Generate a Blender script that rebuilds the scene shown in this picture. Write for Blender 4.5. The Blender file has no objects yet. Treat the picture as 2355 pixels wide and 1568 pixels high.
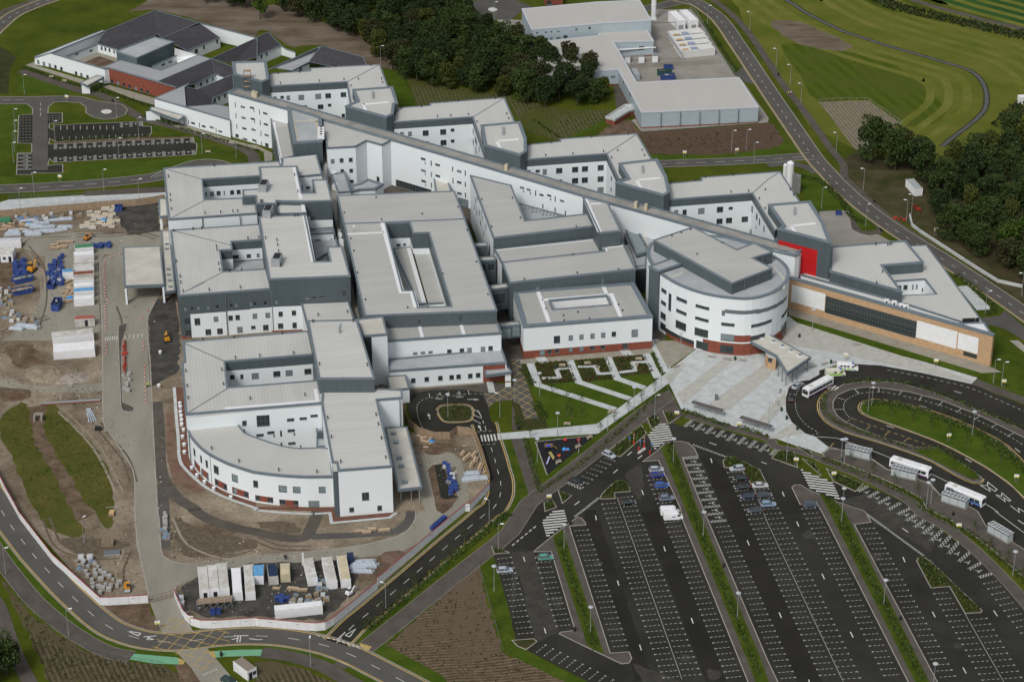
import bpy, math, random
from mathutils import Vector, Matrix
from mathutils.geometry import tessellate_polygon
random.seed(7)
R = math.radians
# ---------------------------------------------------------------- camera, world, sun, exposure
scn = bpy.context.scene
CAMH, PITCH, ROLL, FOC = 332.38, 0.490544, -0.0025786, 5341.56
CAMY = -620.0
cam_d = bpy.data.cameras.new('camera'); cam = bpy.data.objects.new('camera', cam_d)
scn.collection.objects.link(cam); scn.camera = cam
cam_d.sensor_fit = 'HORIZONTAL'; cam_d.sensor_width = 36.0; cam_d.lens = 36.0 * FOC / 2354.0
cam_d.clip_start = 1.0; cam_d.clip_end = 9000.0
cam.matrix_world = (Matrix.Translation((0, CAMY, CAMH)) @ Matrix.Rotation(math.pi / 2 - PITCH, 4, 'X')
                    @ Matrix.Rotation(ROLL, 4, 'Z'))
SUN_EL, SUN_AZ = R(47), R(208)          # azimuth clockwise from +Y (the view direction)
w = bpy.data.worlds.new('World'); scn.world = w; w.use_nodes = True
nt = w.node_tree; nt.nodes.clear()
sky = nt.nodes.new('ShaderNodeTexSky'); sky.sky_type = 'NISHITA'; sky.sun_disc = False
sky.sun_elevation = SUN_EL; sky.sun_rotation = SUN_AZ; sky.dust_density = 3.0; sky.ozone_density = 1.0
hs = nt.nodes.new('ShaderNodeHueSaturation'); hs.inputs['Saturation'].default_value = 0.35
bg = nt.nodes.new('ShaderNodeBackground'); bg.inputs['Strength'].default_value = 0.10
wo = nt.nodes.new('ShaderNodeOutputWorld')
nt.links.new(sky.outputs[0], hs.inputs['Color']); nt.links.new(hs.outputs[0], bg.inputs[0]); nt.links.new(bg.outputs[0], wo.inputs[0])
sd = bpy.data.lights.new('sun', 'SUN'); sun = bpy.data.objects.new('sun', sd); scn.collection.objects.link(sun)
sd.energy = 1.45; sd.angle = R(14); sd.color = (1.0, 0.965, 0.91)
sdir = Vector((math.sin(SUN_AZ) * math.cos(SUN_EL), math.cos(SUN_AZ) * math.cos(SUN_EL), math.sin(SUN_EL)))
sun.rotation_euler = (-sdir).to_track_quat('-Z', 'Y').to_euler()
scn.view_settings.view_transform = 'Standard'; scn.view_settings.look = 'None'
scn.view_settings.exposure = 0.22; scn.view_settings.gamma = 1.0; scn.view_settings.use_curve_mapping = False
scn.render.engine = 'CYCLES'; scn.cycles.max_bounces = 6; scn.cycles.transparent_max_bounces = 8

# ---------------------------------------------------------------- surveying: photo position + height -> place in metres
FR = {'D': (0, 0, 1), 'C1': (357.8, 348.4, 5), 'C2': (357.8, 649.7, 5), 'C3': (753.3, 414.3, 5),
      'C4': (1064.0, 376.6, 5), 'C5': (1450.1, 499.1, 5)}
for r_ in range(4):
    for c_ in range(4):
        FR['t%d%d' % (r_, c_)] = (588.6 * c_, 391.7 * r_, 4)
def PX(s):
    out = []; f = FR['D']
    for tok in s.split():
        if ':' in tok:
            k, tok = tok.split(':'); f = FR[k]
        v = [float(a) for a in tok.split(',')]
        out.append((f[0] + v[0] / f[2], f[1] + v[1] / f[2]) + tuple(v[2:]))
    return out
def PW(s):          # like PX but w,h follow and scale too
    out = []; f = FR['D']
    for tok in s.split():
        if ':' in tok:
            k, tok = tok.split(':'); f = FR[k]
        v = [float(a) for a in tok.split(',')]
        out.append((f[0] + v[0] / f[2], f[1] + v[1] / f[2], v[2] / f[2], v[3] / f[2]) + tuple(v[4:]))
    return out
cR, sR = math.cos(ROLL), math.sin(ROLL); cP, sP = math.cos(PITCH), math.sin(PITCH)
def ray(u, v):
    x = (u - 1177.0) / FOC; y = -(v - 784.0) / FOC
    x, y = cR * x - sR * y, sR * x + cR * y
    return Vector((x, cP + y * sP, -sP + y * cP))
CAM = Vector((0, CAMY, CAMH))
def at(u, v, z=0.0):
    d = ray(u, v); t = (z - CAMH) / d.z
    return CAM + d * t
def pts(s, z=0.0):
    return [at(p[0], p[1], z) for p in PX(s)]
def hgt(base, vtop, z0=0.0):
    p = at(base[0], base[1], z0); lo, hi = 0, 80
    for _ in range(40):
        m = (lo + hi) / 2; q = p.copy(); q.z = m
        if proj(q)[1] > vtop: lo = m
        else: hi = m
    return lo
def proj(p):
    d = p - CAM; f = d.y * cP - d.z * sP; uy = d.y * sP + d.z * cP; x, y = d.x / f, uy / f
    x, y = cR * x + sR * y, -sR * x + cR * y
    return (1177 + FOC * x, 784 - FOC * y)

# ---------------------------------------------------------------- materials
MATS = {}
def mat(name, rgb, rough=0.8, var=0.0, vs=0.2, spec=0.3, bump=0.0, metal=0.0, rgb2=None, detail=4.0, stretch=None, fine=0.0, fs=1.3):
    if name in MATS: return MATS[name]
    m = bpy.data.materials.new(name); m.use_nodes = True; n = m.node_tree; b = n.nodes['Principled BSDF']
    b.inputs['Base Color'].default_value = (*rgb, 1); b.inputs['Roughness'].default_value = rough
    if rough >= .85: spec = min(spec, .08)
    b.inputs['Specular IOR Level'].default_value = spec; b.inputs['Metallic'].default_value = metal
    if var or rgb2:
        g = n.nodes.new('ShaderNodeNewGeometry')
        src = g.outputs['Position']
        if stretch:
            mp = n.nodes.new('ShaderNodeMapping'); mp.inputs['Scale'].default_value = stretch
            n.links.new(src, mp.inputs[0]); src = mp.outputs[0]
        a = n.nodes.new('ShaderNodeTexNoise'); a.inputs['Scale'].default_value = vs; a.inputs['Detail'].default_value = detail
        a.inputs['Roughness'].default_value = 0.62
        n.links.new(src, a.inputs['Vector'])
        r = n.nodes.new('ShaderNodeValToRGB'); r.color_ramp.elements[0].position = 0.34; r.color_ramp.elements[1].position = 0.66
        c2 = rgb2 if rgb2 else tuple(c * (1 + var) for c in rgb); c1 = rgb if rgb2 else tuple(c * (1 - var) for c in rgb)
        r.color_ramp.elements[0].color = (*c1, 1); r.color_ramp.elements[1].color = (*c2, 1)
        n.links.new(a.outputs[0], r.inputs[0]); cout = r.outputs[0]
        if fine:
            f = n.nodes.new('ShaderNodeTexNoise'); f.inputs['Scale'].default_value = fs; f.inputs['Detail'].default_value = 6; f.inputs['Roughness'].default_value = .75
            n.links.new(g.outputs['Position'], f.inputs['Vector']); k = n.nodes.new('ShaderNodeMapRange'); k.inputs['From Min'].default_value = .3; k.inputs['From Max'].default_value = .7
            k.inputs['To Min'].default_value = 1 - fine; k.inputs['To Max'].default_value = 1 + fine; n.links.new(f.outputs[0], k.inputs[0])
            vm = n.nodes.new('ShaderNodeVectorMath'); vm.operation = 'SCALE'; n.links.new(cout, vm.inputs[0]); n.links.new(k.outputs[0], vm.inputs['Scale']); cout = vm.outputs[0]
        n.links.new(cout, b.inputs['Base Color'])
        if bump:
            bp = n.nodes.new('ShaderNodeBump'); bp.inputs['Strength'].default_value = 0.6; bp.inputs['Distance'].default_value = bump
            n.links.new(a.outputs[0], bp.inputs['Height']); n.links.new(bp.outputs[0], b.inputs['Normal'])
    MATS[name] = m; return m
def seam_mat(name, rgb, ang, pitch=0.9, depth=0.35, dirt=0.10, rough=0.55):
    """sheet-metal roof: standing seams running along direction ang (radians), slight weathering"""
    if name in MATS: return MATS[name]
    m = mat(name, rgb, rough, spec=0.25); n = m.node_tree; b = n.nodes['Principled BSDF']
    g = n.nodes.new('ShaderNodeNewGeometry'); mp = n.nodes.new('ShaderNodeMapping'); mp.inputs['Rotation'].default_value = (0, 0, -ang)
    n.links.new(g.outputs['Position'], mp.inputs[0])
    sx = n.nodes.new('ShaderNodeSeparateXYZ'); n.links.new(mp.outputs[0], sx.inputs[0])
    def M(op, a, b_=None):
        k = n.nodes.new('ShaderNodeMath'); k.operation = op
        for i, q in enumerate((a, b_)):
            if q is None: continue
            if isinstance(q, (int, float)): k.inputs[i].default_value = q
            else: n.links.new(q, k.inputs[i])
        return k.outputs[0]
    fr = M('FRACT', M('MULTIPLY', sx.outputs['Y'], 1.0 / pitch))
    seam = M('LESS_THAN', fr, 0.16)
    a = n.nodes.new('ShaderNodeTexNoise'); a.inputs['Scale'].default_value = 1.0; a.inputs['Detail'].default_value = 5
    mp2 = n.nodes.new('ShaderNodeMapping'); mp2.inputs['Scale'].default_value = (0.035, 0.35, 0.2); n.links.new(mp.outputs[0], mp2.inputs[0])
    n.links.new(mp2.outputs[0], a.inputs['Vector'])
    a2 = n.nodes.new('ShaderNodeTexNoise'); a2.inputs['Scale'].default_value = 0.06; a2.inputs['Detail'].default_value = 4
    n.links.new(g.outputs['Position'], a2.inputs['Vector'])
    k = M('ADD', M('MULTIPLY', a.outputs[0], dirt * 1.6), M('MULTIPLY', a2.outputs[0], dirt * 1.6))
    k = M('SUBTRACT', M('ADD', k, 1.0 - dirt * 1.6), M('MULTIPLY', seam, depth))
    vm = n.nodes.new('ShaderNodeVectorMath'); vm.operation = 'SCALE'; vm.inputs[0].default_value = rgb
    n.links.new(k, vm.inputs['Scale']); n.links.new(vm.outputs[0], b.inputs['Base Color'])
    return m
WHITE = mat('white_render', (0.70, 0.745, 0.76), 0.85, 0.012, 0.12, spec=0.1, stretch=(1, 1, .25))
DARK = mat('slate_cladding', (0.078, 0.100, 0.110), 0.5, 0.07, 0.5, stretch=(2, 2, .15))
COPE = mat('grey_blue_flashing', (0.145, 0.18, 0.205), 0.45, 0.08, 0.5)
BRICK = mat('red_brick', (0.215, 0.070, 0.048), 0.9, 0.2, 1.5)
SAND = mat('sand_brick', (0.40, 0.255, 0.14), 0.9, rgb2=(0.50, 0.345, 0.21), vs=0.9, stretch=(1, 1, 2.5))
RED = mat('red_panel', (0.46, 0.012, 0.014), 0.5, 0.05, 0.3)
SHEET = mat('pale_blue_grey_cladding', (0.36, 0.425, 0.46), 0.5, 0.05, 0.4, stretch=(1, 1, 4))
GLASS = mat('dark_glass', (0.032, 0.042, 0.044), 0.08, spec=0.6)
GLASS2 = mat('blind_glass', (0.19, 0.235, 0.25), 0.15, 0.15, 0.8, spec=0.6)
FRAME = mat('window_frame_grey', (0.13, 0.15, 0.16), 0.5)
ROOFBASE = (0.49, 0.49, 0.465)
GRAVEL = mat('grey_flat_roof', (0.37, 0.39, 0.40), 0.9, 0.10, 0.15)
FELT = mat('pale_roof_felt', (0.50, 0.485, 0.43), 0.9, 0.10, 0.2)
WALKW = mat('white_roof_walkway', (0.72, 0.73, 0.74), 0.7)
SLATE = mat('dark_roof_tiles', (0.056, 0.054, 0.060), 0.9, 0.14, 0.7)
METAL = mat('galvanised_steel', (0.36, 0.38, 0.39), 0.45, metal=0.3)
BLACK = mat('black_plastic', (0.02, 0.02, 0.022), 0.6)
# ground
GRASS = mat('rough_grass', (0.038, 0.055, 0.004), 0.95, rgb2=(0.078, 0.094, 0.009), vs=0.06, detail=8, fine=.22)
LAWN = mat('mown_lawn', (0.038, 0.068, 0.005), 0.95, rgb2=(0.064, 0.098, 0.010), vs=0.15, detail=7, fine=.18)
VERGE = mat('verge_grass', (0.032, 0.056, 0.005), 0.95, rgb2=(0.066, 0.092, 0.009), vs=0.2, detail=7, fine=.25)
DIRT = mat('site_dirt', (0.105, 0.080, 0.052), 0.95, rgb2=(0.29, 0.245, 0.182), vs=0.07, detail=12, bump=0.4, fine=.35, fs=1.0)
SOIL = mat('brown_soil', (0.085, 0.055, 0.036), 0.95, rgb2=(0.17, 0.125, 0.088), vs=0.3, detail=8, bump=0.3, fine=.3)
MUD = mat('haul_road', (0.225, 0.212, 0.172), 0.9, rgb2=(0.29, 0.275, 0.225), vs=0.08, fine=.1, detail=6, stretch=(1.6, .35, 1))
ASPH = mat('asphalt', (0.0235, 0.023, 0.0195), 0.9, rgb2=(0.040, 0.039, 0.033), vs=0.05, detail=10, fine=.12, fs=.5)
ROAD = mat('road_asphalt', (0.082, 0.079, 0.072), 0.85, rgb2=(0.105, 0.101, 0.092), vs=0.12, detail=7)
TARM = mat('path_tarmac', (0.078, 0.068, 0.058), 0.9, rgb2=(0.108, 0.096, 0.082), vs=0.25, detail=7)
PAVE = mat('pale_paving', (0.40, 0.425, 0.42), 0.9, rgb2=(0.52, 0.545, 0.54), vs=0.4, detail=5)
PAVE2 = mat('buff_paving', (0.25, 0.23, 0.185), 0.9, rgb2=(0.31, 0.29, 0.24), vs=0.4, detail=5)
KERB = mat('kerb_stone', (0.32, 0.30, 0.265), 0.9, 0.12, 0.6)
PAINT = mat('road_paint_white', (0.55, 0.55, 0.52), 0.8, 0.12, 1.0)
YPAINT = mat('road_paint_yellow', (0.42, 0.30, 0.10), 0.8, 0.12, 1.0)
GREENP = mat('green_surfacing', (0.16, 0.36, 0.22), 0.9, 0.06, .5)
CONC = mat('concrete_yard', (0.27, 0.255, 0.225), 0.9, 0.12, 0.15)
REDPAV = mat('red_block_terrace', (0.15, 0.075, 0.055), 0.95, 0.18, 0.3)
BLUE = mat('blue_plastic', (0.03, 0.06, 0.21), 0.7, 0.3, 1.0)
ORANGE = mat('orange_plastic', (0.55, 0.10, 0.03), 0.6)
TIMBER = mat('timber_boards', (0.30, 0.225, 0.155), 0.85, 0.15, 0.8)
TIMBERD = mat('timber_posts', (0.22, 0.14, 0.085), 0.85)
WPAINT = mat('white_paint', (0.72, 0.73, 0.74), 0.6, 0.05, .6)
CREAM = mat('cream_container', (0.52, 0.46, 0.33), 0.7, 0.12, .6)

# ---------------------------------------------------------------- mesh helpers
COL = scn.collection
class MB:
    def __init__(s): s.v = []; s.f = []; s.mi = []; s.mats = []
    def m(s, mt):
        if mt not in s.mats: s.mats.append(mt)
        return s.mats.index(mt)
    def face(s, ps, mt):
        b = len(s.v); s.v += [tuple(p) for p in ps]; s.f.append(tuple(range(b, b + len(ps)))); s.mi.append(s.m(mt))
    def poly(s, loops, mt, up=True):
        vl = [p for L in loops for p in L]; b = len(s.v); s.v += [tuple(p) for p in vl]
        for t in tessellate_polygon([[Vector(p) for p in L] for L in loops]):
            a, c, d = vl[t[0]], vl[t[1]], vl[t[2]]
            n = (Vector(c) - Vector(a)).cross(Vector(d) - Vector(a))
            t2 = t if (n.z > 0) == up else (t[0], t[2], t[1])
            s.f.append(tuple(b + i for i in t2)); s.mi.append(s.m(mt))
    def box(s, c, sz, mt, rz=0.0, top=None):
        c = Vector(c); hx, hy, hz = sz[0] / 2, sz[1] / 2, sz[2] / 2; cr, sr = math.cos(rz), math.sin(rz)
        P = []
        for dz in (-hz, hz):
            for dx, dy in ((-hx, -hy), (hx, -hy), (hx, hy), (-hx, hy)):
                P.append((c.x + dx * cr - dy * sr, c.y + dx * sr + dy * cr, c.z + dz))
        b = len(s.v); s.v += P
        for i, q in enumerate(((0, 3, 2, 1), (4, 5, 6, 7), (0, 1, 5, 4), (1, 2, 6, 5), (2, 3, 7, 6), (3, 0, 4, 7))):
            s.f.append(tuple(b + k for k in q)); s.mi.append(s.m(top if (top and i == 1) else mt))
    def bar(s, a, b_, w_, h_, mt):
        a, b_ = Vector(a), Vector(b_); d = (b_ - a)
        if d.length < 1e-6: return
        d.normalize(); up = Vector((0, 0, 1)) if abs(d.z) < 0.95 else Vector((1, 0, 0))
        sx = d.cross(up).normalized() * (w_ / 2); sy = sx.cross(d).normalized() * (h_ / 2)
        P = [a - sx - sy, a + sx - sy, a + sx + sy, a - sx + sy, b_ - sx - sy, b_ + sx - sy, b_ + sx + sy, b_ - sx + sy]
        b = len(s.v); s.v += [tuple(p) for p in P]
        for q in ((0, 3, 2, 1), (4, 5, 6, 7), (0, 1, 5, 4), (1, 2, 6, 5), (2, 3, 7, 6), (3, 0, 4, 7)):
            s.f.append(tuple(b + k for k in q)); s.mi.append(s.m(mt))
    def cyl(s, a, b_, r0, r1, mt, n=8, caps=True):
        a, b_ = Vector(a), Vector(b_); d = (b_ - a).normalized(); up = Vector((0, 0, 1)) if abs(d.z) < 0.95 else Vector((1, 0, 0))
        x = d.cross(up).normalized(); y = d.cross(x); b = len(s.v)
        for p, r in ((a, r0), (b_, r1)):
            for i in range(n):
                an = 2 * math.pi * i / n; s.v.append(tuple(p + x * (r * math.cos(an)) + y * (r * math.sin(an))))
        for i in range(n):
            j = (i + 1) % n; s.f.append((b + i, b + n + i, b + n + j, b + j)); s.mi.append(s.m(mt))
        if caps:
            s.f.append(tuple(b + i for i in range(n))); s.mi.append(s.m(mt))
            s.f.append(tuple(b + n + i for i in reversed(range(n)))); s.mi.append(s.m(mt))
    def mesh(s, name, org=(0, 0, 0)):
        me = bpy.data.meshes.new(name); o = Vector(org)
        me.from_pydata([(v[0] - o.x, v[1] - o.y, v[2] - o.z) for v in s.v], [], s.f)
        for mt in s.mats: me.materials.append(mt)
        me.polygons.foreach_set('material_index', s.mi); me.update(); return me
    def obj(s, name, parent=None, org=None):
        """mesh built in world metres; child coordinates are relative to the parent's base point"""
        if not s.f: return None
        base = Vector(WO[parent.name]) if parent else Vector((0, 0, 0))
        org = Vector(org) if org is not None else base
        o = bpy.data.objects.new(name, s.mesh(name, org)); COL.objects.link(o)
        o.location = org - base
        if parent: o.parent = parent
        WO[o.name] = tuple(org)
        return o
WO = {}
def thing(name, label, cat, loc, group=None, rz=0.0):
    o = bpy.data.objects.new(name, None); o.empty_display_size = 0.5; COL.objects.link(o); o.location = loc
    o.rotation_euler.z = rz
    o['label'] = label; o['category'] = cat
    if group: o['group'] = group
    WO[o.name] = tuple(loc); return o
def tag(o, label, cat, group=None, kind=None):
    o['label'] = label; o['category'] = cat
    if group: o['group'] = group
    if kind: o['kind'] = kind
    return o
def struct(name, mb, kind='structure'):
    o = mb.obj(name)
    if o: o['kind'] = kind
    return o
def area(L):
    return sum(L[i].x * L[(i + 1) % len(L)].y - L[(i + 1) % len(L)].x * L[i].y for i in range(len(L))) / 2
def offset(L, d, closed=True):
    """offset to the left-hand side by d (xy)"""
    n = len(L); out = []
    for i in range(n):
        p = L[i]; a = L[i - 1] if (closed or i > 0) else None; c = L[(i + 1) % n] if (closed or i < n - 1) else None
        def nrm(q, r): e = (r - q); e.z = 0; e.normalize(); return Vector((-e.y, e.x, 0))
        if a is None: m = nrm(p, c); k = 1
        elif c is None: m = nrm(a, p); k = 1
        else:
            n1, n2 = nrm(a, p), nrm(p, c); m = n1 + n2
            if m.length < 1e-3: m = n1
            m.normalize(); k = 1 / max(0.35, m.dot(n1))
        out.append(p + m * (d * k))
    return out
def smooth(L, n=6, closed=False):
    out = []; N = len(L); rng = N if closed else N - 1
    for i in range(rng):
        p0 = L[(i - 1) % N] if (closed or i > 0) else L[i] * 2 - L[i + 1]
        p1, p2 = L[i], L[(i + 1) % N]
        p3 = L[(i + 2) % N] if (closed or i < N - 2) else p2 * 2 - p1
        for k in range(n):
            t = k / n
            out.append(0.5 * ((2 * p1) + (p2 - p0) * t + (2 * p0 - 5 * p1 + 4 * p2 - p3) * t * t + (3 * p1 - p0 - 3 * p2 + p3) * t ** 3))
    if not closed: out.append(L[-1])
    return out

# ---------------------------------------------------------------- walls with openings
class Ring:
    def __init__(s, L, closed=True, flip=False):
        s.L = list(L); s.closed = closed; n = len(L); s.seg = n if closed else n - 1
        sg = 1 if area(L) > 0 else -1
        if flip: sg = -sg
        s.sg = sg; s.cum = [0.0]; s.nrm = []
        for i in range(s.seg):
            a, b = L[i], L[(i + 1) % n]; e = Vector((b.x - a.x, b.y - a.y, 0)); s.cum.append(s.cum[-1] + e.length); e.normalize()
            s.nrm.append(Vector((e.y, -e.x, 0)) * sg)
    def find(s, q):
        for i in range(s.seg):
            if q <= s.cum[i + 1] + 1e-6: return i
        return s.seg - 1
    def pt(s, q, z, out=0.0, i=None):
        if i is None: i = s.find(q)
        a, b = s.L[i], s.L[(i + 1) % len(s.L)]; t = (q - s.cum[i]) / max(1e-6, s.cum[i + 1] - s.cum[i])
        return Vector((a.x + (b.x - a.x) * t + s.nrm[i].x * out, a.y + (b.y - a.y) * t + s.nrm[i].y * out, z))
    def hit(s, u, v, z0, z1, tol=0.02):
        d = ray(u, v); best = None
        for i in range(s.seg):
            nn = s.nrm[i]; dn = d.dot(nn)
            if dn >= -1e-7: continue
            a, b = s.L[i], s.L[(i + 1) % len(s.L)]
            t = (Vector((a.x, a.y, 0)) - Vector((CAM.x, CAM.y, 0))).dot(nn) / dn
            if t <= 0: continue
            p = CAM + d * t; e = Vector((b.x - a.x, b.y - a.y, 0)); ln = e.length
            q = (p - a).dot(e) / (ln * ln)
            if -tol <= q <= 1 + tol and z0 - 1.5 <= p.z <= z1 + 1.5:
                if best is None or t < best[0]: best = (t, s.cum[i] + min(1, max(0, q)) * ln, p.z, i)
        return best
def quadrun(mb, ring, a, b, z0, z1, mt, out=0.0):
    cuts = [a] + [c for c in ring.cum if a + 1e-4 < c < b - 1e-4] + [b]
    for k in range(len(cuts) - 1):
        p, q = cuts[k], cuts[k + 1]; i = ring.find((p + q) / 2)
        P = [ring.pt(p, z0, out, i), ring.pt(q, z0, out, i), ring.pt(q, z1, out, i), ring.pt(p, z1, out, i)]
        if ring.sg < 0: P.reverse()
        mb.face(P, mt)
def win_rects(ring, spec, z0, z1):
    R_ = []
    for wspec in spec:
        u, v, w_, h_ = wspec[:4]; kind = wspec[4] if len(wspec) > 4 else 0
        c = ring.hit(u, v, z0, z1)
        if not c: continue
        l = ring.hit(u - w_ / 2, v, z0 - 5, z1 + 5, 0.2); r = ring.hit(u + w_ / 2, v, z0 - 5, z1 + 5, 0.2)
        sl = l[1] if l else None; sr = r[1] if r else None
        i = c[3]; lim = 1.3
        same = lambda q: q is not None and abs(q - c[1]) < max(12, 14 * w_ / 12)
        if not same(sl) and same(sr): sl = 2 * c[1] - sr
        if not same(sr) and same(sl): sr = 2 * c[1] - sl
        if not same(sl): sl, sr = c[1] - 0.7, c[1] + 0.7
        a, b = min(sl, sr), max(sl, sr)
        # heights straight above and below the centre
        nn = ring.nrm[i]; P0 = ring.pt(c[1], 0, 0, i); zz = []
        for vv in (v - h_ / 2, v + h_ / 2):
            d = ray(u, vv); t = (Vector((P0.x - CAM.x, P0.y - CAM.y, 0))).dot(nn) / d.dot(nn); zz.append((CAM + d * t).z)
        za, zb = max(z0 + 0.05, zz[1]), min(z1 - 0.12, zz[0])
        a = max(a, ring.cum[0] + 0.05); b = min(b, ring.cum[-1] - 0.05)
        if zb - za < 0.25 or b - a < 0.2: continue
        if any(a < q[1] + .1 and b > q[0] - .1 and za < q[3] + .1 and zb > q[2] - .1 for q in R_ if q[4] != 9): continue
        R_.append((a, b, za, zb, kind))
    return R_
def windows_on(ring, rects, parent, glass=None, frame=FRAME):
    for (a, b, z0, z1, kind) in rects:
        mb = MB(); W_, H_ = b - a, z1 - z0; dep = 0.22; fw = 0.09
        i = ring.find((a + b) / 2)
        # reveal
        for (p, q) in ((a, a), (b, b)):
            ii = ring.find(p if p == a else p); P = [ring.pt(p, z0, 0, i if ring.closed and False else None), ring.pt(p, z1), ring.pt(p, z1, -dep), ring.pt(p, z0, -dep)]
            mb.face(P, frame)
        cuts = [a] + [c for c in ring.cum if a + 1e-4 < c < b - 1e-4] + [b]
        for k in range(len(cuts) - 1):
            p, q = cuts[k], cuts[k + 1]; ii = ring.find((p + q) / 2)
            for z in (z0, z1):
                mb.face([ring.pt(p, z, 0.0, ii), ring.pt(q, z, 0.0, ii), ring.pt(q, z, -dep, ii), ring.pt(p, z, -dep, ii)], frame)
        o_ = -dep + 0.07
        quadrun(mb, ring, a, b, z0, z0 + fw * 1.6, frame, o_); quadrun(mb, ring, a, b, z1 - fw, z1, frame, o_)
        quadrun(mb, ring, a, a + fw, z0 + fw * 1.6, z1 - fw, frame, o_); quadrun(mb, ring, b - fw, b, z0 + fw * 1.6, z1 - fw, frame, o_)
        nm = int(W_ / 1.55)
        for k in range(1, nm + 1):
            q = a + W_ * k / (nm + 1); quadrun(mb, ring, q - .035, q + .035, z0 + fw, z1 - fw, frame, o_)
        if H_ > 2.6: quadrun(mb, ring, a, b, z0 + H_ * .45 - .04, z0 + H_ * .45 + .04, frame, o_ + .01)
        # sill
        for k in range(len(cuts) - 1):
            p, q = cuts[k], cuts[k + 1]; ii = ring.find((p + q) / 2)
            A, B, C_, D_ = ring.pt(p, z0, 0.09, ii), ring.pt(q, z0, 0.09, ii), ring.pt(q, z0 - .07, 0.09, ii), ring.pt(p, z0 - .07, 0.09, ii)
            E_, F_ = ring.pt(p, z0, 0.0, ii), ring.pt(q, z0, 0.0, ii)
            mb.face([A, B, C_, D_], frame); mb.face([A, B, F_, E_], frame)
        c = ring.pt((a + b) / 2, (z0 + z1) / 2)
        wo_ = mb.obj('window' if kind != 2 else 'door', parent, c)
        g = MB(); gm = glass if glass else (GLASS2 if random.random() < 0.28 else GLASS)
        quadrun(g, ring, a, b, z0, z1, gm, -dep + 0.02)
        g.obj('pane', wo_)
def wall_mesh(mb, ring, z0, z1, base, rects=(), patches=(), bands=()):
    cuts = set(ring.cum)
    for q in list(rects) + list(patches): cuts.add(q[0]); cuts.add(q[1])
    cuts = sorted(c for c in cuts if -1e-6 <= c <= ring.cum[-1] + 1e-6)
    for k in range(len(cuts) - 1):
        a, b = cuts[k], cuts[k + 1]
        if b - a < 1e-4: continue
        m = (a + b) / 2; zs = {z0, z1}
        ws = [q for q in rects if q[0] < m < q[1]]; ps = [q for q in patches if q[0] < m < q[1]]
        for q in ws + ps: zs.add(min(z1, max(z0, q[2]))); zs.add(min(z1, max(z0, q[3])))
        for q in bands: zs.add(min(z1, max(z0, q[0]))); zs.add(min(z1, max(z0, q[1])))
        zs = sorted(zs)
        for j in range(len(zs) - 1):
            c, d = zs[j], zs[j + 1]
            if d - c < 1e-4: continue
            zm = (c + d) / 2
            if any(q[2] < zm < q[3] for q in ws): continue
            mt = base
            for q in bands:
                if q[0] < zm < q[1]: mt = q[2]
            for q in ps:
                if q[2] < zm < q[3]: mt = q[4]
            i = ring.find(m); P = [ring.pt(a, c, 0, i), ring.pt(b, c, 0, i), ring.pt(b, d, 0, i), ring.pt(a, d, 0, i)]
            if ring.sg < 0: P.reverse()
            mb.face(P, mt)
def coping(mb, L, z, closed=True, out=0.15, inn=0.5, up=0.28, dn=0.25, mt=COPE, flip=False):
    sg = 1 if area(L) > 0 else -1
    if flip: sg = -sg
    A = offset(L, -out * sg, closed); B = offset(L, inn * sg, closed); n = len(L)
    for i in range(n if closed else n - 1):
        j = (i + 1) % n
        def q(P, zz): return Vector((P.x, P.y, zz))
        F = [[q(A[i], z - dn), q(A[j], z - dn), q(A[j], z + up), q(A[i], z + up)],
             [q(A[i], z + up), q(A[j], z + up), q(B[j], z + up), q(B[i], z + up)],
             [q(B[i], z + up), q(B[j], z + up), q(B[j], z), q(B[i], z)]]
        for f in F:
            if sg < 0: f.reverse()
            mb.face(f, mt)
def block(parent, s, z, z0=0.0, wall=WHITE, roof=None, cope=True, holes=(), win='', doors='', bands=(), patch=(), glass=None,
          hole_wall=None, hole_bands=(), hole_floor=None, inn=0.36, up=0.28, dn=0.3, L=None, copem=COPE, smoothn=0, frame=FRAME):
    """one volume of a building, its corners read off the photo at roof height z"""
    L = L if L is not None else pts(s, z)
    if smoothn: L = smooth(L, smoothn, True)
    rg = Ring(L)
    H = [pts(h, z) for h in holes]
    pr = []
    for (ps, mt) in patch:                 # patch: "u,v,w,h" windows-like rectangle with a material
        for q in win_rects(rg, PW(ps), z0 - 1, z + 1): pr.append((q[0], q[1], q[2] if q[2] > z0 + .3 else z0, q[3], mt))
    spec = PW(win) if win else []
    spec += [q + (2,) for q in (PW(doors) if doors else [])]
    rects = []
    rr = win_rects(rg, spec, z0, z)
    wm = MB(); wall_mesh(wm, rg, z0, z, wall, rr, pr, bands); wm.obj('wall', parent)
    windows_on(rg, rr, parent, glass, frame)
    rm = MB(); zz = z + 0.002
    rm.poly([[Vector((p.x, p.y, zz)) for p in L]] + [[Vector((p.x, p.y, zz)) for p in h] for h in H], roof if roof else DEFROOF)
    rm.obj('roof', parent)
    if cope:
        cm = MB(); coping(cm, L, z, inn=inn, up=up, dn=dn, mt=copem)
        for h in H: coping(cm, h, z, inn=0.35, up=up, dn=dn, flip=True, mt=copem)
        cm.obj('coping', parent)
    for hi, h in enumerate(H):
        hr = Ring(h, True, True); hw = MB(); fl = hole_floor if hole_floor is not None else z0
        r2 = win_rects(hr, PW(win) if win else [], fl, z)
        wall_mesh(hw, hr, fl, z, hole_wall or wall, r2, (), hole_bands); hw.obj('courtyard_wall', parent); windows_on(hr, r2, parent)
        fm = MB(); fm.poly([[Vector((p.x, p.y, fl + 0.01)) for p in h]], FELT); fm.obj('courtyard_floor', parent)
    return L
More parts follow.
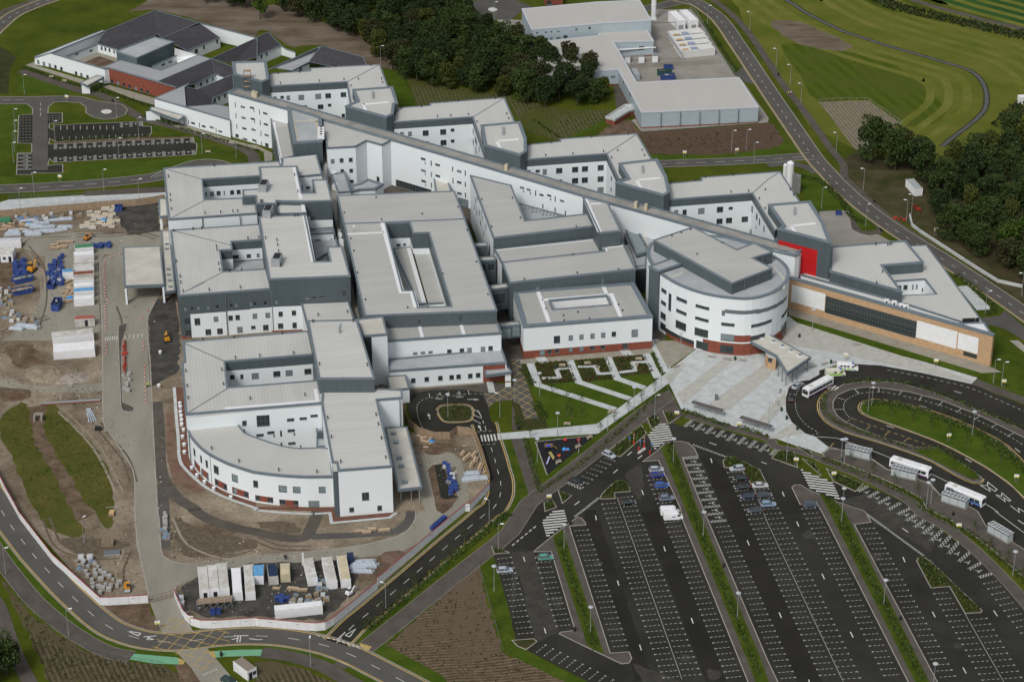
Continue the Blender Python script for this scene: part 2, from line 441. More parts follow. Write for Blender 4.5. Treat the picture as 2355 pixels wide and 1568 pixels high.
def strip(parent, s, z, w_=0.7, mt=WALKW, name='walkway', h=0.12):
    L = pts(s, z); mb = MB(); A = offset(L, w_ / 2, False); B = offset(L, -w_ / 2, False)
    for i in range(len(L) - 1):
        t = [Vector((q.x, q.y, z + h)) for q in (B[i], B[i + 1], A[i + 1], A[i])]
        mb.face(t, mt)
        for a, b in ((B[i], B[i + 1]), (A[i + 1], A[i])):
            mb.face([Vector((a.x, a.y, z)), Vector((b.x, b.y, z)), Vector((b.x, b.y, z + h)), Vector((a.x, a.y, z + h))], mt)
    return mb.obj(name, parent)
def vents(parent, s, z, h=0.9):
    for p in pts(s, z):
        mb = MB(); mb.cyl(p, p + Vector((0, 0, h)), 0.14, 0.14, BLACK, 6); mb.box(p + Vector((0, 0, h)), (0.45, 0.45, 0.12), BLACK); mb.obj('roof_vent', parent, p)
def pipes(parent, ring_s, s, z, z0=0.0):
    """rainwater pipes down a wall whose top edge runs through the given photo points"""
    for p in pts(s, z):
        q = p + Vector((0, -0.18, 0)); mb = MB(); mb.cyl((q.x, q.y, z0), (q.x, q.y, z - .1), 0.15, 0.15, FRAME, 6); mb.obj('downpipe', parent, (q.x, q.y, z0))
def bang(s, z):
    a, b = pts(s, z)[:2]; return math.atan2(b.y - a.y, b.x - a.x)
A_W = bang('C2:265,155 1330,75', 14.5)     # direction of the west blocks' long fronts
A_E = bang('C4:538,1372 1985,1215', 14)
SEAM_NS = seam_mat('seamed_roof_across', ROOFBASE, A_W + math.pi / 2, 0.95, 0.15, .16)
SEAM_EW = seam_mat('seamed_roof_along', tuple(c * 1.05 for c in ROOFBASE), A_W, 2.4, 0.04, .16)
SEAM_E = seam_mat('seamed_roof_east', tuple(c * 0.86 for c in ROOFBASE), A_E, 2.4, 0.03, .14)
SEAM_E2 = seam_mat('seamed_roof_low', tuple(c * 0.78 for c in ROOFBASE), A_E + math.pi / 2, 0.95, 0.25)
SEAM_W = seam_mat('ward_roof', tuple(c * 1.03 for c in ROOFBASE), bang('t01:128,797 835,757', 19) + math.pi / 2, 0.95, 0.10)
SHEDROOF = seam_mat('shed_roof', (0.46, 0.445, 0.415), bang('t02:1190,1037 2265,988', 6.5) + math.pi / 2, 1.0, 0.05, 0.06)
DEFROOF = SEAM_EW

# ================================================================ BUILDINGS
FR['V2'] = (508.5, 188.3, 9.797)
def bld(name, label, s, group=None, cat='building'):
    p = pts(s, 0)[0]; return thing(name, label, cat, (round(p.x, 2), round(p.y, 2), 0), group)
# ---- west clinical blocks
b = bld('hospital_block', 'northernmost beige-roofed west block round a long narrow courtyard, beside the storage yard fence', 'C1:150,1000')
block(b, 'C1:90,198 1420,120 1445,180 1195,190 1208,285 538,325 560,562 1003,540 1010,618 1148,612 1165,715 150,785', 14.5, roof=SEAM_NS,
      patch=[('C1:870,352,700,82', DARK)], win='C1:580,492,16,48 649,487,46,48 724,482,46,48 790,478,14,48 879,473,46,48 955,467,46,48')
b_floor = MB(); b_floor.poly([pts('C1:520,330 1230,280 1240,600 540,620', 5)], FELT); b_floor.obj('courtyard_floor', b)
block(b, 'C1:1195,188 1618,178 1680,487 1832,482 1800,335 1968,332 2027,572 1700,580 1385,572 1390,603 1160,603 1148,515 1003,520 1000,448 1218,438', 17.2, wall=WHITE,
      bands=[(10.5, 17.2, DARK)], roof=SEAM_EW)
block(b, 'C1:1390,575 1700,572 1735,715 1412,722', 15.8, wall=DARK, roof=SEAM_EW)
block(b, 'C1:1455,85 1850,45 1912,268 1650,292 1618,178 1445,182', 14.2, wall=WHITE, roof=SEAM_EW, win='C1:1684,420,14,60 1752,417,46,24')
strip(b, 'C1:1595,185 1672,555', 17.2, 1.2); strip(b, 'C1:1680,568 1705,700', 16.0, 1.2); strip(b, 'C1:1455,85 1845,48', 14.2, .8)
strip(b, 'C1:105,200 530,322', 14.5, .35, COPE, 'hip_flashing', .06); strip(b, 'C1:560,565 165,775', 14.5, .35, COPE, 'hip_flashing', .06)
vents(b, 'C1:147,300 168,512 173,575 183,675 568,722 748,712 888,702 944,700 672,175', 14.5)
vents(b, 'C1:1204,588 1218,588 1233,588 1597,285 1636,475', 17.2)
pipes(b, '', 'C1:537,760 968,735', 14.5, 8)
for s_, zz in (('C1:1245,420', 17.2),):
    p = pts(s_, zz)[0]
    for k, dy in enumerate((3.2, -3.2)): pass
# white south wall of the block above its neighbour
def flue(parent, s, z, n=2, mt=METAL):
    p = pts(s, z)[0]; mb = MB(); mb.box(p + Vector((0, 0, 1.2)), (2.6, 5.0, 2.4), CREAM if mt is None else mt, -0.12); mb.box(p + Vector((0, .4, 2.5)), (1.9, 3.4, .35), BLACK, -0.12); mb.obj('air_plant_box', parent, p)
flue(b, 'C1:1245,440', 17.2)
b = bld('hospital_block', 'west block with dark upper storey over white panels, above the yellow mini digger', 'C2:310,660')
W2 = block(b, 'C1:170,912 1195,842 1222,1018 870,1042 880,1132 740,1142 775,1385 1268,1355 C2:1330,75 265,155', 14.6, wall=DARK, roof=SEAM_NS,
      patch=[('C1:1055,1185,350,125', WHITE), ('C1:818,1300,150,120', WHITE), ('C2:612,482,410,265', WHITE), ('C2:1080,445,520,270', WHITE), ('C2:1215,430,230,275', WHITE), ('C2:1510,410,345,272', WHITE)],
      bands=[(0, .9, BRICK)],
      win='C2:340,307,36,45 420,302,34,45 491,297,38,45 600,292,38,45 714,280,38,45 872,267,38,45 925,262,38,45 1094,250,38,45 1143,248,38,45 1263,238,38,45 368,452,66,75 378,586,66,70 '
          '480,450,66,78 694,420,52,55 863,408,52,55 943,402,52,55 1141,385,52,55 1289,375,52,55 606,570,66,64 740,560,66,64 970,542,64,64 1123,516,52,36 1267,518,64,64 '
          'C1:931,1212,50,42 1071,1203,50,42 1179,1195,34,42', hole_floor=4)
# courtyard of this block: white lower walls and a roof terrace
mb = MB(); mb.poly([pts('C1:740,1250 1275,1215 1300,1420 760,1450', 7.6)], GRAVEL); mb.obj('courtyard_floor', b)
mb = MB()
for s_ in ('C1:882,1134 1225,1109', 'C1:748,1240 888,1232'):
    pass
mb = MB(); L = pts('C1:1185,755 1715,735 1825,1272 2005,1268 1970,1103 2140,1100 2235,1435 1305,1472', 18.0)
block(b, '', 18.0, L=L, wall=DARK, roof=SEAM_EW, patch=[('C2:1510,410,345,272', WHITE)], bands=[(0, .9, BRICK)],
      win='C2:1387,228,38,45 1740,185,52,26 1825,178,52,26 1910,168,52,26 1437,363,50,55 1590,350,50,55 1437,500,60,60 1598,492,50,64', doors='C2:2170,130,40,60')
strip(b, 'C1:1712,742 1812,1270', 18.0, 1.3)
strip(b, 'C1:210,915 865,1080', 14.6, .35, COPE, 'hip_flashing', .06); strip(b, 'C1:772,1390 420,1568', 14.6, .35, COPE, 'hip_flashing', .06); strip(b, 'C2:560,0 320,115', 14.6, .35, COPE, 'hip_flashing', .06)
flue(b, 'C1:1293,735', 18); flue(b, 'C1:1398,1290', 18)
vents(b, 'C1:208,925 431,905 531,895 1062,1012 1188,1002 701,1105 707,1145 238,1275 726,1305 738,1375 283,1450 288,1520 845,1388 990,1375 C2:617,98 974,68 318,115', 14.6)
vents(b, 'C1:1265,1008 1394,1032 1403,1088 1416,1160 1435,1260 1445,1325 1600,750 1636,748', 18)
pipes(b, '', 'C2:800,118 1330,80', 14.5)
block(b, 'C1:1775,905 2040,885 2100,1095 1830,1270 1800,1090', 7.6, wall=WHITE, roof=GRAVEL, up=.5)
block(b, 'C1:1745,610 2020,600 2025,700 1750,720', 7.5, wall=WHITE, roof=GRAVEL, cope=False)
block(b, 'C2:1670,232 2200,162 2375,745 1815,770', 9.2, wall=WHITE, roof=SEAM_EW)
vents(b, 'C2:1868,385 2204,350', 9.2)
# link building between the two with white walls and windows (seen inside the east recesses)
block(b, 'C1:1772,925 2045,908 2045,936 1782,950', 10.2, wall=WHITE, roof=GRAVEL, up=.2, win='C1:1862,1025,75,20 1969,1038,48,22 2020,1033,16,60 1834,1066,18,24 1870,1157,75,22 1957,1168,14,20 1843,1196,12,22')
block(b, 'C1:1742,722 2000,690 2003,712 1750,735', 12.4, wall=WHITE, roof=GRAVEL, up=.2, win='C1:1770,820,20,52 1917,810,48,52')

b = bld('hospital_block', 'west block with a three-sided seamed roof, between the dark-topped block and the curved front', 'C2:345,1700')
block(b, 'C2:315,685 1755,562 1812,830 795,912 825,1212 1865,1128 1880,1220 1912,1222 1938,1385 345,1515 300,925 333,920', 14.0, roof=SEAM_NS,
      patch=[('C2:1300,925,1060,105', DARK)], win='C2:881,1088,54,52 991,1082,36,52 1145,1073,82,64 1394,1050,82,62 1535,1038,82,62 1751,1022,82,62')
mb = MB(); mb.poly([pts('C2:780,1000 1850,920 1880,1200 800,1260', 4.5)], FELT); mb.obj('courtyard_floor', b)
strip(b, 'C2:330,700 790,905', 14.0, .35, COPE, 'hip_flashing', .06); strip(b, 'C2:830,1215 370,1497', 14.0, .35, COPE, 'hip_flashing', .06)
strip(b, 'C2:795,1447 1862,1362 1835,1225', 14.0, 1.0)
vents(b, 'C2:347,1030 363,1202 374,1340 762,1015 781,1180 546,670 902,642 1455,595 917,878 1199,855 1587,825 1088,1347 1717,1305', 14.0)
block(b, 'C2:1745,445 2310,435 C2:2350,560 t21:1088,348 578,350', 18.7, wall=DARK, roof=SEAM_EW)
vents(b, 't11:524,1400 893,1395 t21:583,225 1023,232', 18.7)
mb = MB(); p = pts('t11:765,1500', 18.7)[0]; mb.cyl(p, p + Vector((0, 0, 2.2)), .22, .22, METAL, 8); mb.bar(p + Vector((0, 0, .1)), p + Vector((0, 6, .1)), .4, .3, METAL); mb.obj('roof_flue', b, p)
# white wall with windows between curve and roof (south side of this block)
sb = block(b, 't20:1712,700 t21:0,625 600,583 600,600 0,645 t20:1716,712', 13.5, wall=WHITE, cope=False,
      win='t20:2248,758,42,45 2420,735,120,100 t21:130,725,250,105 318,727,68,26 434,715,68,22 534,690,68,22 37,868,68,24 137,844,68,24 166,874,14,22 230,852,18,52 324,826,68,24 353,858,14,20 330,943,68,22 235,950,16,22')
pipes(b, '', 't21:370,600', 13.5, 3)

b = bld('hospital_block', 'tall white block with three windows at the southern tip, beside the long beige canopy', 't21:768,1567')
block(b, 't21:612,465 1085,445 1340,457 1345,527 1110,545 1250,1155 755,1193 742,1118 700,1118 605,585', 14.3, roof=SEAM_EW, wall=WHITE,
      win='t21:1007,1430,66,72 880,1553,44,42 1137,1537,44,46')
vents(b, 't21:660,720 1104,690 1125,778 693,895 1153,908 780,1125 1193,1085', 14.3)
pipes(b, '', 't21:1322,535', 14.3, 5)
mb = MB(); L = pts('t21:700,1128 745,1128 752,1200 712,1200', 14.0)
block(b, '', 14.0, L=L, wall=DARK, cope=False)
b = bld('curved_ward_block', 'low curved building with sweeping seamed roof, white front and brick panels under its windows', 't20:2300,1500')
outer = smooth(pts('t20:1720,795 1745,862 1800,935 1868,1000 1950,1055 2100,1128 2290,1192 t21:0,1207 200,1232 440,1247 705,1245', 9.6), 4)
inner = smooth(pts('t21:690,1120 668,992 410,990 230,965 0,890 t20:2245,840 2165,735', 9.6), 3)
L = outer + inner + pts('t20:1730,768', 9.6)
CROOF = seam_mat('curved_roof', tuple(c * .98 for c in ROOFBASE), A_W + 1.1, .95, .2)
BP = ['t20:1890,1228,62,60', 't20:2032,1322,110,60', 't20:2212,1396,150,58', 't21:75,1455,170,52', 't21:305,1490,170,52', 't20:1822,1165,35,60']
block(b, '', 9.6, L=L, roof=CROOF, patch=[(q, BRICK) for q in BP], up=.15, dn=.5,
      win='t20:1787,1022,18,60 1848,1085,20,60 1903,1132,24,62 1988,1185,44,70 2160,1262,55,65 2350,1315,46,60 t21:250,1360,70,58 374,1368,72,56 605,1368,72,56 '
          't20:1795,1125,16,55 1858,1208,20,50 1912,1250,22,50 1992,1300,28,50 2070,1345,32,46 2160,1382,35,46 2262,1412,38,46 t21:15,1445,40,42 133,1465,42,42 247,1482,45,44 368,1490,45,42', doors='t21:540,1515,112,90')
vents(b, 't20:1758,800 1947,1000 2155,765 2198,1118 2247,845 t21:210,1200 560,1215 232,968 412,992', 9.6)
pipes(b, '', 't20:1736,862 1932,1045 2290,1190 t21:437,1245', 9.4)
# small courtyard pavilion behind the curve
block(b, 't21:392,745 598,738 625,830 560,832 545,762 400,770', 6.5, wall=DARK, roof=GRAVEL, up=.15)
block(b, 't21:560,838 625,832 650,970 560,972', 4.0, wall=WHITE, roof=GRAVEL, up=.15)
b = bld('entrance_canopy', 'long beige flat canopy on posts beside the tall white southern block', 't21:1440,1567', cat='canopy')
L = pts('t21:1190,800 1388,793 1525,1345 1305,1370', 5.6)
block(b, '', 5.6, z0=4.9, L=L, wall=COPE, roof=FELT, up=.12, dn=.1)
for q in pts('t21:1330,1340 1425,1335 1500,1345 1400,860', 4.9):
    mb = MB(); mb.cyl((q.x, q.y, 0), (q.x, q.y, 4.9), .14, .14, METAL, 8); mb.obj('post', b, (q.x, q.y, 0))
for q in pts('t21:1265,857 1287,938 1317,1083 1337,1157 1367,1307', 5.6):
    mb = MB(); mb.box(q + Vector((0, 0, .25)), (1.4, 1.2, .5), COPE, 0, GLASS2); mb.obj('rooflight', b, q)

# ---- west loading canopy and link
b = bld('loading_canopy', 'large flat beige ambulance canopy over the site road on white leg walls', 't10:1165,1240', cat='canopy')
L = pts('t10:1130,712 1475,698 1510,1052 1145,1065', 6.2); block(b, '', 6.2, z0=5.3, L=L, wall=COPE, roof=FELT, up=.15, dn=.2)
for s_ in ('t10:1155,1080', 't10:1500,1065'):
    q = pts(s_, 5.8)[0]; mb = MB(); mb.box((q.x, q.y + .6, 2.65), (.6, 1.6, 5.3), WHITE); mb.obj('leg', b, (q.x, q.y + .6, 0))
for s_ in ('t10:1140,720', 't10:1470,705'):
    q = pts(s_, 5.8)[0]; mb = MB(); mb.box((q.x, q.y - .6, 2.65), (.6, 1.6, 5.3), WHITE); mb.obj('leg', b, (q.x, q.y - .6, 0))
L = pts('t10:1485,560 1560,555 1612,1105 1520,1120', 5.4); block(b, '', 5.4, z0=4.6, L=L, wall=COPE, roof=FELT, up=.12, dn=.2)
for q in pts('t10:1535,683 1535,728 1550,915 1552,965 1562,1020 1567,1075', 5.4):
    mb = MB(); mb.box(q + Vector((0, 0, .2)), (1.2, .8, .4), COPE, 0, GLASS2); mb.obj('rooflight', b, q)
b = bld('loading_canopy', 'small beige canopy on a white post beside the timber fence, north-west corner of the hospital', 't10:1480,510', cat='canopy')
block(b, 't10:1460,265 1530,262 1545,418 1465,430', 5.0, z0=4.4, wall=COPE, roof=FELT, up=.12, dn=.2)
q = pts('t10:1478,430', 4.6)[0]; mb = MB(); mb.box((q.x, q.y + .6, 2.2), (.7, 1.2, 4.4), WHITE); mb.obj('leg', b, (q.x, q.y + .6, 0))

# ---- central block
b = bld('hospital_block', 'largest beige-roofed central block with a long sunken well in its roof', 't21:1410,410')
block(b, 'C3:105,182 1458,130 1575,445 1945,1502 425,1562 185,505', 16.0, wall=DARK, roof=SEAM_E,
      holes=['C3:665,498 940,490 978,612 1160,607 1420,1455 1040,1470 985,1275 862,1280'], hole_floor=6.0, hole_wall=WHITE, hole_bands=[(10.6, 16, DARK)],
      win='C3:815,747,46,24 885,741,32,22', doors='t11:1502,1398,28,50 1882,1368,28,50', up=.22)
block(b, 'C3:745,788 960,770 985,775 1160,755 1390,1405 1050,1425', 8.6, z0=6, wall=WHITE, roof=SEAM_E, up=.1, win='C3:1148,1450,30,12')
strip(b, 'C3:632,495 848,1285 970,1285 1022,1470', 16.0, 1.6); strip(b, 'C3:220,622 650,603', 16.0, .7)
strip(b, 'C3:200,505 660,490 1580,450', 16.0, .5, COPE, 'roof_upstand', .25)
strip(b, 'C3:930,785 1110,1415', 8.8, 1.3); strip(b, 'C3:960,790 1135,1412', 8.75, .9, mat('mossy_gutter', (.06, .045, .03), .9), 'gutter', .03)
vents(b, 'C3:191,385 557,205 620,460 1085,395 1498,320 266,682 300,822 343,1072 434,1382 919,1473 1604,585 1708,948 1319,1085 1842,1322', 16, .5)
block(b, 't11:1180,1450 2210,1378 2255,1500 1205,1572', 11.6, wall=WHITE, roof=SEAM_E2, up=.35,
      win='t21:1464,116,40,20 1535,110,40,20 1605,104,40,20 1778,101,42,42 1893,92,42,42 1963,86,42,42 2087,76,42,42 2157,70,42,42')
strip(b, 't11:1505,1437 1532,1545', 11.6, 1.0); strip(b, 't11:1882,1405 1912,1513', 11.6, 1.0)
block(b, 't21:1222,178 2258,75 2303,205 1222,283', 5.9, wall=WHITE, roof=GRAVEL, up=.35, patch=[('t21:2190,300,205,200', BRICK)],
      win='t21:1446,367,42,42 1570,355,42,42 1695,345,42,42 1799,337,42,42 1863,331,42,42 1970,324,42,42 2043,317,42,42')
block(b, 't11:925,1375 1165,1350 1207,1510 985,1527', 16.6, wall=WHITE, roof=FELT, up=.3, patch=[('t21:1030,60,70,420', GLASS)], doors='t21:1150,420,44,40', win='t21:1110,420,26,24 1190,413,26,24')
block(b, 't21:1202,330 1375,318 1410,440 1225,455', 4.6, wall=WHITE, roof=FELT, up=.15)
block(b, 't21:2095,252 2310,232 2350,287 2110,318', 4.0, z0=3.2, wall=COPE, roof=GRAVEL, up=.1, dn=.2)
block(b, 't21:2290,316 2342,312 2344,330 2290,334', 3.4, wall=WHITE, cope=False, patch=[('t21:2310,378,80,12', BRICK)])
# dishes
p = pts('C3:292,600', 16)[0]; mb = MB(); mb.cyl(p, p + Vector((0, 0, 2.5)), .08, .08, METAL, 6); mb.cyl(p + Vector((.3, 0, 2)), p + Vector((.5, -.2, 2)), .5, .3, WPAINT, 10); mb.cyl(p + Vector((2, .5, 0)), p + Vector((2, .5, 3.5)), .05, .05, METAL, 5); mb.obj('roof_aerial', b, p)
# service lane roof between west and central blocks
b = bld('service_link', 'narrow low service link roof squeezed between the west blocks and the central block', 'C1:2100,700', cat='link building')
block(b, 'C1:1905,175 2010,165 2100,560 2200,950 C3:205,800 430,1570 t11:905,1360 880,1360 C3:180,800 C1:2100,960 2030,620 1960,330', 6.0, wall=GRAVEL, roof=CONC, cope=False)
for s_ in ('C1:2158,990', 'C1:2170,1060'):
    p = pts(s_, 6)[0]; mb = MB(); mb.box(p + Vector((0, 0, 1.1)), (2.4, 4.6, 2.2), WPAINT, -.2); mb.box(p + Vector((0, .3, 2.3)), (1.5, 2.6, .25), BLACK, -.2); mb.obj('air_plant_box', b, p)
for s_ in ('C1:2125,810', 'C3:145,470', 'C1:2060,430', 'C1:2045,300'):
    p = pts(s_, 6)[0]; mb = MB(); mb.box(p + Vector((0, 0, .8)), (1.4, 2.6, 1.6), WPAINT, -.2); mb.obj('air_plant_box', b, p)

# ---- east clinical blocks
b = bld('hospital_block', 'wedge-shaped beige block attached south of the spine, with dark south wall and triangular roof well', 'C4:230,910')
block(b, 'C4:85,140 555,255 715,660 1435,582 1500,722 350,858', 17.0, wall=WHITE, roof=SEAM_E, bands=[], patch=[('C4:925,850,1140,400', DARK)],
      win='C4:148,420,7,60 165,400,7,50 190,560,7,60 212,560,7,50 226,620,7,40 265,720,8,60 283,770,7,50 312,850,8,50 328,880,8,50 343,960,8,60 138,500,7,50 160,560,7,50 205,680,7,50 240,800,7,50')
block(b, 'C4:1380,392 1665,455 1815,775 1570,800', 19.4, wall=DARK, roof=SEAM_E); strip(b, 'C4:1405,402 1575,790', 19.4, 1.4); strip(b, 'C4:1450,468 1590,458', 19.4, .7)
block(b, 'C4:640,460 1160,600 720,700', 9.0, wall=WHITE, roof=GRAVEL)
for s_ in ('C4:750,525', 'C4:880,562', 'C4:1000,598'):
    p = pts(s_, 9)[0]; mb = MB()
    for k in range(5): mb.bar(p + Vector((-2.5 + k * 1.2, -.6, .5)), p + Vector((-2.5 + k * 1.2, .6, 1.2)), .12, .9, METAL)
    mb.obj('roof_plant_frame', b, p)
block(b, 'C4:362,990 1500,868 1590,1010 1500,1100 480,1200', 13.2, wall=WHITE, roof=SEAM_E, patch=[]); strip(b, 'C4:370,992 1498,872', 13.2, 1.0)
vents(b, 'C4:218,420 569,402 660,632 330,735 1303,732', 17, .5); vents(b, 'C4:1467,660 1547,622', 17, .5)
block(b, 'C4:448,1137 1625,1008 1580,885 1810,855 1985,1215 538,1372', 14.2, wall=DARK, roof=SEAM_E, doors='C4:1605,1352,30,60 857,1440,38,50')
strip(b, 'C4:1590,890 1645,1010', 14.2, 1.4); strip(b, 'C4:1640,968 1845,945', 14.2, .7)
vents(b, 'C4:706,1335 1267,1052 1315,1262 1787,1222', 14.2, .5)
b = bld('hospital_block', 'low block with brick base and roof light well, just behind the garden', 't12:100,1700')
block(b, 't12:10,1120 1120,1038 1292,1350 105,1443', 10.6, wall=WHITE, roof=SEAM_E2, inn=1.3, up=.3, bands=[(0, 2.5, BRICK)],
      holes=['t12:345,1200 865,1155 905,1240 375,1283'], hole_floor=6, hole_wall=WPAINT,
      win='t12:413,1556,58,66 540,1540,40,44 638,1532,40,44 740,1523,40,44 838,1515,40,44 936,1506,40,44 1128,1497,60,66 t22:346,101,40,38 415,93,40,38 540,83,40,38 638,75,40,38 738,67,40,38 836,60,40,38', doors='t22:276,110,50,52 1040,50,50,52',
      patch=[('t22:600,100,1300,20', BRICK)])
strip(b, 't12:235,1108 345,1412', 10.6, 1.2); strip(b, 't12:835,1062 870,1140', 10.6, 1.2); strip(b, 't12:275,1194 915,1142 1003,1360', 10.6, 1.2)
vents(b, 't12:473,1340 604,1310 478,1385 711,1370 1015,1295 977,1240 310,1280', 10.6, .4)
# glazed link bridges between the central and east blocks
lab = ['northernmost dark glazed link bridge between the central and the wedge-shaped block', 'second dark glazed bridge from the north, with two lit panels, between central and east blocks',
       'third dark glazed bridge from the north between central and east blocks', 'southernmost glazed bridge joining the central block to the low seamed-roof block']
for k, (s_, z_) in enumerate((('C3:1690,730 1835,722 1840,755 1700,765', 12.0), ('C3:1740,890 1920,880 1930,920 1755,932', 12.0), ('C3:1860,1215 2060,1190 2075,1235 1878,1262', 11.5), ('t11:2232,1408 2400,1400 2400,1430 2245,1440', 8.5))):
    b = thing('link_bridge', lab[k], 'bridge', tuple(pts(s_, z_)[0].xy) + (0,), 'glazed bridges between the blocks')
    L = pts(s_, z_)
    if k == 3: L = pts('t11:2232,1408 2350,1395 t12:15,1395 70,1392 75,1420 t11:2245,1440', z_)
    block(b, '', z_, z0=4.2, L=L, wall=DARK, roof=FELT, up=.2, win=['C3:1790,1120,2,2', 'C3:1785,1010,60,80 1880,1005,70,80', 'C3:1960,1370,170,120', 't11:2300,1500,90,90 t12:35,1480,70,90'][k])
b = bld('link_block', 'glass-fronted stair link with pale roofs between the east block and the round drum', 't12:1180,1300', cat='link building')
block(b, 't12:1010,470 1120,500 1135,520 1250,720 1235,760 1145,785', 9.0, wall=DARK, roof=GLASS2, up=.5, inn=.4)
block(b, 't12:1140,505 1470,590 1245,712', 8.8, wall=WHITE, roof=GRAVEL, up=.2, inn=.7, copem=FELT)
block(b, 't12:985,440 1240,760 1230,880 1140,885', 8.0, wall=DARK, roof=GRAVEL, up=.15)
strip(b, 't12:1050,690 1140,880', 8.0, 1.3, FELT)
block(b, 't12:1140,890 1232,880 1232,900 1145,910', 8.4, wall=GLASS, cope=True, up=.1)

# ---- the long white spine
b = bld('spine_building', 'very long narrow white building running diagonally through the hospital, with scattered slit windows', 'D:530,330')
FRT = pts('D:524.3,214.3 D:657.5,251.6 D:907.4,325 D:1086,376.6 D:1340,451.6 D:1534.8,505.6 D:1827,588', 17.0)
BK = offset(FRT, 5.2, False)
sw = ('V2:317,520,18,105 487,570,95,38 695,590,95,38 737,655,18,50 864,685,18,105 991,715,95,38 335,765,18,105 503,815,95,38 712,840,95,38 754,905,18,50 880,928,18,105 1007,963,95,38 '
      '352,1005,18,105 522,1055,95,38 727,1080,95,38 770,1142,18,50 896,1168,18,105 1023,1203,95,38 468,1303,22,28 540,1297,95,38 745,1322,95,38 787,1385,18,50 911,1410,18,105 '
      't01:1307,1396,42,18 1325,1433,8,16 1361,1428,10,45 1437,1450,42,18 1537,1464,42,18 1555,1500,8,16 1611,1502,10,45 1669,1518,42,18 1309,1500,42,18 1327,1534,8,16 1364,1532,10,45 1437,1552,42,18 1808,1555,10,40 '
      't11:1313,34,42,18 1331,68,8,16 1367,62,10,45 1441,88,42,18 1541,101,42,18 1559,135,8,16 1614,138,10,45 1671,53,42,18 1613,38,10,45 1557,35,8,16 1540,4,42,18 1868,10,42,18 1924,27,10,45 1811,96,10,45 1868,112,42,18 1924,130,10,45 1870,214,42,18 1926,230,10,45 '
      't11:1468,172,290,66,3 t11:1908,308,92,90,3 '
      'C4:682,277,48,20 699,319,12,22 758,300,48,20 776,341,12,22 837,339,13,60 904,360,48,20 993,367,48,20 1010,409,12,22 1061,405,13,60 1140,428,48,20 1222,433,48,20 1240,476,12,22 1299,474,13,60 920,494,13,60 1060,535,13,60 1179,570,13,60')
block(b, '', 17.0, L=FRT + BK[::-1], roof=mat('brown_grey_roof', (.29, .28, .255), .9, .15, .2), wall=WHITE, up=.35, inn=.6, win=sw, doors='V2:360,1250,75,130 1030,1455,75,130')
for s_ in ('V2:725,345', 'V2:785,365', 'C4:500,80', 'C4:2105,540', 'C4:1990,512'):
    p = pts(s_, 17)[0]; mb = MB(); mb.box(p + Vector((0, .5, 1.0)), (1.0, 1.4, 2.0), CREAM, -.3); mb.obj('roof_plant_box', b, p)
p = pts('V2:600,260', 17)[0] + Vector((0, 1.5, 0)); mb = MB()
for i in range(4):
    for dx in (-1.2, 1.2):
        for dy in (-.8, .8): mb.bar(p + Vector((dx, dy, 0)), p + Vector((dx, dy, 8)), .08, .08, METAL)
    z_ = 2 * i + 2; mb.box(p + Vector((0, 0, z_)), (2.6, 1.8, .12), TIMBER)
    mb.bar(p + Vector((-1.2, -.8, z_)), p + Vector((1.2, -.8, z_ - 2)), .06, .06, METAL)
tag(mb.obj('scaffold_tower', None, p), 'small scaffold tower with timber decks against the dark westernmost roof tower', 'scaffold')
# ---- north block in front of the spine
b = bld('hospital_block', 'white angular block with a folded front and three rows of windows, south of the spine', 't11:1000,200')
block(b, 't01:600,1085 1280,1278 1155,1338 1015,1298 915,1352 655,1366', 16.6, roof=seam_mat('angled_roof', tuple(c * .98 for c in ROOFBASE), A_W + .9, 1.5, .04), wall=WHITE,
      win='t01:705,1485,34,38 787,1478,36,38 871,1473,36,38 948,1455,20,44 952,1552,20,36 793,1575,34,30 875,1572,34,34 t11:795,12,34,38 877,8,34,34 880,102,36,22 957,84,20,36 1122,85,26,48')
block(b, 't01:285,985 600,1085 610,1306 345,1322', 17.8, wall=DARK, roof=GRAVEL, up=.3, inn=1.2)
strip(b, 't01:320,1035 380,1310', 17.8, 1.0, CREAM); strip(b, 't01:360,1122 520,1108 570,1125', 17.8, .6, CREAM); strip(b, 't01:560,1100 590,1300', 17.8, 1.2, CREAM)
for k in range(4):
    p = pts('t01:600,%d' % (1215 + 22 * k), 17.8)[0]; mb = MB(); mb.box(p + Vector((0, 0, .9)), (2.2, 1.2, 1.8), WPAINT, -.1); mb.cyl(p + Vector((0, 0, 1.8)), p + Vector((0, 0, 1.9)), .5, .5, BLACK, 10); mb.obj('condenser_unit', b, p)
block(b, 't01:118,1035 290,1100 350,1440 237,1468 240,1530 ', 11.5, wall=DARK, roof=SEAM_E, up=.3); strip(b, 't01:162,1130 240,1520', 11.5, 1.0)
block(b, 't11:690,45 815,20 870,198 755,208', 7.5, wall=WHITE, roof=GRAVEL, up=.3)
block(b, 't11:865,148 950,128 1030,85 1172,132 1095,178 950,185 875,200', 6.5, wall=WHITE, roof=GRAVEL, up=.3, inn=1)
block(b, 't01:600,1310 640,1310 665,1530 t11:640,200 600,90 t01:620,1500', 9, wall=WHITE, roof=FELT, up=.1)
block(b, 't11:1635,80 1765,105 1800,210 1655,215', 7, wall=WHITE, roof=FELT, up=.25)
mb = MB(); mb.poly([pts('t11:1200,215 1285,175 1400,215', 3)], TARM); mb.obj('courtyard_floor', b)

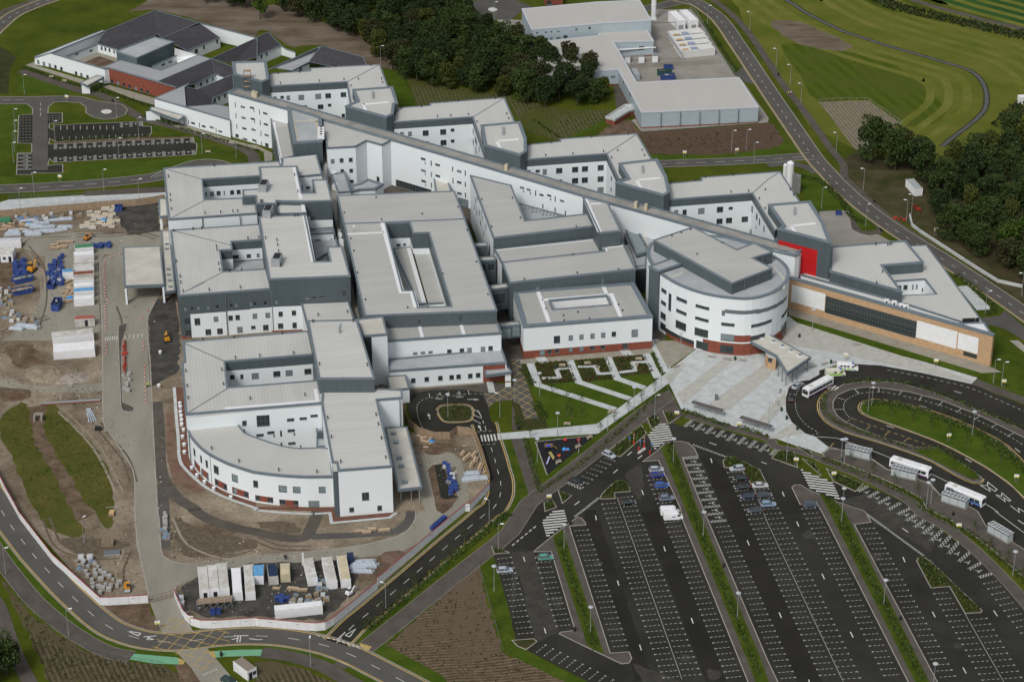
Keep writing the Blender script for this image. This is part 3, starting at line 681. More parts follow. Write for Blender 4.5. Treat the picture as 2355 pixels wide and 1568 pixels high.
# ---- ward wings and slate towers
wings = [('t01:120,682 495,658 500,632 1138,598 1212,805 1290,1060 870,960 835,757 128,797',
          't01:175,908,24,35 240,898,32,24 297,902,32,38 416,898,52,44 572,888,54,44 663,884,52,44 804,874,52,44 444,990,52,36 594,986,52,42 676,970,32,24 672,1066,50,24 803,1070,32,42', 'first ward wing from the west, white with a dark eaves band'),
         ('t01:1278,998 1598,975 1600,955 2283,903 2395,1165 t02:100,1400 t01:2100,1400 1990,1080 1268,1128',
          't01:1280,1240,28,40 1341,1237,35,38 1416,1232,35,38 1560,1226,55,48 1721,1216,55,48 1807,1199,35,26 1561,1318,55,28 1724,1315,55,48 1808,1300,35,26 1811,1393,32,18 1997,1310,8,50 1997,1210,8,40 2018,1285,8,50 2027,1310,8,45 2055,1370,8,50 2022,1385,8,50', 'second ward wing from the west, white with a dark eaves band'),
         ('t02:135,1337 440,1305 442,1283 1147,1233 1290,1480 1300,1540 t12:1110,60 980,90 t02:868,1418 135,1470',
          'C4:860,87,48,30 942,95,46,60 1108,82,72,60 1291,70,70,60 1404,62,70,60 1585,48,70,60 755,98,44,40 1107,205,72,40 1290,198,72,60 1402,190,70,60 1583,178,70,60 1403,297,70,18 1582,302,70,56 1708,170,12,50 1705,295,12,40', 'third ward wing from the west, white with three rows of windows, between two slate towers'),
         ('t12:1427,127 1740,97 1738,70 t13:110,15 292,292 400,330 60,560 t12:2208,215 1450,272',
          't12:1508,392,38,48 1587,388,38,48 1740,375,58,50 1912,362,58,50 2011,350,38,24 1737,475,55,30 1908,470,56,48 1995,462,56,48 2140,451,58,48 2002,556,35,14 2208,357,14,60 2250,428,14,60 2275,472,12,60 2317,538,12,60 2242,523,8,25 2196,572,12,60', 'easternmost ward wing, white with dark band, its roof behind the tower with the red wall')]
for s_, w_, lb in wings:
    b = thing('ward_wing', lb, 'building', tuple(pts(s_, 19)[0].xy) + (0,), 'ward wings behind the spine')
    block(b, s_, 19.0, wall=WHITE, roof=SEAM_W, bands=[(16.4, 19, DARK)], win=w_, up=.2)
    L = pts(s_, 19)
wv = ['t01:225,775 581,755 808,740 940,735 873,800 1154,735 1165,770 204,682 398,672 735,622 1055,610', 't01:1668,1080 1790,1072 1952,1062 2031,1128 1341,998 1522,988 1861,938 2200,915 2305,1055 2323,1100',
      't02:309,1440 559,1423 840,1402 970,1393 914,1460 1195,1390 1217,1437 163,1335 358,1320 727,1268 1065,1243', 't12:1462,125 1687,105 1777,72 2032,52 2013,210 2174,200 2272,270 2328,187 2325,360 t13:203,185 234,235']
for k, s_ in enumerate(wv): vents(bpy.data.objects['ward_wing' + ('' if k == 0 else '.00%d' % k)], s_, 19.0, .7)
for k, s_ in enumerate(('t01:840,755 1130,602', 't01:1995,1080 2278,908', 't02:870,1418 1145,1238', 't12:2212,212 t13:0,85 105,18')):
    strip(bpy.data.objects['ward_wing' + ('' if k == 0 else '.00%d' % k)], s_, 19.0, .35, COPE, 'hip_flashing', .06)
towers = [('t00:2135,580 t01:92,568 118,738 55,762 t00:2150,690', '', 'westernmost slate-clad roof tower on the spine, with scaffolding beside it'),
          ('t01:885,832 1255,806 1303,958 1272,965 1262,1058 1198,1088 820,985 928,938', 't01:985,965 1215,942;t01:985,960 1012,1028', 'second slate-clad roof tower from the west, with white L-shaped walkway on its roof'),
          ('t01:2066,1160 t02:72,1128 130,1280 132,1400 75,1436 t01:2100,1345', 't01:2215,1300 t02:60,1283;t01:2215,1300 2250,1378', 'third slate-clad roof tower from the west, partly cutting the second wing roof'),
          ('t02:980,1510 1335,1470 t12:1420,65 1450,208 1395,240 950,120 1062,83', 't12:1145,92 1360,72;t12:1145,92 1190,175', 'fourth slate-clad roof tower from the west, above the glazed link'),
          ('t13:0,322 385,292 508,485 578,676 88,545 140,522', 't13:210,512 435,490;t13:210,512 255,580', 'easternmost slate-clad tower with a big bright red wall panel facing the drum')]
for k, (s_, st, lb) in enumerate(towers):
    b = thing('roof_tower', lb, 'tower', tuple(pts(s_, 22)[0].xy) + (0,), 'slate towers along the spine')
    block(b, s_, 22.0, wall=DARK, roof=SEAM_W, up=.4, inn=.9, dn=.1, patch=[('t13:266,842,362,310', RED)] if k == 4 else [], doors='t13:165,718,42,50' if k == 4 else '')
    if st:
        for q in st.split(';'): strip(b, q, 22.0, 1.0)
for k, s_ in ((1, 't01:1073,845 1075,905'), (2, 't01:2272,1170 2274,1240'), (3, 't12:1200,-40 1202,25'), (4, 't13:246,340 243,410')):
    L = pts(s_, 22.3); mb = MB(); mb.bar(L[0], L[1], .8, .35, METAL); mb.obj('roof_duct', bpy.data.objects['roof_tower.00%d' % k])

# ---- the round drum with its penthouse
b = bld('round_entrance_building', 'oval white drum building with ribbon windows and a slate penthouse, at the plaza', 'C5:1300,1560')
DR = smooth(pts('C5:262,287 205,340 186,400 196,470 245,560 330,652 560,790 850,890 1150,938 1400,942 1640,872 1780,768 1825,660 1800,575 1725,500 1630,440 1480,350 1300,290 1110,238 900,215 600,205 400,225', 19.0), 3, True)
dw = ('C5:380,850,60,45 376,990,60,45 371,1138,62,75 584,955,120,40 830,1040,145,34 450,980,36,200 580,1095,120,38 824,1180,144,34 574,1248,120,88 818,1332,144,88 1113,1236,162,34 1508,1228,250,34 1765,1115,60,34 1755,1272,52,76 '
      '1106,1385,165,78')
L_ = DR
rg = Ring(DR)
block(b, '', 19.0, L=DR, wall=WHITE, roof=GRAVEL, up=.25, inn=.9, dn=.1, bands=[(0, 0.02, BRICK)],
      patch=[('C5:1470,1530,1300,200', BRICK), ('C5:1280,1402,190,78', BRICK), ('C5:560,1390,330,60', GLASS), ('C5:570,1440,340,60', BRICK), ('C5:953,1490,135,90', BRICK), ('C5:820,1480,140,90', GLASS), ('C5:1100,1520,160,90', GLASS), ('C5:1275,1535,185,90', BRICK),
             ('C5:370,1260,62,80', GLASS), ('C5:1270,1098,380,44', FRAME), ('C5:1060,1105,44,62', FRAME), ('C5:1500,1080,120,44', FRAME), ('C5:1600,1050,110,44', FRAME), ('C5:1690,1010,80,44', FRAME), ('C5:1760,960,60,44', FRAME), ('C5:1460,1400,160,90', GLASS), ('C5:1740,1400,70,70', BRICK), ('C5:1760,1380,30,110', GLASS)],
      win=dw)
block(b, 'C5:265,270 715,118 1215,378 1415,302 1628,408 1400,475 1625,592 1165,765', 22.7, z0=18.5, wall=DARK, roof=SEAM_E, up=.2)
block(b, 'C5:210,572 465,482 578,545 325,628', 20.0, z0=0, wall=DARK, roof=GRAVEL, up=.3)
strip(b, 'C5:435,705 600,643', 19.0, .9, FELT)
cv = smooth(pts('C5:1640,590 1730,690 1755,760 1740,830', 19.0), 4); mb = MB(); A = offset(cv, .6, False)
for i in range(len(cv) - 1): mb.face([cv[i] + Vector((0, 0, .1)), cv[i + 1] + Vector((0, 0, .1)), A[i + 1] + Vector((0, 0, .1)), A[i] + Vector((0, 0, .1))], FELT)
mb.obj('parapet_gutter', b)
for s_ in ('C5:1312,715', 'C5:1470,655', 'C5:1520,450'):
    q = pts(s_, 22.7)[0]; mb = MB(); mb.cyl((q.x, q.y - .1, 19), (q.x, q.y - .1, 22.6), .12, .12, FRAME, 6); mb.obj('downpipe', b, (q.x, q.y, 19))
vents(b, 'C5:472,225 580,188 687,148 762,435 1055,305', 22.7, .4)
b = bld('spine_end_wall', 'tall white slab end of the spine with a dark slatted edge, beside the red wall', 't13:235,990', cat='building')
block(b, 't13:60,728 285,752 290,772 248,790 20,735', 17.2, wall=WHITE, roof=GRAVEL, up=.1, inn=.3, patch=[('t13:262,870,26,260', FRAME)])
b = bld('entrance_canopy', 'grey angular entrance canopy on slim dark columns projecting from the drum over the plaza', 't23:170,440', cat='canopy')
block(b, 'D:1725,782 D:1766,768 t23:392,152 175,298 75,137 t22:2200,12', 4.9, z0=4.1, wall=COPE, roof=FELT, up=.12, dn=.2)
for q in pts('t23:168,300 97,215 133,265 226,275 268,255 365,175', 4.1):
    mb = MB(); mb.cyl((q.x, q.y, 0), (q.x, q.y, 4.1), .13, .13, FRAME, 8); mb.obj('column', b, (q.x, q.y, 0))
for q in pts('t23:50,15 132,55 212,98 293,140 t13:-60,1545', 4.9):
    mb = MB(); mb.box(q + Vector((0, 0, .25)), (1.3, 1.3, .5), WPAINT, .4, GLASS2); mb.obj('rooflight', b, q)
block(b, 't22:2330,110 t23:0,110 70,140 72,170 0,150', 3.9, wall=SAND, cope=False, win='t23:20,178,36,40')

# ---- sandstone framed building on the east
b = bld('sandstone_building', 'low east building with a sand brick frame round white panels and a long glazed strip', 't23:2043,230')
block(b, 't13:578,708 1262,652 1428,850 1052,880 1232,1120 568,932', 13.0, wall=DARK, roof=SEAM_W, up=.3, inn=.6)
block(b, 't13:1320,697 1455,690 1600,880 1985,1412 1770,1390 1228,1215 300,960', 9.6, wall=WHITE, roof=SEAM_W, up=.1, holes=['t13:1135,1020 1440,1000 1547,1138 1230,1152'], hole_floor=4.5,
      win='t13:1207,1080,35,40 1263,1077,38,42 1331,1073,14,42 1367,1070,14,42 1420,1100,12,35')
FS = pts('t13:196,992 2068,1518', 10.4); FB = offset(FS, 1.2, False)
block(b, '', 10.4, L=FS + FB[::-1], wall=SAND, roof=COPE, up=.12, inn=.3,
      patch=[('t13:368,1172,314,158', WPAINT), ('t13:1550,1510,380,160', WPAINT), ('t13:1838,1590,190,150', WPAINT)],
      win='', )
rgF = Ring(FS, False)
if rgF.nrm[0].y > 0: rgF = Ring(FS[::-1], False); 
rgF.nrm = [n if n.y < 0 else -n for n in rgF.nrm]
def fq(s): 
    u, v = PX(s)[0]; h = rgF.hit(u, v, -3, 12, .1); return (h[1], h[2])
gl = MB(); a = fq('t13:528,1220'); c = fq('t13:1362,1460'); lo = fq('t13:940,1425')[1]; hi = fq('t13:940,1270')[1]
quadrun(gl, rgF, min(a[0], c[0]), max(a[0], c[0]), lo, hi, GLASS, .04); gw = gl.obj('ribbon_window', b)
s0, s1 = min(a[0], c[0]), max(a[0], c[0])
for k in range(33):
    q = s0 + (s1 - s0) * k / 32; mb = MB(); quadrun(mb, rgF, q - .028, q + .028, lo, hi, FRAME, .1); mb.obj('mullion', gw)
for k in (0, .33, .62, 1):
    mb = MB(); quadrun(mb, rgF, s0, s1, lo + (hi - lo) * k - .05, lo + (hi - lo) * k + .05, FRAME, .11); mb.obj('transom', gw)
a = fq('t23:1800,70'); c = fq('t23:1925,100'); mb = MB(); quadrun(mb, rgF, min(a[0], c[0]), max(a[0], c[0]), 1.2, 2.6, GLASS, .05); mb.obj('window', b)
block(b, 't13:1755,1412 1985,1405 2060,1515 t13:1935,1480', 9.9, wall=WHITE, roof=WPAINT, up=.3)
for k, s_ in enumerate(('t13:1090,1235', 't13:1160,1250', 't13:1230,1275', 't13:1268,1285')):
    p = pts(s_, 9.7)[0]; mb = MB(); mb.box(p + Vector((0, .4, .8)), (1.5, .8, 1.6), WPAINT, -.3); mb.cyl(p + Vector((.1, -.05, .8)), p + Vector((.1, -.08, .8)), .45, .45, BLACK, 10); mb.obj('condenser_unit', b, p)
for s_ in ('t13:1802,1395', 't13:1824,1393', 't13:1850,1392', 't13:1884,1390', 't13:1922,1388'):
    p = pts(s_, 9.7)[0]; mb = MB(); mb.box(p + Vector((0, 0, .5)), (1.0, .8, 1.0), BLACK); mb.obj('condenser_unit', b, p)
vents(b, 't13:990,690 1099,695 1118,690 1136,685 1052,942 997,1045', 13.0, .8)

# ---- low north-west courtyard building
b = bld('low_courtyard_building', 'low white courtyard building with dark pitched roofs and a red brick front, top left', 't00:960,800')
def pitch(parent, s, mt=SLATE, name='roof_slope'):
    ps = PX(s); L = [at(p[0], p[1], p[2]) for p in ps]; mb = MB(); mb.poly([L], mt)
    M_ = mb.obj(name, parent)
    if name == 'roof_slope':
        m2 = MB()
        for i in range(len(L)): m2.bar(L[i] + Vector((0, 0, .06)), L[(i + 1) % len(L)] + Vector((0, 0, .06)), .28, .12, COPE)
        m2.obj('edge_flashing', M_)
    return L
def pwall(parent, s, mt=WHITE, z0=0.0, win=''):
    ps = PX(s); L = [at(p[0], p[1], p[2]) for p in ps]
    for i in range(len(L) - 1):
        rg_ = Ring([L[i], L[i + 1]], False); rg_.nrm = [n if n.y < 0 or abs(n.y) < .2 else -n for n in rg_.nrm]
        z_ = min(L[i].z, L[i + 1].z); rr_ = win_rects(rg_, PW(win), z0, z_) if win else []
        mb = MB(); wall_mesh(mb, rg_, z0, z_, mt, rr_)
        if abs(L[i].z - L[i + 1].z) > .05:
            hi_ = L[i] if L[i].z > L[i + 1].z else L[i + 1]
            mb.face([Vector((L[i].x, L[i].y, z_)), Vector((L[i + 1].x, L[i + 1].y, z_)), hi_], mt)
        mb.obj('wall', parent); windows_on(rg_, rr_, parent)
    mb = MB()
    for i in range(len(L) - 1): mb.bar(L[i] + Vector((0, 0, .1)), L[i + 1] + Vector((0, 0, .1)), .45, .3, COPE)
    mb.obj('eaves_trim', parent)
wk = 't00:352,572,22,35 405,590,22,35 459,605,22,35 510,621,22,35 565,637,22,35 700,679,22,35 749,694,22,35 805,709,22,30'
pwall(b, 't00:318,538,2.6 462,492,6 962,640,6', win=wk); pwall(b, 't00:962,640,6 1000,630,6')
pwall(b, 't00:1000,630,6 1618,808,6', BRICK, win='t00:1030,752,22,36 1083,768,24,34 1138,785,24,34 1190,801,24,34 1248,818,24,34 1302,833,24,34 1355,850,24,34')
pitch(b, 't00:970,288,6.5 1430,98,9 1450,318,5 1085,465,3.8 890,408,3.8'); pitch(b, 't00:1430,98,9 1828,212,9 1490,355,5 1450,318,5')
pitch(b, 't00:1828,212,8.5 2022,352,4.2 1722,472,4.2 1490,355,6')
pwall(b, 't00:890,408,3.8 1085,465,3.8', win='t00:935,447,16,30 969,455,16,30 1007,465,16,30 1050,478,16,30'); pwall(b, 't00:1722,472,4.2 2022,352,4.2', win='t00:1997,385,16,35 1875,438,16,35 1805,475,30,35')
pwall(b, 't00:320,528,2.6 945,285,2.6'); pwall(b, 't00:470,492,5.7 968,290,5.7'); pitch(b, 't00:318,530,2.6 945,285,2.6 970,288,5.8 462,492,5.8', WPAINT, 'parapet_slope')
pwall(b, 't00:615,520,3.6 890,415,3.6', WHITE, win='t00:705,500,30,14 835,470,30,14'); pwall(b, 't00:1835,215,6.2 2345,348,5.4')
mb = MB(); mb.poly([pts('t00:640,560 890,470 1075,520 1080,560 935,640', .4)], PAVE2); mb.obj('courtyard_floor', b)
mb = MB(); mb.poly([pts('t00:780,575 910,520 1060,570 930,620', .45)], SOIL); mb.obj('planting_bed', b)
block(b, 't00:1070,478 1420,345 1600,390 1255,540', 8.6, wall=mat('blue_grey_cladding', (.085, .115, .13), .5, .05), roof=GRAVEL, up=.2)
GR2 = seam_mat('grey_metal_roof', (.33, .34, .35), bang('t00:1340,720 1830,510', 5.5) + math.pi / 2, 1.0, .06)
block(b, 't00:938,628 1105,555 1480,652 1822,508 1942,546 1452,752 1000,628', 5.9, wall=WHITE, roof=GR2, up=.1, inn=.3)
pwall(b, 't00:1400,615,5.2 1625,515,5.2', WHITE, win='t00:1502,597,34,14 1565,570,34,14'); pitch(b, 't00:1605,445,8 1815,508,6 1640,590,3 1605,540,3', WPAINT, 'parapet_slope')
pitch(b, 't00:1452,752,5.9 1942,546,7.8 1978,680,4.5 1760,785,4.5 1615,808,5.9'); pitch(b, 't00:1942,546,7.8 2145,620,7.8 2145,690,5 2060,712,4.5 1978,680,4.5')
pwall(b, 't00:1790,790,4.2 1985,688,4.2 2060,712,4.2', win='t00:1848,775,18,35 1905,748,18,35 1955,728,18,35')
pitch(b, 't00:1700,800,7 1815,825,5.5 2140,690,7 2150,820,4.2 1960,905,4.2 1950,968,4.2 1715,985,7'); pitch(b, 't00:1418,907,7.0 1745,768,7.0 1700,805,7 1715,985,7.0', GR2)
pwall(b, 't00:1962,905,4.2 2148,828,4.2', win='t00:1978,925,16,32 2015,908,16,32 2068,885,16,32')
pitch(b, 't00:1715,985,7 1980,965,6.5 2105,985,6.5 2110,1106,6.8', GR2)
pwall(b, 't00:1418,907,7.0 2112,1108,7.0', win='t00:1735,1125,8,38 1775,1135,36,16 1834,1152,8,38 1873,1164,36,16 1947,1173,36,16 1987,1198,8,38 2025,1210,36,16')
pitch(b, 't00:1945,542,7.8 2365,350,7.8 2365,530,4.2 2138,590,4.2'); pitch(b, 't01:0,352,7.8 108,300,7.8 230,420,4 0,525,4')
pwall(b, 't01:0,525,4 230,425,4 270,455,3 360,485,3', win='t01:50,522,16,34 98,500,16,34')
pitch(b, 't01:180,630,4 590,430,7.5 485,575,4 330,655,4', GR2, 'roof_slope'); pitch(b, 't01:600,426,8.5 985,530,7.5 1015,610,6 700,618,4 485,572,4')
pitch(b, 't01:95,650,4 180,628,4 590,430,8.4 480,478,5'); pwall(b, 't01:330,655,3.4 490,585,3.4', win='t01:410,640,24,30')
b2 = bld('entrance_canopy', 'flat grey porch canopy on a white wall leg at the north-west building', 't00:790,860', cat='canopy')
block(b2, 't00:735,765 892,695 957,712 805,792', 3.9, z0=3.2, wall=COPE, roof=FELT, up=.1, dn=.1)
q = pts('t00:785,790', 3.4)[0]; mb = MB(); mb.box((q.x, q.y + .5, 1.6), (3.0, .6, 3.2), WHITE); mb.obj('leg', b2, (q.x, q.y, 0))
for q in pts('t00:845,775 900,748 950,722', 3.4): mb = MB(); mb.cyl((q.x, q.y, 0), (q.x, q.y, 3.2), .12, .12, FRAME, 6); mb.obj('post', b2, (q.x, q.y, 0))
b2 = bld('entrance_canopy', 'long flat beige canopy with dark columns on the white wall beside the spine end', 't00:1400,1095', cat='canopy')
block(b2, 't00:1375,1010 1392,985 1698,1068 1642,1108', 4.1, z0=3.4, wall=COPE, roof=FELT, up=.1, dn=.1)
q = pts('t00:1405,1030', 3.4)[0]; mb = MB(); mb.box((q.x, q.y, 1.7), (5.0, .6, 3.4), WHITE); mb.obj('leg', b2, (q.x, q.y, 0))
for q in pts('t00:1475,1050 1525,1065 1575,1078 1650,1100 1690,1075', 3.4): mb = MB(); mb.cyl((q.x, q.y, 0), (q.x, q.y, 3.4), .12, .12, FRAME, 6); mb.obj('post', b2, (q.x, q.y, 0))

# ---- energy centre sheds at the top
b = bld('energy_centre_shed', 'big shed with a beige roof and pale blue-grey walls, nearest to the tall white chimney', 't02:180,390')
block(b, 't02:90,85 780,22 1172,5 1280,190 850,212 180,275', 10.5, wall=SHEET, roof=SHEDROOF, up=.1, inn=.4, dn=.3, copem=mat('white_eaves', (.5, .53, .57), .5),
      win='t02:230,305,20,10 311,299,22,10 361,296,20,10 426,292,22,10 592,271,20,20 713,262,20,20 229,370,40,24 310,364,38,22 361,358,22,18 425,354,38,18 491,342,38,26')
WE = MATS['white_eaves']
b = bld('energy_centre_shed', 'L-shaped shed with a wide beige roof reaching down beside the dark trees and plant yard', 't02:1195,1188')
block(b, 't02:185,395 800,330 775,268 1220,247 1302,380 932,388 1145,762 2085,715 2265,988 1190,1037 975,642 820,652 300,700', 6.3, wall=SHEET, roof=SHEDROOF, up=.1, inn=.4, dn=.3, copem=WE, bands=[(0, .5, BRICK)],
      win='t02:1190,445,48,30 930,708,40,16 1022,760,10,18 1086,870,12,30')
pp_ = pts('t02:1370,1035 1548,1028 1727,1022 1905,1012 2083,1002', 6.2)
for q in pp_: mb = MB(); mb.cyl((q.x, q.y - .15, 0), (q.x, q.y - .15, 6.1), .13, .13, FRAME, 6); mb.obj('downpipe', b, (q.x, q.y, 0))
b = bld('brick_stair_ramp', 'red brick stepped ramp wall with a concrete walkway beside the energy centre', 't02:945,1110', cat='ramp')
block(b, 't02:862,1085 1035,972 1100,970 1125,1010 1085,1022 945,1108', 2.2, wall=BRICK, roof=PAVE, up=.5, copem=PAVE, inn=.25)

# ================================================================ GROUND, ROADS, PATHS
def rowmat(name, c1, c2, ang, pitch, warp=1.5, base2=None):
    """planted or ploughed rows: alternate strips along direction ang, wavering"""
    if name in MATS: return MATS[name]
    m = mat(name, c1, 0.95, spec=0.1); n = m.node_tree; b = n.nodes['Principled BSDF']
    g = n.nodes.new('ShaderNodeNewGeometry'); mp = n.nodes.new('ShaderNodeMapping'); mp.inputs['Rotation'].default_value = (0, 0, -ang)
    n.links.new(g.outputs['Position'], mp.inputs[0])
    wv = n.nodes.new('ShaderNodeTexWave'); wv.bands_direction = 'Y'; wv.inputs['Scale'].default_value = math.pi * 2 / pitch / 20 * 1.0
    wv.inputs['Scale'].default_value = 0.314 / pitch; wv.inputs['Distortion'].default_value = warp; wv.inputs['Detail'].default_value = 2; wv.inputs['Detail Scale'].default_value = 0.35
    n.links.new(mp.outputs[0], wv.inputs[0])
    a = n.nodes.new('ShaderNodeTexNoise'); a.inputs['Scale'].default_value = 0.5; a.inputs['Detail'].default_value = 9; a.inputs['Roughness'].default_value = .7
    n.links.new(g.outputs['Position'], a.inputs['Vector'])
    a2 = n.nodes.new('ShaderNodeTexNoise'); a2.inputs['Scale'].default_value = 0.045; a2.inputs['Detail'].default_value = 5
    n.links.new(g.outputs['Position'], a2.inputs['Vector'])
    ad = n.nodes.new('ShaderNodeMath'); ad.operation = 'MULTIPLY_ADD'; ad.inputs[1].default_value = 0.32
    n.links.new(wv.outputs['Fac'], ad.inputs[0]); 
    ad2 = n.nodes.new('ShaderNodeMath'); ad2.operation = 'MULTIPLY_ADD'; ad2.inputs[1].default_value = 1.0; ad2.inputs[2].default_value = -0.25
    n.links.new(a.outputs[0], ad2.inputs[0]); n.links.new(ad2.outputs[0], ad.inputs[2])
    r = n.nodes.new('ShaderNodeValToRGB'); r.color_ramp.elements[0].position = 0.25; r.color_ramp.elements[1].position = 0.75
    r.color_ramp.elements[0].color = (*c1, 1); r.color_ramp.elements[1].color = (*c2, 1); n.links.new(ad.outputs[0], r.inputs[0])
    out = r.outputs[0]
    if base2:
        mx = n.nodes.new('ShaderNodeMix'); mx.data_type = 'RGBA'; rr = n.nodes.new('ShaderNodeValToRGB'); rr.color_ramp.elements[0].position = .45; rr.color_ramp.elements[1].position = .6
        n.links.new(a2.outputs[0], rr.inputs[0]); n.links.new(rr.outputs[0], mx.inputs[0]); n.links.new(out, mx.inputs[6]); mx.inputs[7].default_value = (*base2, 1); out = mx.outputs[2]
    n.links.new(out, b.inputs['Base Color']); return m
def wang(s): a, b = pts(s, 0); return math.atan2(b.y - a.y, b.x - a.x)
FIELD = mat('mown_field', (0.078, 0.100, 0.010), 0.95, rgb2=(0.126, 0.130, 0.024), vs=.05, detail=8, fine=.18); FIELDL = mat('mown_field_band', (0.092, 0.116, 0.013), 0.95, rgb2=(0.152, 0.152, 0.034), vs=.07, detail=8, fine=.2)
FIELD2 = rowmat('mown_field_inner', (0.048, 0.074, 0.005), (0.084, 0.108, 0.010), wang('t03:800,560 1300,960'), 5.0, 3.0, (0.068, 0.086, 0.012))
FARF = mat('far_field', (0.022, 0.062, 0.012), 0.95, rgb2=(0.032, 0.085, 0.018), vs=0.05)
PLOT = rowmat('planted_plot', (0.13, 0.115, 0.075), (0.26, 0.225, 0.17), wang('t03:600,960 900,1300') , 1.4, 2.0)
ROWG = rowmat('planted_rows_green', (0.05, 0.062, 0.016), (0.135, 0.115, 0.065), wang('t02:300,1000 420,1230'), 1.5, 2.0, (0.065, 0.075, 0.018))
ROWB = rowmat('planted_rows_brown', (0.065, 0.042, 0.03), (0.155, 0.105, 0.075), wang('t02:1500,1200 1800,1400'), 1.2, 4.0, (.10, .065, .045))
ROWS = rowmat('planted_rows_soil', (0.070, 0.052, 0.030), (0.20, 0.15, 0.105), wang('t31:1500,1100 2100,1050'), 1.2, 6.0, (0.115, 0.088, 0.058))
ROWW = rowmat('planted_rows_west', (0.050, 0.045, 0.020), (0.15, 0.115, 0.08), wang('t30:300,1000 420,1300'), 1.3, 4.0, (0.09, 0.075, 0.04))
HILLB = mat('dry_brown_slope', (0.095, 0.07, 0.045), 0.95, rgb2=(0.18, 0.148, 0.115), vs=0.12, detail=9, stretch=(.5, 1.3, 1))
BED = mat('planting_bed', (0.026, 0.038, 0.010), 0.95, rgb2=(0.060, 0.052, 0.020), vs=0.5, detail=6)
ROUGHG = mat('site_rough_grass', (0.060, 0.072, 0.014), 0.95, rgb2=(0.105, 0.095, 0.024), vs=0.12, detail=9)
RUBBER = mat('black_rubber_surface', (0.012, 0.012, 0.014), 0.8)
STREAM = mat('stream_water', (0.05, 0.055, 0.055), 0.2, 0.3, 0.5, spec=0.6)

mb = MB(); mb.face([(-3000, -1200, 0), (3000, -1200, 0), (3000, 5000, 0), (-3000, 5000, 0)], GRASS); struct('ground', mb)
NZ = [0]
def lift(z): NZ[0] += 1; return z + NZ[0] * 0.0001
def sheet(name, s, mt, z, sm=0, closed=True, kind='structure', rag=0):
    z = lift(z)
    L = pts(s, 0)
    if sm: L = smooth(L, sm, True)
    if rag:
        r_ = random.Random(len(s)); M_ = []
        for i in range(len(L)):
            a, b_ = L[i], L[(i + 1) % len(L)]; n_ = max(1, int((b_ - a).length / 1.6)); d = (b_ - a).normalized(); q = Vector((-d.y, d.x, 0))
            for k in range(n_): M_.append(a.lerp(b_, k / n_) + q * r_.uniform(-rag, rag))
        L = M_
    mb = MB(); mb.poly([[Vector((p.x, p.y, z)) for p in L]], mt); return struct(name, mb, kind)
def raised(name, s, mt, h=0.12, kerb=KERB, kw=0.22, sm=0, kname='kerb'):
    """pavement, verge or island standing above the road, with its kerb as a part"""
    h = lift(h)
    L = pts(s, h)
    if sm: L = smooth(L, sm, True)
    sg = 1 if area(L) > 0 else -1
    mb = MB(); mb.poly([[Vector((p.x, p.y, h)) for p in L]], mt)
    for i in range(len(L)):
        a, b = L[i], L[(i + 1) % len(L)]; f = [Vector((a.x, a.y, 0)), Vector((b.x, b.y, 0)), Vector((b.x, b.y, h)), Vector((a.x, a.y, h))]
        if sg < 0: f.reverse()
        mb.face(f, kerb or mt)
    o = struct(name, mb)
    if kerb:
        A = offset(L, -.02 * sg); B = offset(L, kw * sg); k = MB(); n = len(L)
        for i in range(n):
            j = (i + 1) % n; zz = h + .012
            F = [Vector((A[i].x, A[i].y, zz)), Vector((A[j].x, A[j].y, zz)), Vector((B[j].x, B[j].y, zz)), Vector((B[i].x, B[i].y, zz))]
            if sg < 0: F.reverse()
            k.face(F, kerb)
        k.obj(kname, o)
    return o
def rib(mb, L, w_, mt, z, off=0.0):
    NZ[0] += .12; z += NZ[0] * 0.0001
    A = offset(L, off + w_ / 2, False); B = offset(L, off - w_ / 2, False)
    for i in range(len(L) - 1):
        mb.face([Vector((q.x, q.y, z)) for q in (B[i], B[i + 1], A[i + 1], A[i])], mt)
def walk(L):
    c = [0.0]
    for i in range(len(L) - 1): c.append(c[-1] + (L[i + 1] - L[i]).length)
    def f(s):
        s = max(0, min(c[-1], s))
        for i in range(len(L) - 1):
            if s <= c[i + 1] + 1e-9:
                t = (s - c[i]) / max(1e-9, c[i + 1] - c[i]); d = (L[i + 1] - L[i]).normalized(); return L[i].lerp(L[i + 1], t), d
        return L[-1], (L[-1] - L[-2]).normalized()
    return f, c[-1]
def dashes(mb, L, on, gap, w_, mt, z, off=0.0, start=0.0):
    if off: L = offset(L, off, False)
    f, T = walk(L); s = start
    while s < T - on * .5:
        a, _ = f(s); b_, _ = f(min(T, s + on)); rib(mb, [a, b_], w_, mt, z); s += on + gap
def road(name, s, w_, mt=ROAD, z=0.03, sm=5, centre=(2.0, 4.0), edge=None, kerbw=0.3):
    L = smooth(pts(s, 0), sm); mb = MB(); rib(mb, L, w_, mt, z); o = struct(name, mb)
    if kerbw:
        k = MB()
        for sd_ in (1, -1): rib(k, L, kerbw, KERB, z + .05, sd_ * (w_ / 2 + kerbw / 2))
        k.obj('kerb', o)
    if centre: k = MB(); dashes(k, L, centre[0], centre[1], .16, PAINT, z + .008); k.obj('lane_marking', o)
    if edge:
        k = MB()
        for sd_ in (1, -1):
            if edge in ('both',) or (edge == 'left' and sd_ == 1) or (edge == 'right' and sd_ == -1): rib(k, L, .32, YPAINT, z + .008, sd_ * (w_ / 2 - .35))
        k.obj('yellow_line', o)
    return o, L
def line(s, w_=.12, mt=PAINT, z=0.05, name='road_marking', sm=0, dash=None, closed=False):
    L = pts(s, 0)
    if sm: L = smooth(L, sm, closed)
    mb = MB()
    if dash: dashes(mb, L, dash[0], dash[1], w_, mt, z)
    else: rib(mb, L, w_, mt, z)
    return struct(name, mb)
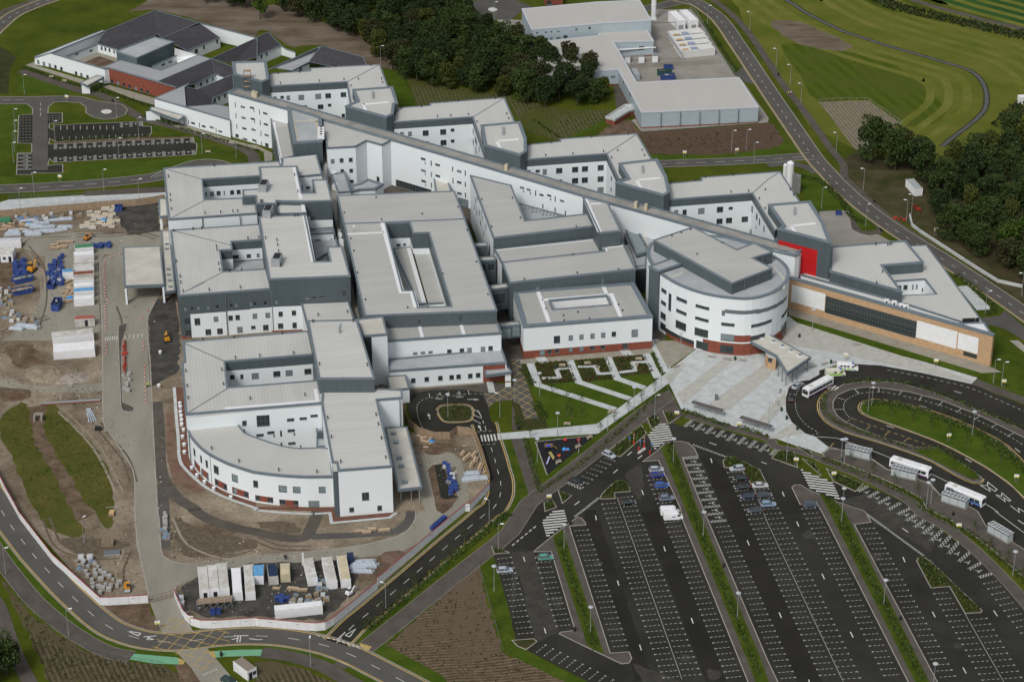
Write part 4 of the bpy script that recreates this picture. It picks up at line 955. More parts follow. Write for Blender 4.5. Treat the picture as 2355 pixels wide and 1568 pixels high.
def path(name, s, w_, mt=TARM, z=0.06, sm=5, kerb=None):
    L = smooth(pts(s, 0), sm) if sm else pts(s, 0); mb = MB(); rib(mb, L, w_, mt, z)
    if kerb:
        for sd_ in (1, -1): rib(mb, L, .1, kerb, z + .02, sd_ * (w_ / 2))
    return struct(name, mb)

# far side: fields, slope, stream
sheet('far_field', 'D:2120,-160 2700,-160 2700,150 2354,75 2240,28 2130,-5', FARF, .02)
sheet('mown_field', 'D:1640,-160 1715,70 1790,180 1860,290 1960,340 2110,380 2300,360 2460,280 2560,120 2460,95 2354,80 2240,62 2100,40 1990,10 1900,-160', FIELD, .012)
sheet('mown_field', 't03:120,420 400,430 640,470 860,500 1100,560 1300,700 1500,850 1640,1020 1500,1150 1200,1140 930,925 460,935 300,700', FIELD2, .018, 3)
sheet('dry_patch', 't03:20,205 130,190 330,215 500,290 700,380 765,430 700,468 560,465 300,410 160,340 70,270', HILLB, .024, 3, rag=.6)
sheet('planted_plot', 't03:465,942 640,935 920,930 1232,1145 1100,1200 900,1420 790,1370 620,1140', PLOT, .03)
L = smooth(pts('D:1800,-40 t03:170,0 240,45 330,110 480,190 560,230 700,295 870,350 1080,420 1290,480 1500,540 1700,600 1850,650 1940,720 1990,800 2010,900 1990,1010 1900,1110 1760,1220 1660,1300 1600,1350', 0), 4)
for k in [-3, -2, -1] + list(range(2, 13)):
    S_ = [p for i, p in enumerate(L) if i % 2 == 0]; O_ = [p for p in offset(S_, k * 7.0, False) if min((p - q).length for q in S_) > abs(k) * 6.85]
    if len(O_) > 3: m2 = MB(); rib(m2, smooth(O_[::2], 3), 3.3, FIELDL, .02); struct('mowing_band', m2)
mb = MB(); rib(mb, L, 2.6, mat('stream_bank', (.05, .05, .02), .95, .3, .5), .034); o = struct('stream_bank', mb); mb = MB(); rib(mb, L, 1.2, STREAM, .042); struct('stream', mb)
path('farm_track', 't03:1250,-30 1400,28 1700,110 2000,190 2355,272 2500,310', 3.2, TARM, .04)
sheet('slope', 't01:-60,230 60,60 250,60 420,90 620,210 1000,345 1180,480 1300,640 1150,620 1000,590 600,415 350,440 200,365 100,290', HILLB, .014, 2, rag=.6)
sheet('slope', 't00:1180,120 1350,20 1500,-60 2360,-40 2420,60 2355,345 1900,215 1430,92', HILLB, .016, 2, rag=.6)
sheet('planted_rows', 't01:1170,620 1400,715 1800,800 2360,880 t02:0,915 500,1010 930,1025 870,1092 600,1262 440,1300 100,1200 0,1000 t01:2280,900 1600,955 1480,985 1400,760', ROWG, .02, rag=.6)
sheet('planted_rows', 't02:1150,1240 1190,1218 2355,1138 t03:40,1140 150,1290 100,1355 t02:1900,1425 1270,1418 1200,1300', ROWB, .02, rag=.6)
sheet('planted_rows', 't02:1180,1230 1100,1110 950,1120 780,1250', SOIL, .022, rag=.6)
sheet('lawn', 't02:450,1300 870,1095 940,1110 600,1270', LAWN, .026)
sheet('verge', 't02:1250,1430 2000,1425 2355,1370 t03:60,1370 160,1300 250,1330 265,1370 200,1420 0,1440 t02:1350,1495', LAWN, .026)
sheet('verge', 't01:1160,640 1260,650 1360,740 1480,980 1310,985 1210,790', LAWN, .03)
# yards of the energy centre
sheet('concrete_yard', 't02:1230,200 1310,92 1640,88 1700,150 2040,690 2110,735 2360,1090 t03:0,1115 t02:2355,1130 1190,1215 1100,1110 1140,1090 1000,700 940,390', CONC, .04)
sheet('concrete_yard', 't01:2215,185 t02:0,185 95,190 180,395 90,415 0,410 t01:2330,380', CONC, .04)
sheet('turning_circle', 't01:1900,190 1885,110 1930,45 2040,5 2200,-20 t02:0,-10 90,30 180,70 95,90 0,180 t01:2220,185', ROAD, .03, 2)
sheet('roundabout_disc', 't01:2133,92 2150,76 2185,74 2215,86 2215,100 2190,110 2155,108', PAINT, .05, 2)
sheet('slope', 't01:1730,0 1900,-10 1870,60 1890,150 1900,200 1830,210 1760,100', SOIL, .03, rag=.6)
sheet('car_park_aisle', 't02:930,770 990,770 1100,975 1035,970 960,1000', TARM, .05)
# roads
road('road', 'D:1500,-60 t02:1450,-60 1560,0 1665,18 1740,55 1805,100 1860,140 1910,187 1980,275 2045,375 2113,475 2180,575 2248,680 2320,785 t03:0,838 70,943 145,1052 222,1165 300,1280 380,1398 472,1517 '
     't13:530,10 585,72 643,133 708,193 775,255 848,316 925,378 1008,438 1095,500 1186,563 1282,625 1380,685 1480,745 1587,808 1690,873 1790,940 1893,1007 1993,1075 2097,1143 2200,1214 2300,1285 2500,1430', 6.6, ROAD, .05, 2, (2.0, 4.0), 'right')
path('footpath', 't02:1780,-40 1900,40 2050,165 2200,340 2355,570 t03:140,785 300,985 430,1160 560,1350 690,1515 t13:700,60 830,190 930,290 1030,370 1150,465 1300,565 1440,655 1600,762 1800,893 2000,1025 2200,1160 2355,1262 2500,1360', 2.8, TARM, .045)
road('road', 't02:1330,1512 1600,1503 2000,1488 2355,1468 t03:200,1452 400,1440', 5.6, ROAD, .047, 3, (3.5, 3.5), None)
path('footpath', 't03:0,1525 200,1505 400,1560 t13:430,30', 3.5, ROAD, .043, 3)
sheet('access_apron', 't02:2020,675 2060,670 2130,610 2270,790 2150,760 2100,720', ROAD, .045)
road('road', 't02:1180,90 1300,70 1420,48 1540,20 1680,30', 6.0, ROAD, .044, 4, None, None)
o, LNW = road('road', 't00:-120,360 0,242 120,142 280,68 450,5 620,-50', 6.6, ROAD, .045, 4, (2.0, 4.0), 'both')
path('footpath', 't00:-60,170 60,95 230,35 400,-30', 3.0, TARM, .04)
# north-west forecourt
sheet('rough_grass', 't00:-80,425 0,430 100,490 150,540 90,640 78,865 -80,865', mat('dark_rough_grass', (.028, .036, .012), .95, rgb2=(.05, .052, .02), vs=.2), .02)
sheet('lawn', 't00:180,690 330,690 660,830 640,855 170,860', LAWN, .03)
sheet('lawn', 't00:-80,960 200,955 260,970 300,1010 300,1050 180,1060 160,1400 -80,1567 t10:-80,30 0,60 200,62 640,30 t00:640,1510 1500,1470 2100,1440 t10:1505,10 1100,95 500,125 -80,145 t10:-80,145', LAWN, .03)
sheet('lawn', 't00:600,1040 780,1050 900,1100 1310,1120 1400,1150 1780,1260 2150,1400 1810,1440 1300,1130 620,1120', VERGE, .032)
NWC = 't00:-80,893 300,893 620,885 760,895 900,932 1030,952 1120,965 1172,1010 1150,1060 1050,1097 950,1102 860,1082 790,1042 790,990 740,952 600,940 500,945 445,985 440,1045 572,1042 573,1130 455,1140 450,1180 497,1200 497,1155 1310,1120 1312,1165 1390,1165 1395,1215 1370,1265 515,1308 455,1275 450,1330 490,1330 1780,1270 1785,1320 1808,1320 1810,1365 1798,1425 495,1497 455,1460 445,1500 440,1525 578,1515 575,1567 t10:580,22 440,28 290,28 290,42 150,42 155,0 t00:160,1412 292,1408 292,1322 163,1320 172,1065 300,1055 300,1000 250,960 -80,960'; sheet('car_park', NWC, ASPH, .045); line(NWC, .3, KERB, .06, 'kerb', closed=True)
sheet('road', 't00:-80,893 300,893 620,885 760,895 900,932 1030,952 1120,965 1172,1010 1150,1060 1050,1097 950,1102 860,1082 790,1042 790,990 740,952 600,940 500,945 445,985 440,1045 440,1567 295,1567 300,1000 250,960 -80,960', ROAD, .05)
sheet('lawn', 't00:450,1000 480,960 600,945 740,955 790,1000 790,1045 850,1090 620,1110 575,1042 450,1045', GRASS, .05, 0)
sheet('hedge_bed', 't00:515,1308 1370,1267 1780,1262 1780,1270 490,1330', SOIL, .05)
sheet('roundabout_disc', 't00:928,1030 945,1015 980,1010 1015,1015 1028,1030 1010,1045 975,1050 945,1045', PAINT, .06, 2)
path('footpath', 't00:190,655 450,740 720,830 950,890 1150,1000 1330,1100 1650,1180 1950,1270 2200,1355 2330,1440 t10:2330,0', 4.2, TARM, .055)
sheet('paving', 't00:235,605 320,570 330,605 775,740 735,768 500,690', PAVE2, .06); sheet('paving', 't00:940,800 1010,787 1418,905 1418,970 1200,905', PAVE2, .06)
sheet('paving', 't00:1590,1162 1700,1150 2130,1290 t01:30,1360 t00:2355,1385 2080,1312', PAVE2, .06); sheet('paving', 't01:-80,1330 0,1340 150,1410 150,1480 80,1490 70,1400 0,1380', PAVE2, .062)
road('road', 't10:-80,180 300,163 700,140 1100,105 1400,70 1540,30', 6.6, ROAD, .046, 4, (4, 4), None)
sheet('road', 'C1:-80,330 0,272 200,188 400,122 560,100 740,112 870,150 900,200 110,300', ROAD, .049, 0)
line('C1:-60,300 0,268 200,182 400,116 560,94 740,106 870,146', .4, KERB, .07, 'kerb', 3)
sheet('platform_paving', 't10:-80,310 0,298 80,272 770,232 1530,205 1530,250 1300,285 0,385 -80,395', PAVE, .06); sheet('platform_tarmac', 't10:775,192 1520,155 1530,205 780,240', TARM, .062)
# paved courts between the blocks
sheet('courtyard_paving', 'D:815,480 870,440 905,400 1090,440 1140,600 1180,760 1215,790 1215,860 1165,860 1130,640 1060,480 830,500', TARM, .03); sheet('courtyard_planting', 't11:1890,380 1930,440 2050,640 2000,640 1900,420', BED, .04); sheet('courtyard_paving', 'D:1480,600 1520,620 1530,800 1490,800', TARM, .03)
sheet('courtyard_paving', 'D:370,500 440,500 450,780 420,790', DIRT, .03); sheet('courtyard_paving', 'D:700,380 900,330 940,500 860,900 740,900', TARM, .025); sheet('courtyard_paving', 't13:-200,200 300,300 600,800 -200,500', TARM, .024)
# construction site
sheet('construction_ground', 'D:-90,500 0,497 375,455 480,500 700,760 925,880 930,985 950,995 1040,985 1065,985 1100,1000 1131,1110 1080,1165 1000,1235 870,1350 748,1447 700,1447 560,1440 470,1440 420,1410 405,1380 340,1386 232,1392 150,1295 60,1195 0,1105 -90,1000', DIRT, .012)
sheet('site_road', 't10:915,850 960,800 1060,770 1150,760 1500,1080 1360,1350 1355,1567 t20:1370,300 1400,620 1430,1250 1445,1567 t30:1460,80 1475,350 1520,430 1660,480 1830,490 2355,410 t31:420,385 1000,300 1300,225 1450,130 1470,0 t21:1560,1567 1450,1300 1440,1050 1700,1010 1800,1030 1890,1100 1960,1400 1960,1450 t21:1870,1567 1750,1500? '.replace('1750,1500? ', '') +
      't31:1830,0 1500,290 1300,390 900,430 430,500 t30:1810,600 1620,690 1610,780 1365,850 1340,650 1250,300 1240,0 t20:1230,1200 1100,1000 960,780 950,560 940,200', MUD, .03)
sheet('site_track', 't20:-80,300 200,400 500,420 800,400 960,380 990,410 950,460 600,480 300,470 100,440 -80,420', MUD, .025, rag=.6)
sheet('yard_track', 't10:200,620 700,570 1200,590 1480,560 1480,690 1150,760 960,780 900,850 920,1480 600,1567 0,1567 300,1400 400,1050 420,800 220,720', MUD, .022)
sheet('stockpile_ground', 't10:1080,330 1450,300 1480,560 1200,600 1100,500', mat('dark_aggregate', (.04, .04, .036), .95, rgb2=(.085, .08, .072), vs=.3, detail=9), .028, rag=.5)
sheet('stockpile_ground', 't10:1380,1210 1620,1140 1660,1567 t20:1640,280 1400,420 1370,0 t10:1360,1400', MATS['dark_aggregate'], .02, rag=.5)
sheet('site_rough_grass', 't20:200,565 30,680 0,780 20,900 80,1020 130,1100 200,1300 330,1567 t30:420,130 520,200 650,235 740,220 780,170 700,60 660,-20 t20:600,1450 500,1230 400,1070 330,960 290,800 265,640', ROUGHG, .03, 2, rag=.5)
sheet('site_rough_grass', 't20:450,585 540,620 700,800 870,970 960,1120 1020,1250 1045,1400 1040,1567 t30:1050,60 1020,140 960,150 910,90 870,0 t20:800,1500 700,1350 640,1220 530,1090 480,960 400,820 415,680', ROUGHG, .03, 2, rag=.5)
path('muddy_ditch', 't20:340,600 340,760 400,960 500,1130 620,1350 740,1567 t30:800,60', 6.0, SOIL, .022)
path('new_tarmac_path', 't20:1440,560 1460,800 1475,1150 1530,1320 1640,1450 1780,1540 t30:1800,0 1950,85 2200,160 2355,190 t31:200,235 430,245 510,150 570,0', 3.4, TARM, .04, 4)
path('new_tarmac_path', 't31:510,232 800,225 1100,205 1300,180 1400,90 1440,0', 2.8, ROAD, .042, 4)
sheet('brick_terrace', 't20:1600,430 1720,430 1760,900 2000,1250 2355,1450 t31:0,-40 760,-40 760,60 1290,0 1270,20 1220,60 700,115 690,20 520,0 0,-20 t20:2355,1530 2100,1450 1900,1350 1750,1225 1655,1110 1640,900', REDPAV, .035)
sheet('brick_terrace', 't20:1530,650 1580,640 1640,1100 1740,1250 1900,1380 1800,1400 1600,1300 1540,1100', mat('red_soil', (.13, .075, .055), .95, rgb2=(.2, .13, .1), vs=.3), .03)
path('terrace_kerb', 't20:1602,430 1622,700 1640,900 1655,1105 1745,1220 1900,1352 2100,1452 2355,1540 t31:0,-10 250,15 520,28', .9, PAVE, .09, 3)
path('terrace_kerb', 't31:540,25 680,18 695,110 1225,60 1290,15', .9, PAVE, .09, 0)
raised('traffic_island', 't10:1085,1567 1085,1440 1110,1410 1180,1405 1130,1567 t20:1120,100 1130,560 1235,610 1235,640 1180,655 1120,640 1108,600', TARM, .12)
sheet('tarmac_strip', 't20:1455,1310 1550,1420 t30:1560,0 1565,340 1480,345 1465,60 t20:1450,1567', ROAD, .04)
raised('traffic_island', 't21:1570,1180 1620,1140 1700,1125 1780,1130 1850,1390 1870,1440 1800,1540 1720,1600 1650,1560 1620,1400', SOIL, .1)
sheet('tarmac_strip', 't21:1640,1145 1730,1135 1780,1400 1860,1440 1740,1460 1700,1440', ASPH, .115)
sheet('yard_gravel', 't31:0,480 300,470 900,440 980,470 900,700 750,880 620,1000 200,990 0,960 t30:1900,980 1720,900 1660,700 1800,600', MATS['dark_aggregate'], .04, rag=.5)
sheet('bare_soil', 't30:935,868 1360,845 1490,1115 1330,1110 1150,1050', SOIL, .03, rag=.5)
line('t10:1120,765 1060,775 960,802 918,850 925,1100 940,1567 t20:945,300 950,740 1000,840 1110,1000 1220,1180 1240,1350 1240,1567 t30:1250,150 1270,330 1340,640 1365,770', .35, KERB, .05, 'site_kerb', 2); line('t10:1490,1085 1360,1350 1362,1567 t20:1380,200 1400,640 1430,1250 1450,1567 t30:1465,90 1480,360 1530,430 1650,475 1800,480 2355,405 t31:500,370 900,330 1300,230 1400,170 1460,80 1470,0', .35, KERB, .05, 'site_kerb', 2)
line('t31:430,380 430,500', .5, PAINT, .05, 'site_kerb'); line('t20:975,1532 1085,1525 ', .2, PAINT, .05)
# zigzag crossing on the haul road
for s_ in ('t10:975,1540 1080,1527', 't10:1115,1525 1310,1507'):
    a, c = pts(s_, 0); n = 5 if (c - a).length < 9 else 9; mb = MB()
    for k in range(n + 1): q = a.lerp(c, k / n); rib(mb, [q, q + Vector((.1, -2.2, 0))], .25, PAINT, .06)
    rib(mb, [a, c], .15, PAINT, .06); struct('road_marking', mb)

# south-west road, side road, hospital road
SWC = 't30:-150,-260 -60,-140 25,15 85,110 155,205 228,300 303,395 385,488 472,583 562,680 657,775 775,885 885,980 1010,1070 1165,1137 1350,1185 1570,1203 1780,1188 2000,1160 2200,1147 t31:0,1145 140,1150 280,1163 480,1197 675,1245 878,1320 1040,1400 1200,1483 1350,1560 1500,1640 1700,1740'
for s_ in ('t30:-90,280 0,345 150,600 330,810 560,1010 780,1160 1000,1265 1250,1305 1630,1345 1640,1310 1560,1270 1390,1262 1150,1215 950,1140 700,960 400,640 150,310 0,130 -90,-20',):
    sheet('verge', s_, LAWN, .035)
sheet('verge', 't31:0,1230 300,1250 600,1340 770,1370 720,1400 400,1340 60,1265 0,1268', LAWN, .035); sheet('verge', 't31:880,1420 1200,1567 1500,1750 1000,1567 815,1450', LAWN, .035)
sheet('verge', 't31:1025,1290 1065,1245 1200,1235 1700,1500 1800,1610 1650,1640 1300,1440', LAWN, .035)
sheet('verge', 't30:2110,1215 2355,1212 2355,1268 2000,1280 1900,1240', LAWN, .035)
sheet('planted_rows', 't30:30,660 60,640 210,880 460,1080 800,1290 1100,1360 1500,1420 1660,1500 1800,1700 2000,1900 700,1950 430,1520 280,1150 100,800', ROWW, .02, rag=.6)
sheet('planted_rows', 't31:0,1372 200,1385 420,1440 700,1567 900,1700 0,1950 t30:2200,1850 2355,1700 2355,1400', ROWW, .02, rag=.6)
sheet('bare_soil', 't30:1600,1420 1720,1400 1880,1567 1900,1750 1700,1700', SOIL, .025, rag=.5)
sheet('side_road', 't30:1380,840 1605,780 1700,960 1770,1090 1900,1250 2110,1500 2250,1750 1960,1750 1760,1440 1645,1320 1490,1120 1400,900', MUD, .034)
o, L = road('road', SWC, 7.4, ROAD, .045, 2, (3.0, 5.0), 'both')
path('footpath', 't30:-90,290 0,425 150,625 330,835 560,1035 780,1185 1000,1295 1210,1340', 4.6, TARM, .05, 3, KERB)
sheet('green_cycleway', 't30:1235,1308 1640,1345 1645,1408 1420,1400 1190,1362', GREENP, .055); sheet('green_cycleway', 't30:1965,1285 2200,1272 2355,1270 t31:60,1270 40,1330 0,1330 t30:2355,1328 2060,1337 1990,1345', GREENP, .055)
path('footpath', 't31:50,1298 300,1330 600,1420 820,1540 1000,1640', 4.2, TARM, .05, 3); path('footpath', 't30:-60,800 0,900 60,1080 150,1330 270,1567 380,1750', 3.6, TARM, .05, 3)
sheet('ramp_paving', 't31:765,1365 865,1415 815,1452 715,1410', TARM, .056); sheet('tactile_paving', 't31:765,1365 865,1410 850,1422 755,1378', YPAINT, .06); sheet('tactile_paving', 't31:955,1210 1065,1245 1020,1292 955,1240', YPAINT, .065)
sheet('tactile_paving', 't30:1640,1348 1700,1375 1690,1405 1645,1408', YPAINT, .06); sheet('tactile_paving', 't30:1910,1290 1965,1285 1990,1345 1960,1345', YPAINT, .06)
HR = 't31:740,1210 830,1115 905,1040 1035,935 1160,830 1285,725 1430,603 1550,498 1672,393 1787,293 1905,195 2020,100 2130,5 t21:2185,1540 2235,1450 2250,1385 2247,1285 2218,1183 2193,1083 2162,985 2130,890 2110,800 2095,760'
o, LHR = road('hospital_road', HR, 7.2, ASPH, .052, 3, (2.5, 3.5), 'both')
sheet('verge', 't31:925,1110 980,1065 2245,-5 t21:2350,1430 2355,1300 t22:0,1567 t31:2355,20 1060,1135 950,1210 925,1170', VERGE, .045)
sheet('verge', 't31:1070,1243 2100,375 2185,400 2355,1000 t32:0,1180 0,1320 t31:2270,1290 2050,480 1200,1235', VERGE, .03)
sheet('lawn', 't21:2200,850 2350,830 t22:40,905 205,1430 0,1550 t21:2340,1420 2355,1300 2300,1100 2240,920', VERGE, .04)
sheet('planted_rows', 't31:2033,480 1198,1232 1500,1440 1800,1630 2100,1950 t32:700,1950 520,1567 250,1440 0,1335 t31:2270,1292 2190,1050', ROWS, .032, rag=.6)
sheet('verge', 't32:0,1180 45,1180 60,1240 200,1330 700,1567 1000,1750 560,1600 0,1330', LAWN, .036)
# drop-off loop by the block
sheet('forecourt', 't21:1388,590 1395,520 1470,482 1600,460 1900,450 2085,480 2130,580 2150,700 2200,840 2035,845 1990,815 1920,795 1850,788 1790,835 1700,845 1600,830 1500,795 1430,720', ASPH, .045)
sheet('pavement', 't21:1350,460 1410,445 2100,385 2360,400 2360,420 2130,490 2080,478 1900,448 1600,458 1450,485 1385,560 1360,620', TARM, .06)
sheet('paving', 't21:1410,450 1405,430 2095,372 2100,395', PAVE2, .07); sheet('paving', 't21:2110,350 2180,380 2200,475 2140,480', PAVE, .072)
raised('planted_island', 't21:1668,640 1690,612 1730,597 1915,592 1975,612 1992,650 1985,700 1945,738 1760,745 1700,710', BED, .12, sm=3)
line('t21:1658,640 1685,605 1728,590 1915,584 1982,607 2002,650 1993,705 1950,745 1758,753 1692,715', .3, YPAINT, .06, sm=3, closed=True)
line('t21:1530,800 1490,700 1480,600 1530,545 1610,525 1780,510 1960,490 2085,492', .15, PAINT, .06, sm=3, dash=(.8, .8)); line('t21:1590,485 1598,525', .15); line('t21:1768,468 1775,510', .15); line('t21:1950,455 1958,495', .15)
for s_ in ('t21:1985,620 2060,665', 't21:1995,680 2075,715', 't21:1985,720 2090,775', 't21:2040,640 2075,705', 't21:2085,735 2105,795'): line(s_, .2)
sheet('hatched_lane', 't21:2085,488 2360,420 t22:0,190 70,182 245,712 115,722 70,590 25,555 t21:2360,545 2200,560 2140,620', ROAD, .055)
def hatch(s, d1, d2, sp, mt=YPAINT, z=.064, w_=.18, name='yellow_hatching'):
    """criss-cross box lines clipped to the polygon"""
    L = pts(s, 0); mb = MB()
    for ds in (d1, d2):
        if not ds: continue
        a, c = pts(ds, 0); d = (c - a).normalized(); n = Vector((-d.y, d.x, 0)); vals = [p.dot(n) for p in L]; k = math.floor(min(vals) / sp) * sp
        while k < max(vals):
            xs = []
            for i in range(len(L)):
                p, q = L[i], L[(i + 1) % len(L)]; u, v = p.dot(n) - k, q.dot(n) - k
                if u * v < 0: t = u / (u - v); xs.append((p.lerp(q, t)))
            xs.sort(key=lambda p: p.dot(d))
            for i in range(0, len(xs) - 1, 2): rib(mb, [xs[i], xs[i + 1]], w_, mt, z)
            k += sp
    return struct(name, mb)
hatch('t21:2095,490 2360,420 t22:0,190 68,184 242,710 118,720 72,592 0,540 t21:2360,540 2200,555 2140,605', 't22:0,300 100,240', 't22:0,330 150,410', 2.6)
hatch('t30:1465,1002 1660,957 1740,1085 2110,1100 2110,1205 1905,1250 2000,1410 1845,1478 1640,1330 1395,1258 1465,1135', 't30:1500,1130 1660,970', 't30:1500,1090 1740,1150', 3.0)
# zebra crossing over the hospital road
def zebra(q, n, z=.07, along=True, frac=.5, mt=PAINT):
    """q = four photo points a,b,c,d ; stripes run from a-d side to b-c side, stepping a->b"""
    z = lift(z)
    a, b_, c, d = pts(q, 0); mb = MB()
    for k in range(n):
        t0, t1 = (k + .2) / n, (k + .2 + frac) / n
        mb.face([Vector((p.x, p.y, z)) for p in (a.lerp(b_, t0), a.lerp(b_, t1), d.lerp(c, t1), d.lerp(c, t0))], mt)
    return struct('zebra_crossing', mb)
zebra('t21:2055,870 2205,858 2222,920 2068,928', 5); line('t21:2035,838 2200,828', .15, dash=(.8, .8), z=.07); line('t21:2070,958 2235,945', .15, dash=(.8, .8), z=.07)

r_ = random.Random(21); RUT = mat('wheel_rut', (.085, .068, .045), .95, rgb2=(.15, .125, .09), vs=.8, detail=8); RUTL = mat('dried_mud', (.22, .19, .14), .95, rgb2=(.32, .28, .215), vs=.6, detail=8)
for s_ in ('t10:240,700 380,900 400,1200 330,1450', 't10:700,600 1000,600 1250,580 1450,620', 't20:0,330 300,430 700,430 950,400', 't10:650,620 300,640 220,720', 't30:420,60 560,330 900,420 1230,400', 't20:560,640 820,900 960,1100 1100,1400', 't31:0,250 200,330 500,340', 't30:1620,60 1760,300 2100,420 2355,370', 't10:1100,1250 1150,1400 1120,1567', 't10:0,1500 300,1400 450,1350', 't30:1180,350 1100,560 1150,720', 't20:900,760 1000,900 1150,1080 1230,1300', 't21:1450,950 1700,960 1900,1000'):
    L = smooth(pts(s_, 0), 5)
    for o_ in (-.95, .95): mb = MB(); rib(mb, L, r_.uniform(.35, .7), r_.choice([RUT, RUT, RUTL]), .034, o_); struct('wheel_rut', mb)
for s_ in ('t20:20,60 300,40 420,230 200,260', 't20:580,930 800,1010 900,1250 1000,1500 860,1400', 't20:0,420 180,470 100,560 0,540', 't30:1600,60 1900,200 2300,260 2355,330 1900,420 1650,380', 't31:0,90 350,110 400,200 100,170', 't10:0,860 110,850 110,1080 0,1090', 't31:950,500 1120,430 1300,370 1200,560 1050,640', 't30:560,250 900,240 1200,300 900,400 620,360'): sheet('bare_soil', s_, r_.choice([SOIL, RUTL, RUT]), .021, 2, rag=.7)

# garden, terrace, plaza
sheet('garden_lawn', 't22:80,212 160,205 1290,110 1395,310 1330,345 780,770 330,805 90,820 70,720 240,715 245,600', LAWN, .03)
sheet('lawn', 't22:0,545 72,600 110,725 300,700 330,800 60,820 0,620', BED, .034)
for k, s_ in enumerate(('85,215 160,212 235,412 165,415', '215,205 525,185 548,262 592,378 285,400 235,330', '580,185 872,160 942,310 945,352 655,378 600,240', '925,150 1225,130 1262,210 1310,300 1000,330 960,260', '1275,105 1300,110 1392,300 1360,315')):
    sheet('planting_bed', 't22:' + s_, BED, .04)
for s_, w_ in (('165,208 240,408 950,632', 2.3), ('530,183 612,380 1085,535', 2.3), ('880,155 968,350 1220,435', 2.3), ('1232,122 1342,345', 2.5), ('1298,-10 1432,290', 3.0), ('275,346 440,342 402,262 545,252', 1.4), ('605,242 762,236 795,305 940,298', 1.4), ('985,292 1132,275 1102,202 1250,195', 1.4), ('250,145 300,205', 3.0), ('1030,85 1075,140', 3.0)):
    path('garden_path', 't22:' + s_, w_, PAVE, .06, 0)
sheet('terrace_paving', 't22:-10,172 0,180 1290,70 1300,110 1220,128 165,210 80,215 40,180', PAVE2, .05)
sheet('garden_promenade', 't21:2215,855 2225,912 t22:0,903 400,880 790,855 1442,392 1392,318 780,765 0,842', PAVE, .062)
sheet('footpath', 't22:0,590 20,640 45,830 0,820', TARM, .04); path('footpath', 't22:55,900 140,1160 225,1420', 4.0, TARM, .06, 0)
sheet('lawn', 't22:95,902 420,880 730,838 790,858 250,1390 140,1050', VERGE, .045); sheet('playground_surface', 't22:215,930 690,878 780,860 322,1235', RUBBER, .066); line('t22:690,878 215,930 322,1235', .3, KERB, .075, 'kerb')
path('verge', 't22:225,1385 800,985 1440,420', 6.0, VERGE, .05, 0)
path('footpath', 't31:1000,1262 1350,985 1700,700 2050,425 2340,190 t22:150,1500 400,1310 800,995 1150,712 1440,500', 5.0, TARM, .058, 2, KERB)
sheet('footpath', 't22:1440,440 1562,665 1600,678 1560,700 1480,760 1425,770 1370,760 1200,760 1060,760', TARM, .06)
PLZ = 't22:1392,316 1700,68 2180,130 2330,110 t13:190,1335 300,1430 t23:760,0 1100,95 1540,225 1925,340 1870,395 1400,290 1030,225 820,213 650,215 470,270 470,310 380,360 260,375 190,430 160,540 165,650 220,750 340,850 430,880 560,980 490,1035 240,955 t22:2355,870 2070,790 1555,625 1445,395'
raised('plaza_paving', PLZ, PAVE, .1, None)
sheet('plaza_paving', 't22:1300,0 1550,0 1700,66 1432,262', PAVE2, .06)
for s_ in ('t22:1520,490 1960,150 2050,165 1570,590', 't22:1800,590 2355,190 t23:60,250 t22:2355,340 1990,640', 't23:60,560 160,470 165,560 t22:2355,760 2210,800', 't22:1400,330 1560,200 1600,230 1450,400', 't13:260,1400 t23:1540,240 1850,360 1870,380 1400,280 700,130 0,0', 't23:220,760 330,850 100,900 0,900'):
    L = pts(s_, .1); mb = MB(); mb.poly([[Vector((p.x, p.y, .15)) for p in L]], mat('plaza_band_stone', (.36, .36, .325), .9, rgb2=(.45, .445, .405), vs=.5)); struct('plaza_band', mb)
sheet('lawn_strip', 't13:180,1335 320,1355 960,1555 t23:1100,15 1400,100 1640,170 1960,255 1990,300 1930,340 1500,215 1000,82 780,5 t13:300,1435', LAWN, .118)
sheet('paving', 't13:180,1255 900,1450 1400,1600 t23:1250,0 1840,170 2060,250 2150,292 1970,302 1100,42 t13:190,1335', PAVE2, .12)
sheet('lawn', 't13:1985,1420 2080,1450 t23:2700,500 2355,520 1920,360 1970,302 2150,292 2060,230 t13:2060,1530', VERGE, .04)
sheet('footpath', 't23:1925,355 2355,520 2700,680 2700,730 2355,585 1870,400', TARM, .05)
sheet('access_road', 't13:1960,1355 2130,1340 2170,1290 2355,1440 2600,1560 2600,1700 2355,1570 2200,1470 2080,1430 1990,1420', ROAD, .044)
sheet('verge', 't13:1700,960 1800,1040 1950,1130 2140,1240 2160,1290 2120,1330 1960,1350 1900,1290 1750,1050', VERGE, .05); sheet('seating_terrace', 't13:1740,1070 1840,1060 2060,1280 1920,1290', PAVE, .06)
sheet('verge', 't13:230,20 430,40 560,160 730,290 850,380 950,520 900,550 800,520 740,370 440,375 330,200', LAWN, .035)
sheet('service_yard', 't13:470,380 740,370 770,540 840,580 930,600 1010,590 1120,650 1260,660 580,720 500,560', CONC, .04); sheet('service_yard', 't13:440,378 740,368 860,560 960,560 1040,530 1000,480 850,390 1060,580 900,595 800,570 680,430', TARM, .036)
sheet('rough_verge', 't13:700,0 1400,0 1500,500 1900,800 2355,1100 2600,1300 2355,1230 1800,850 1300,500 1000,330 800,150', mat('woodland_edge', (.035, .042, .012), .95, rgb2=(.085, .07, .04), vs=.12, detail=8), .03)
sheet('woodland_floor', 't03:820,1400 1200,1500 2700,1600 t13:2700,1300 2355,1100 1900,830 1400,520 1200,300 900,200 760,60 t03:700,1460', mat('woodland_floor', (.03, .03, .012), .95, rgb2=(.07, .058, .032), vs=.1, detail=8), .028)
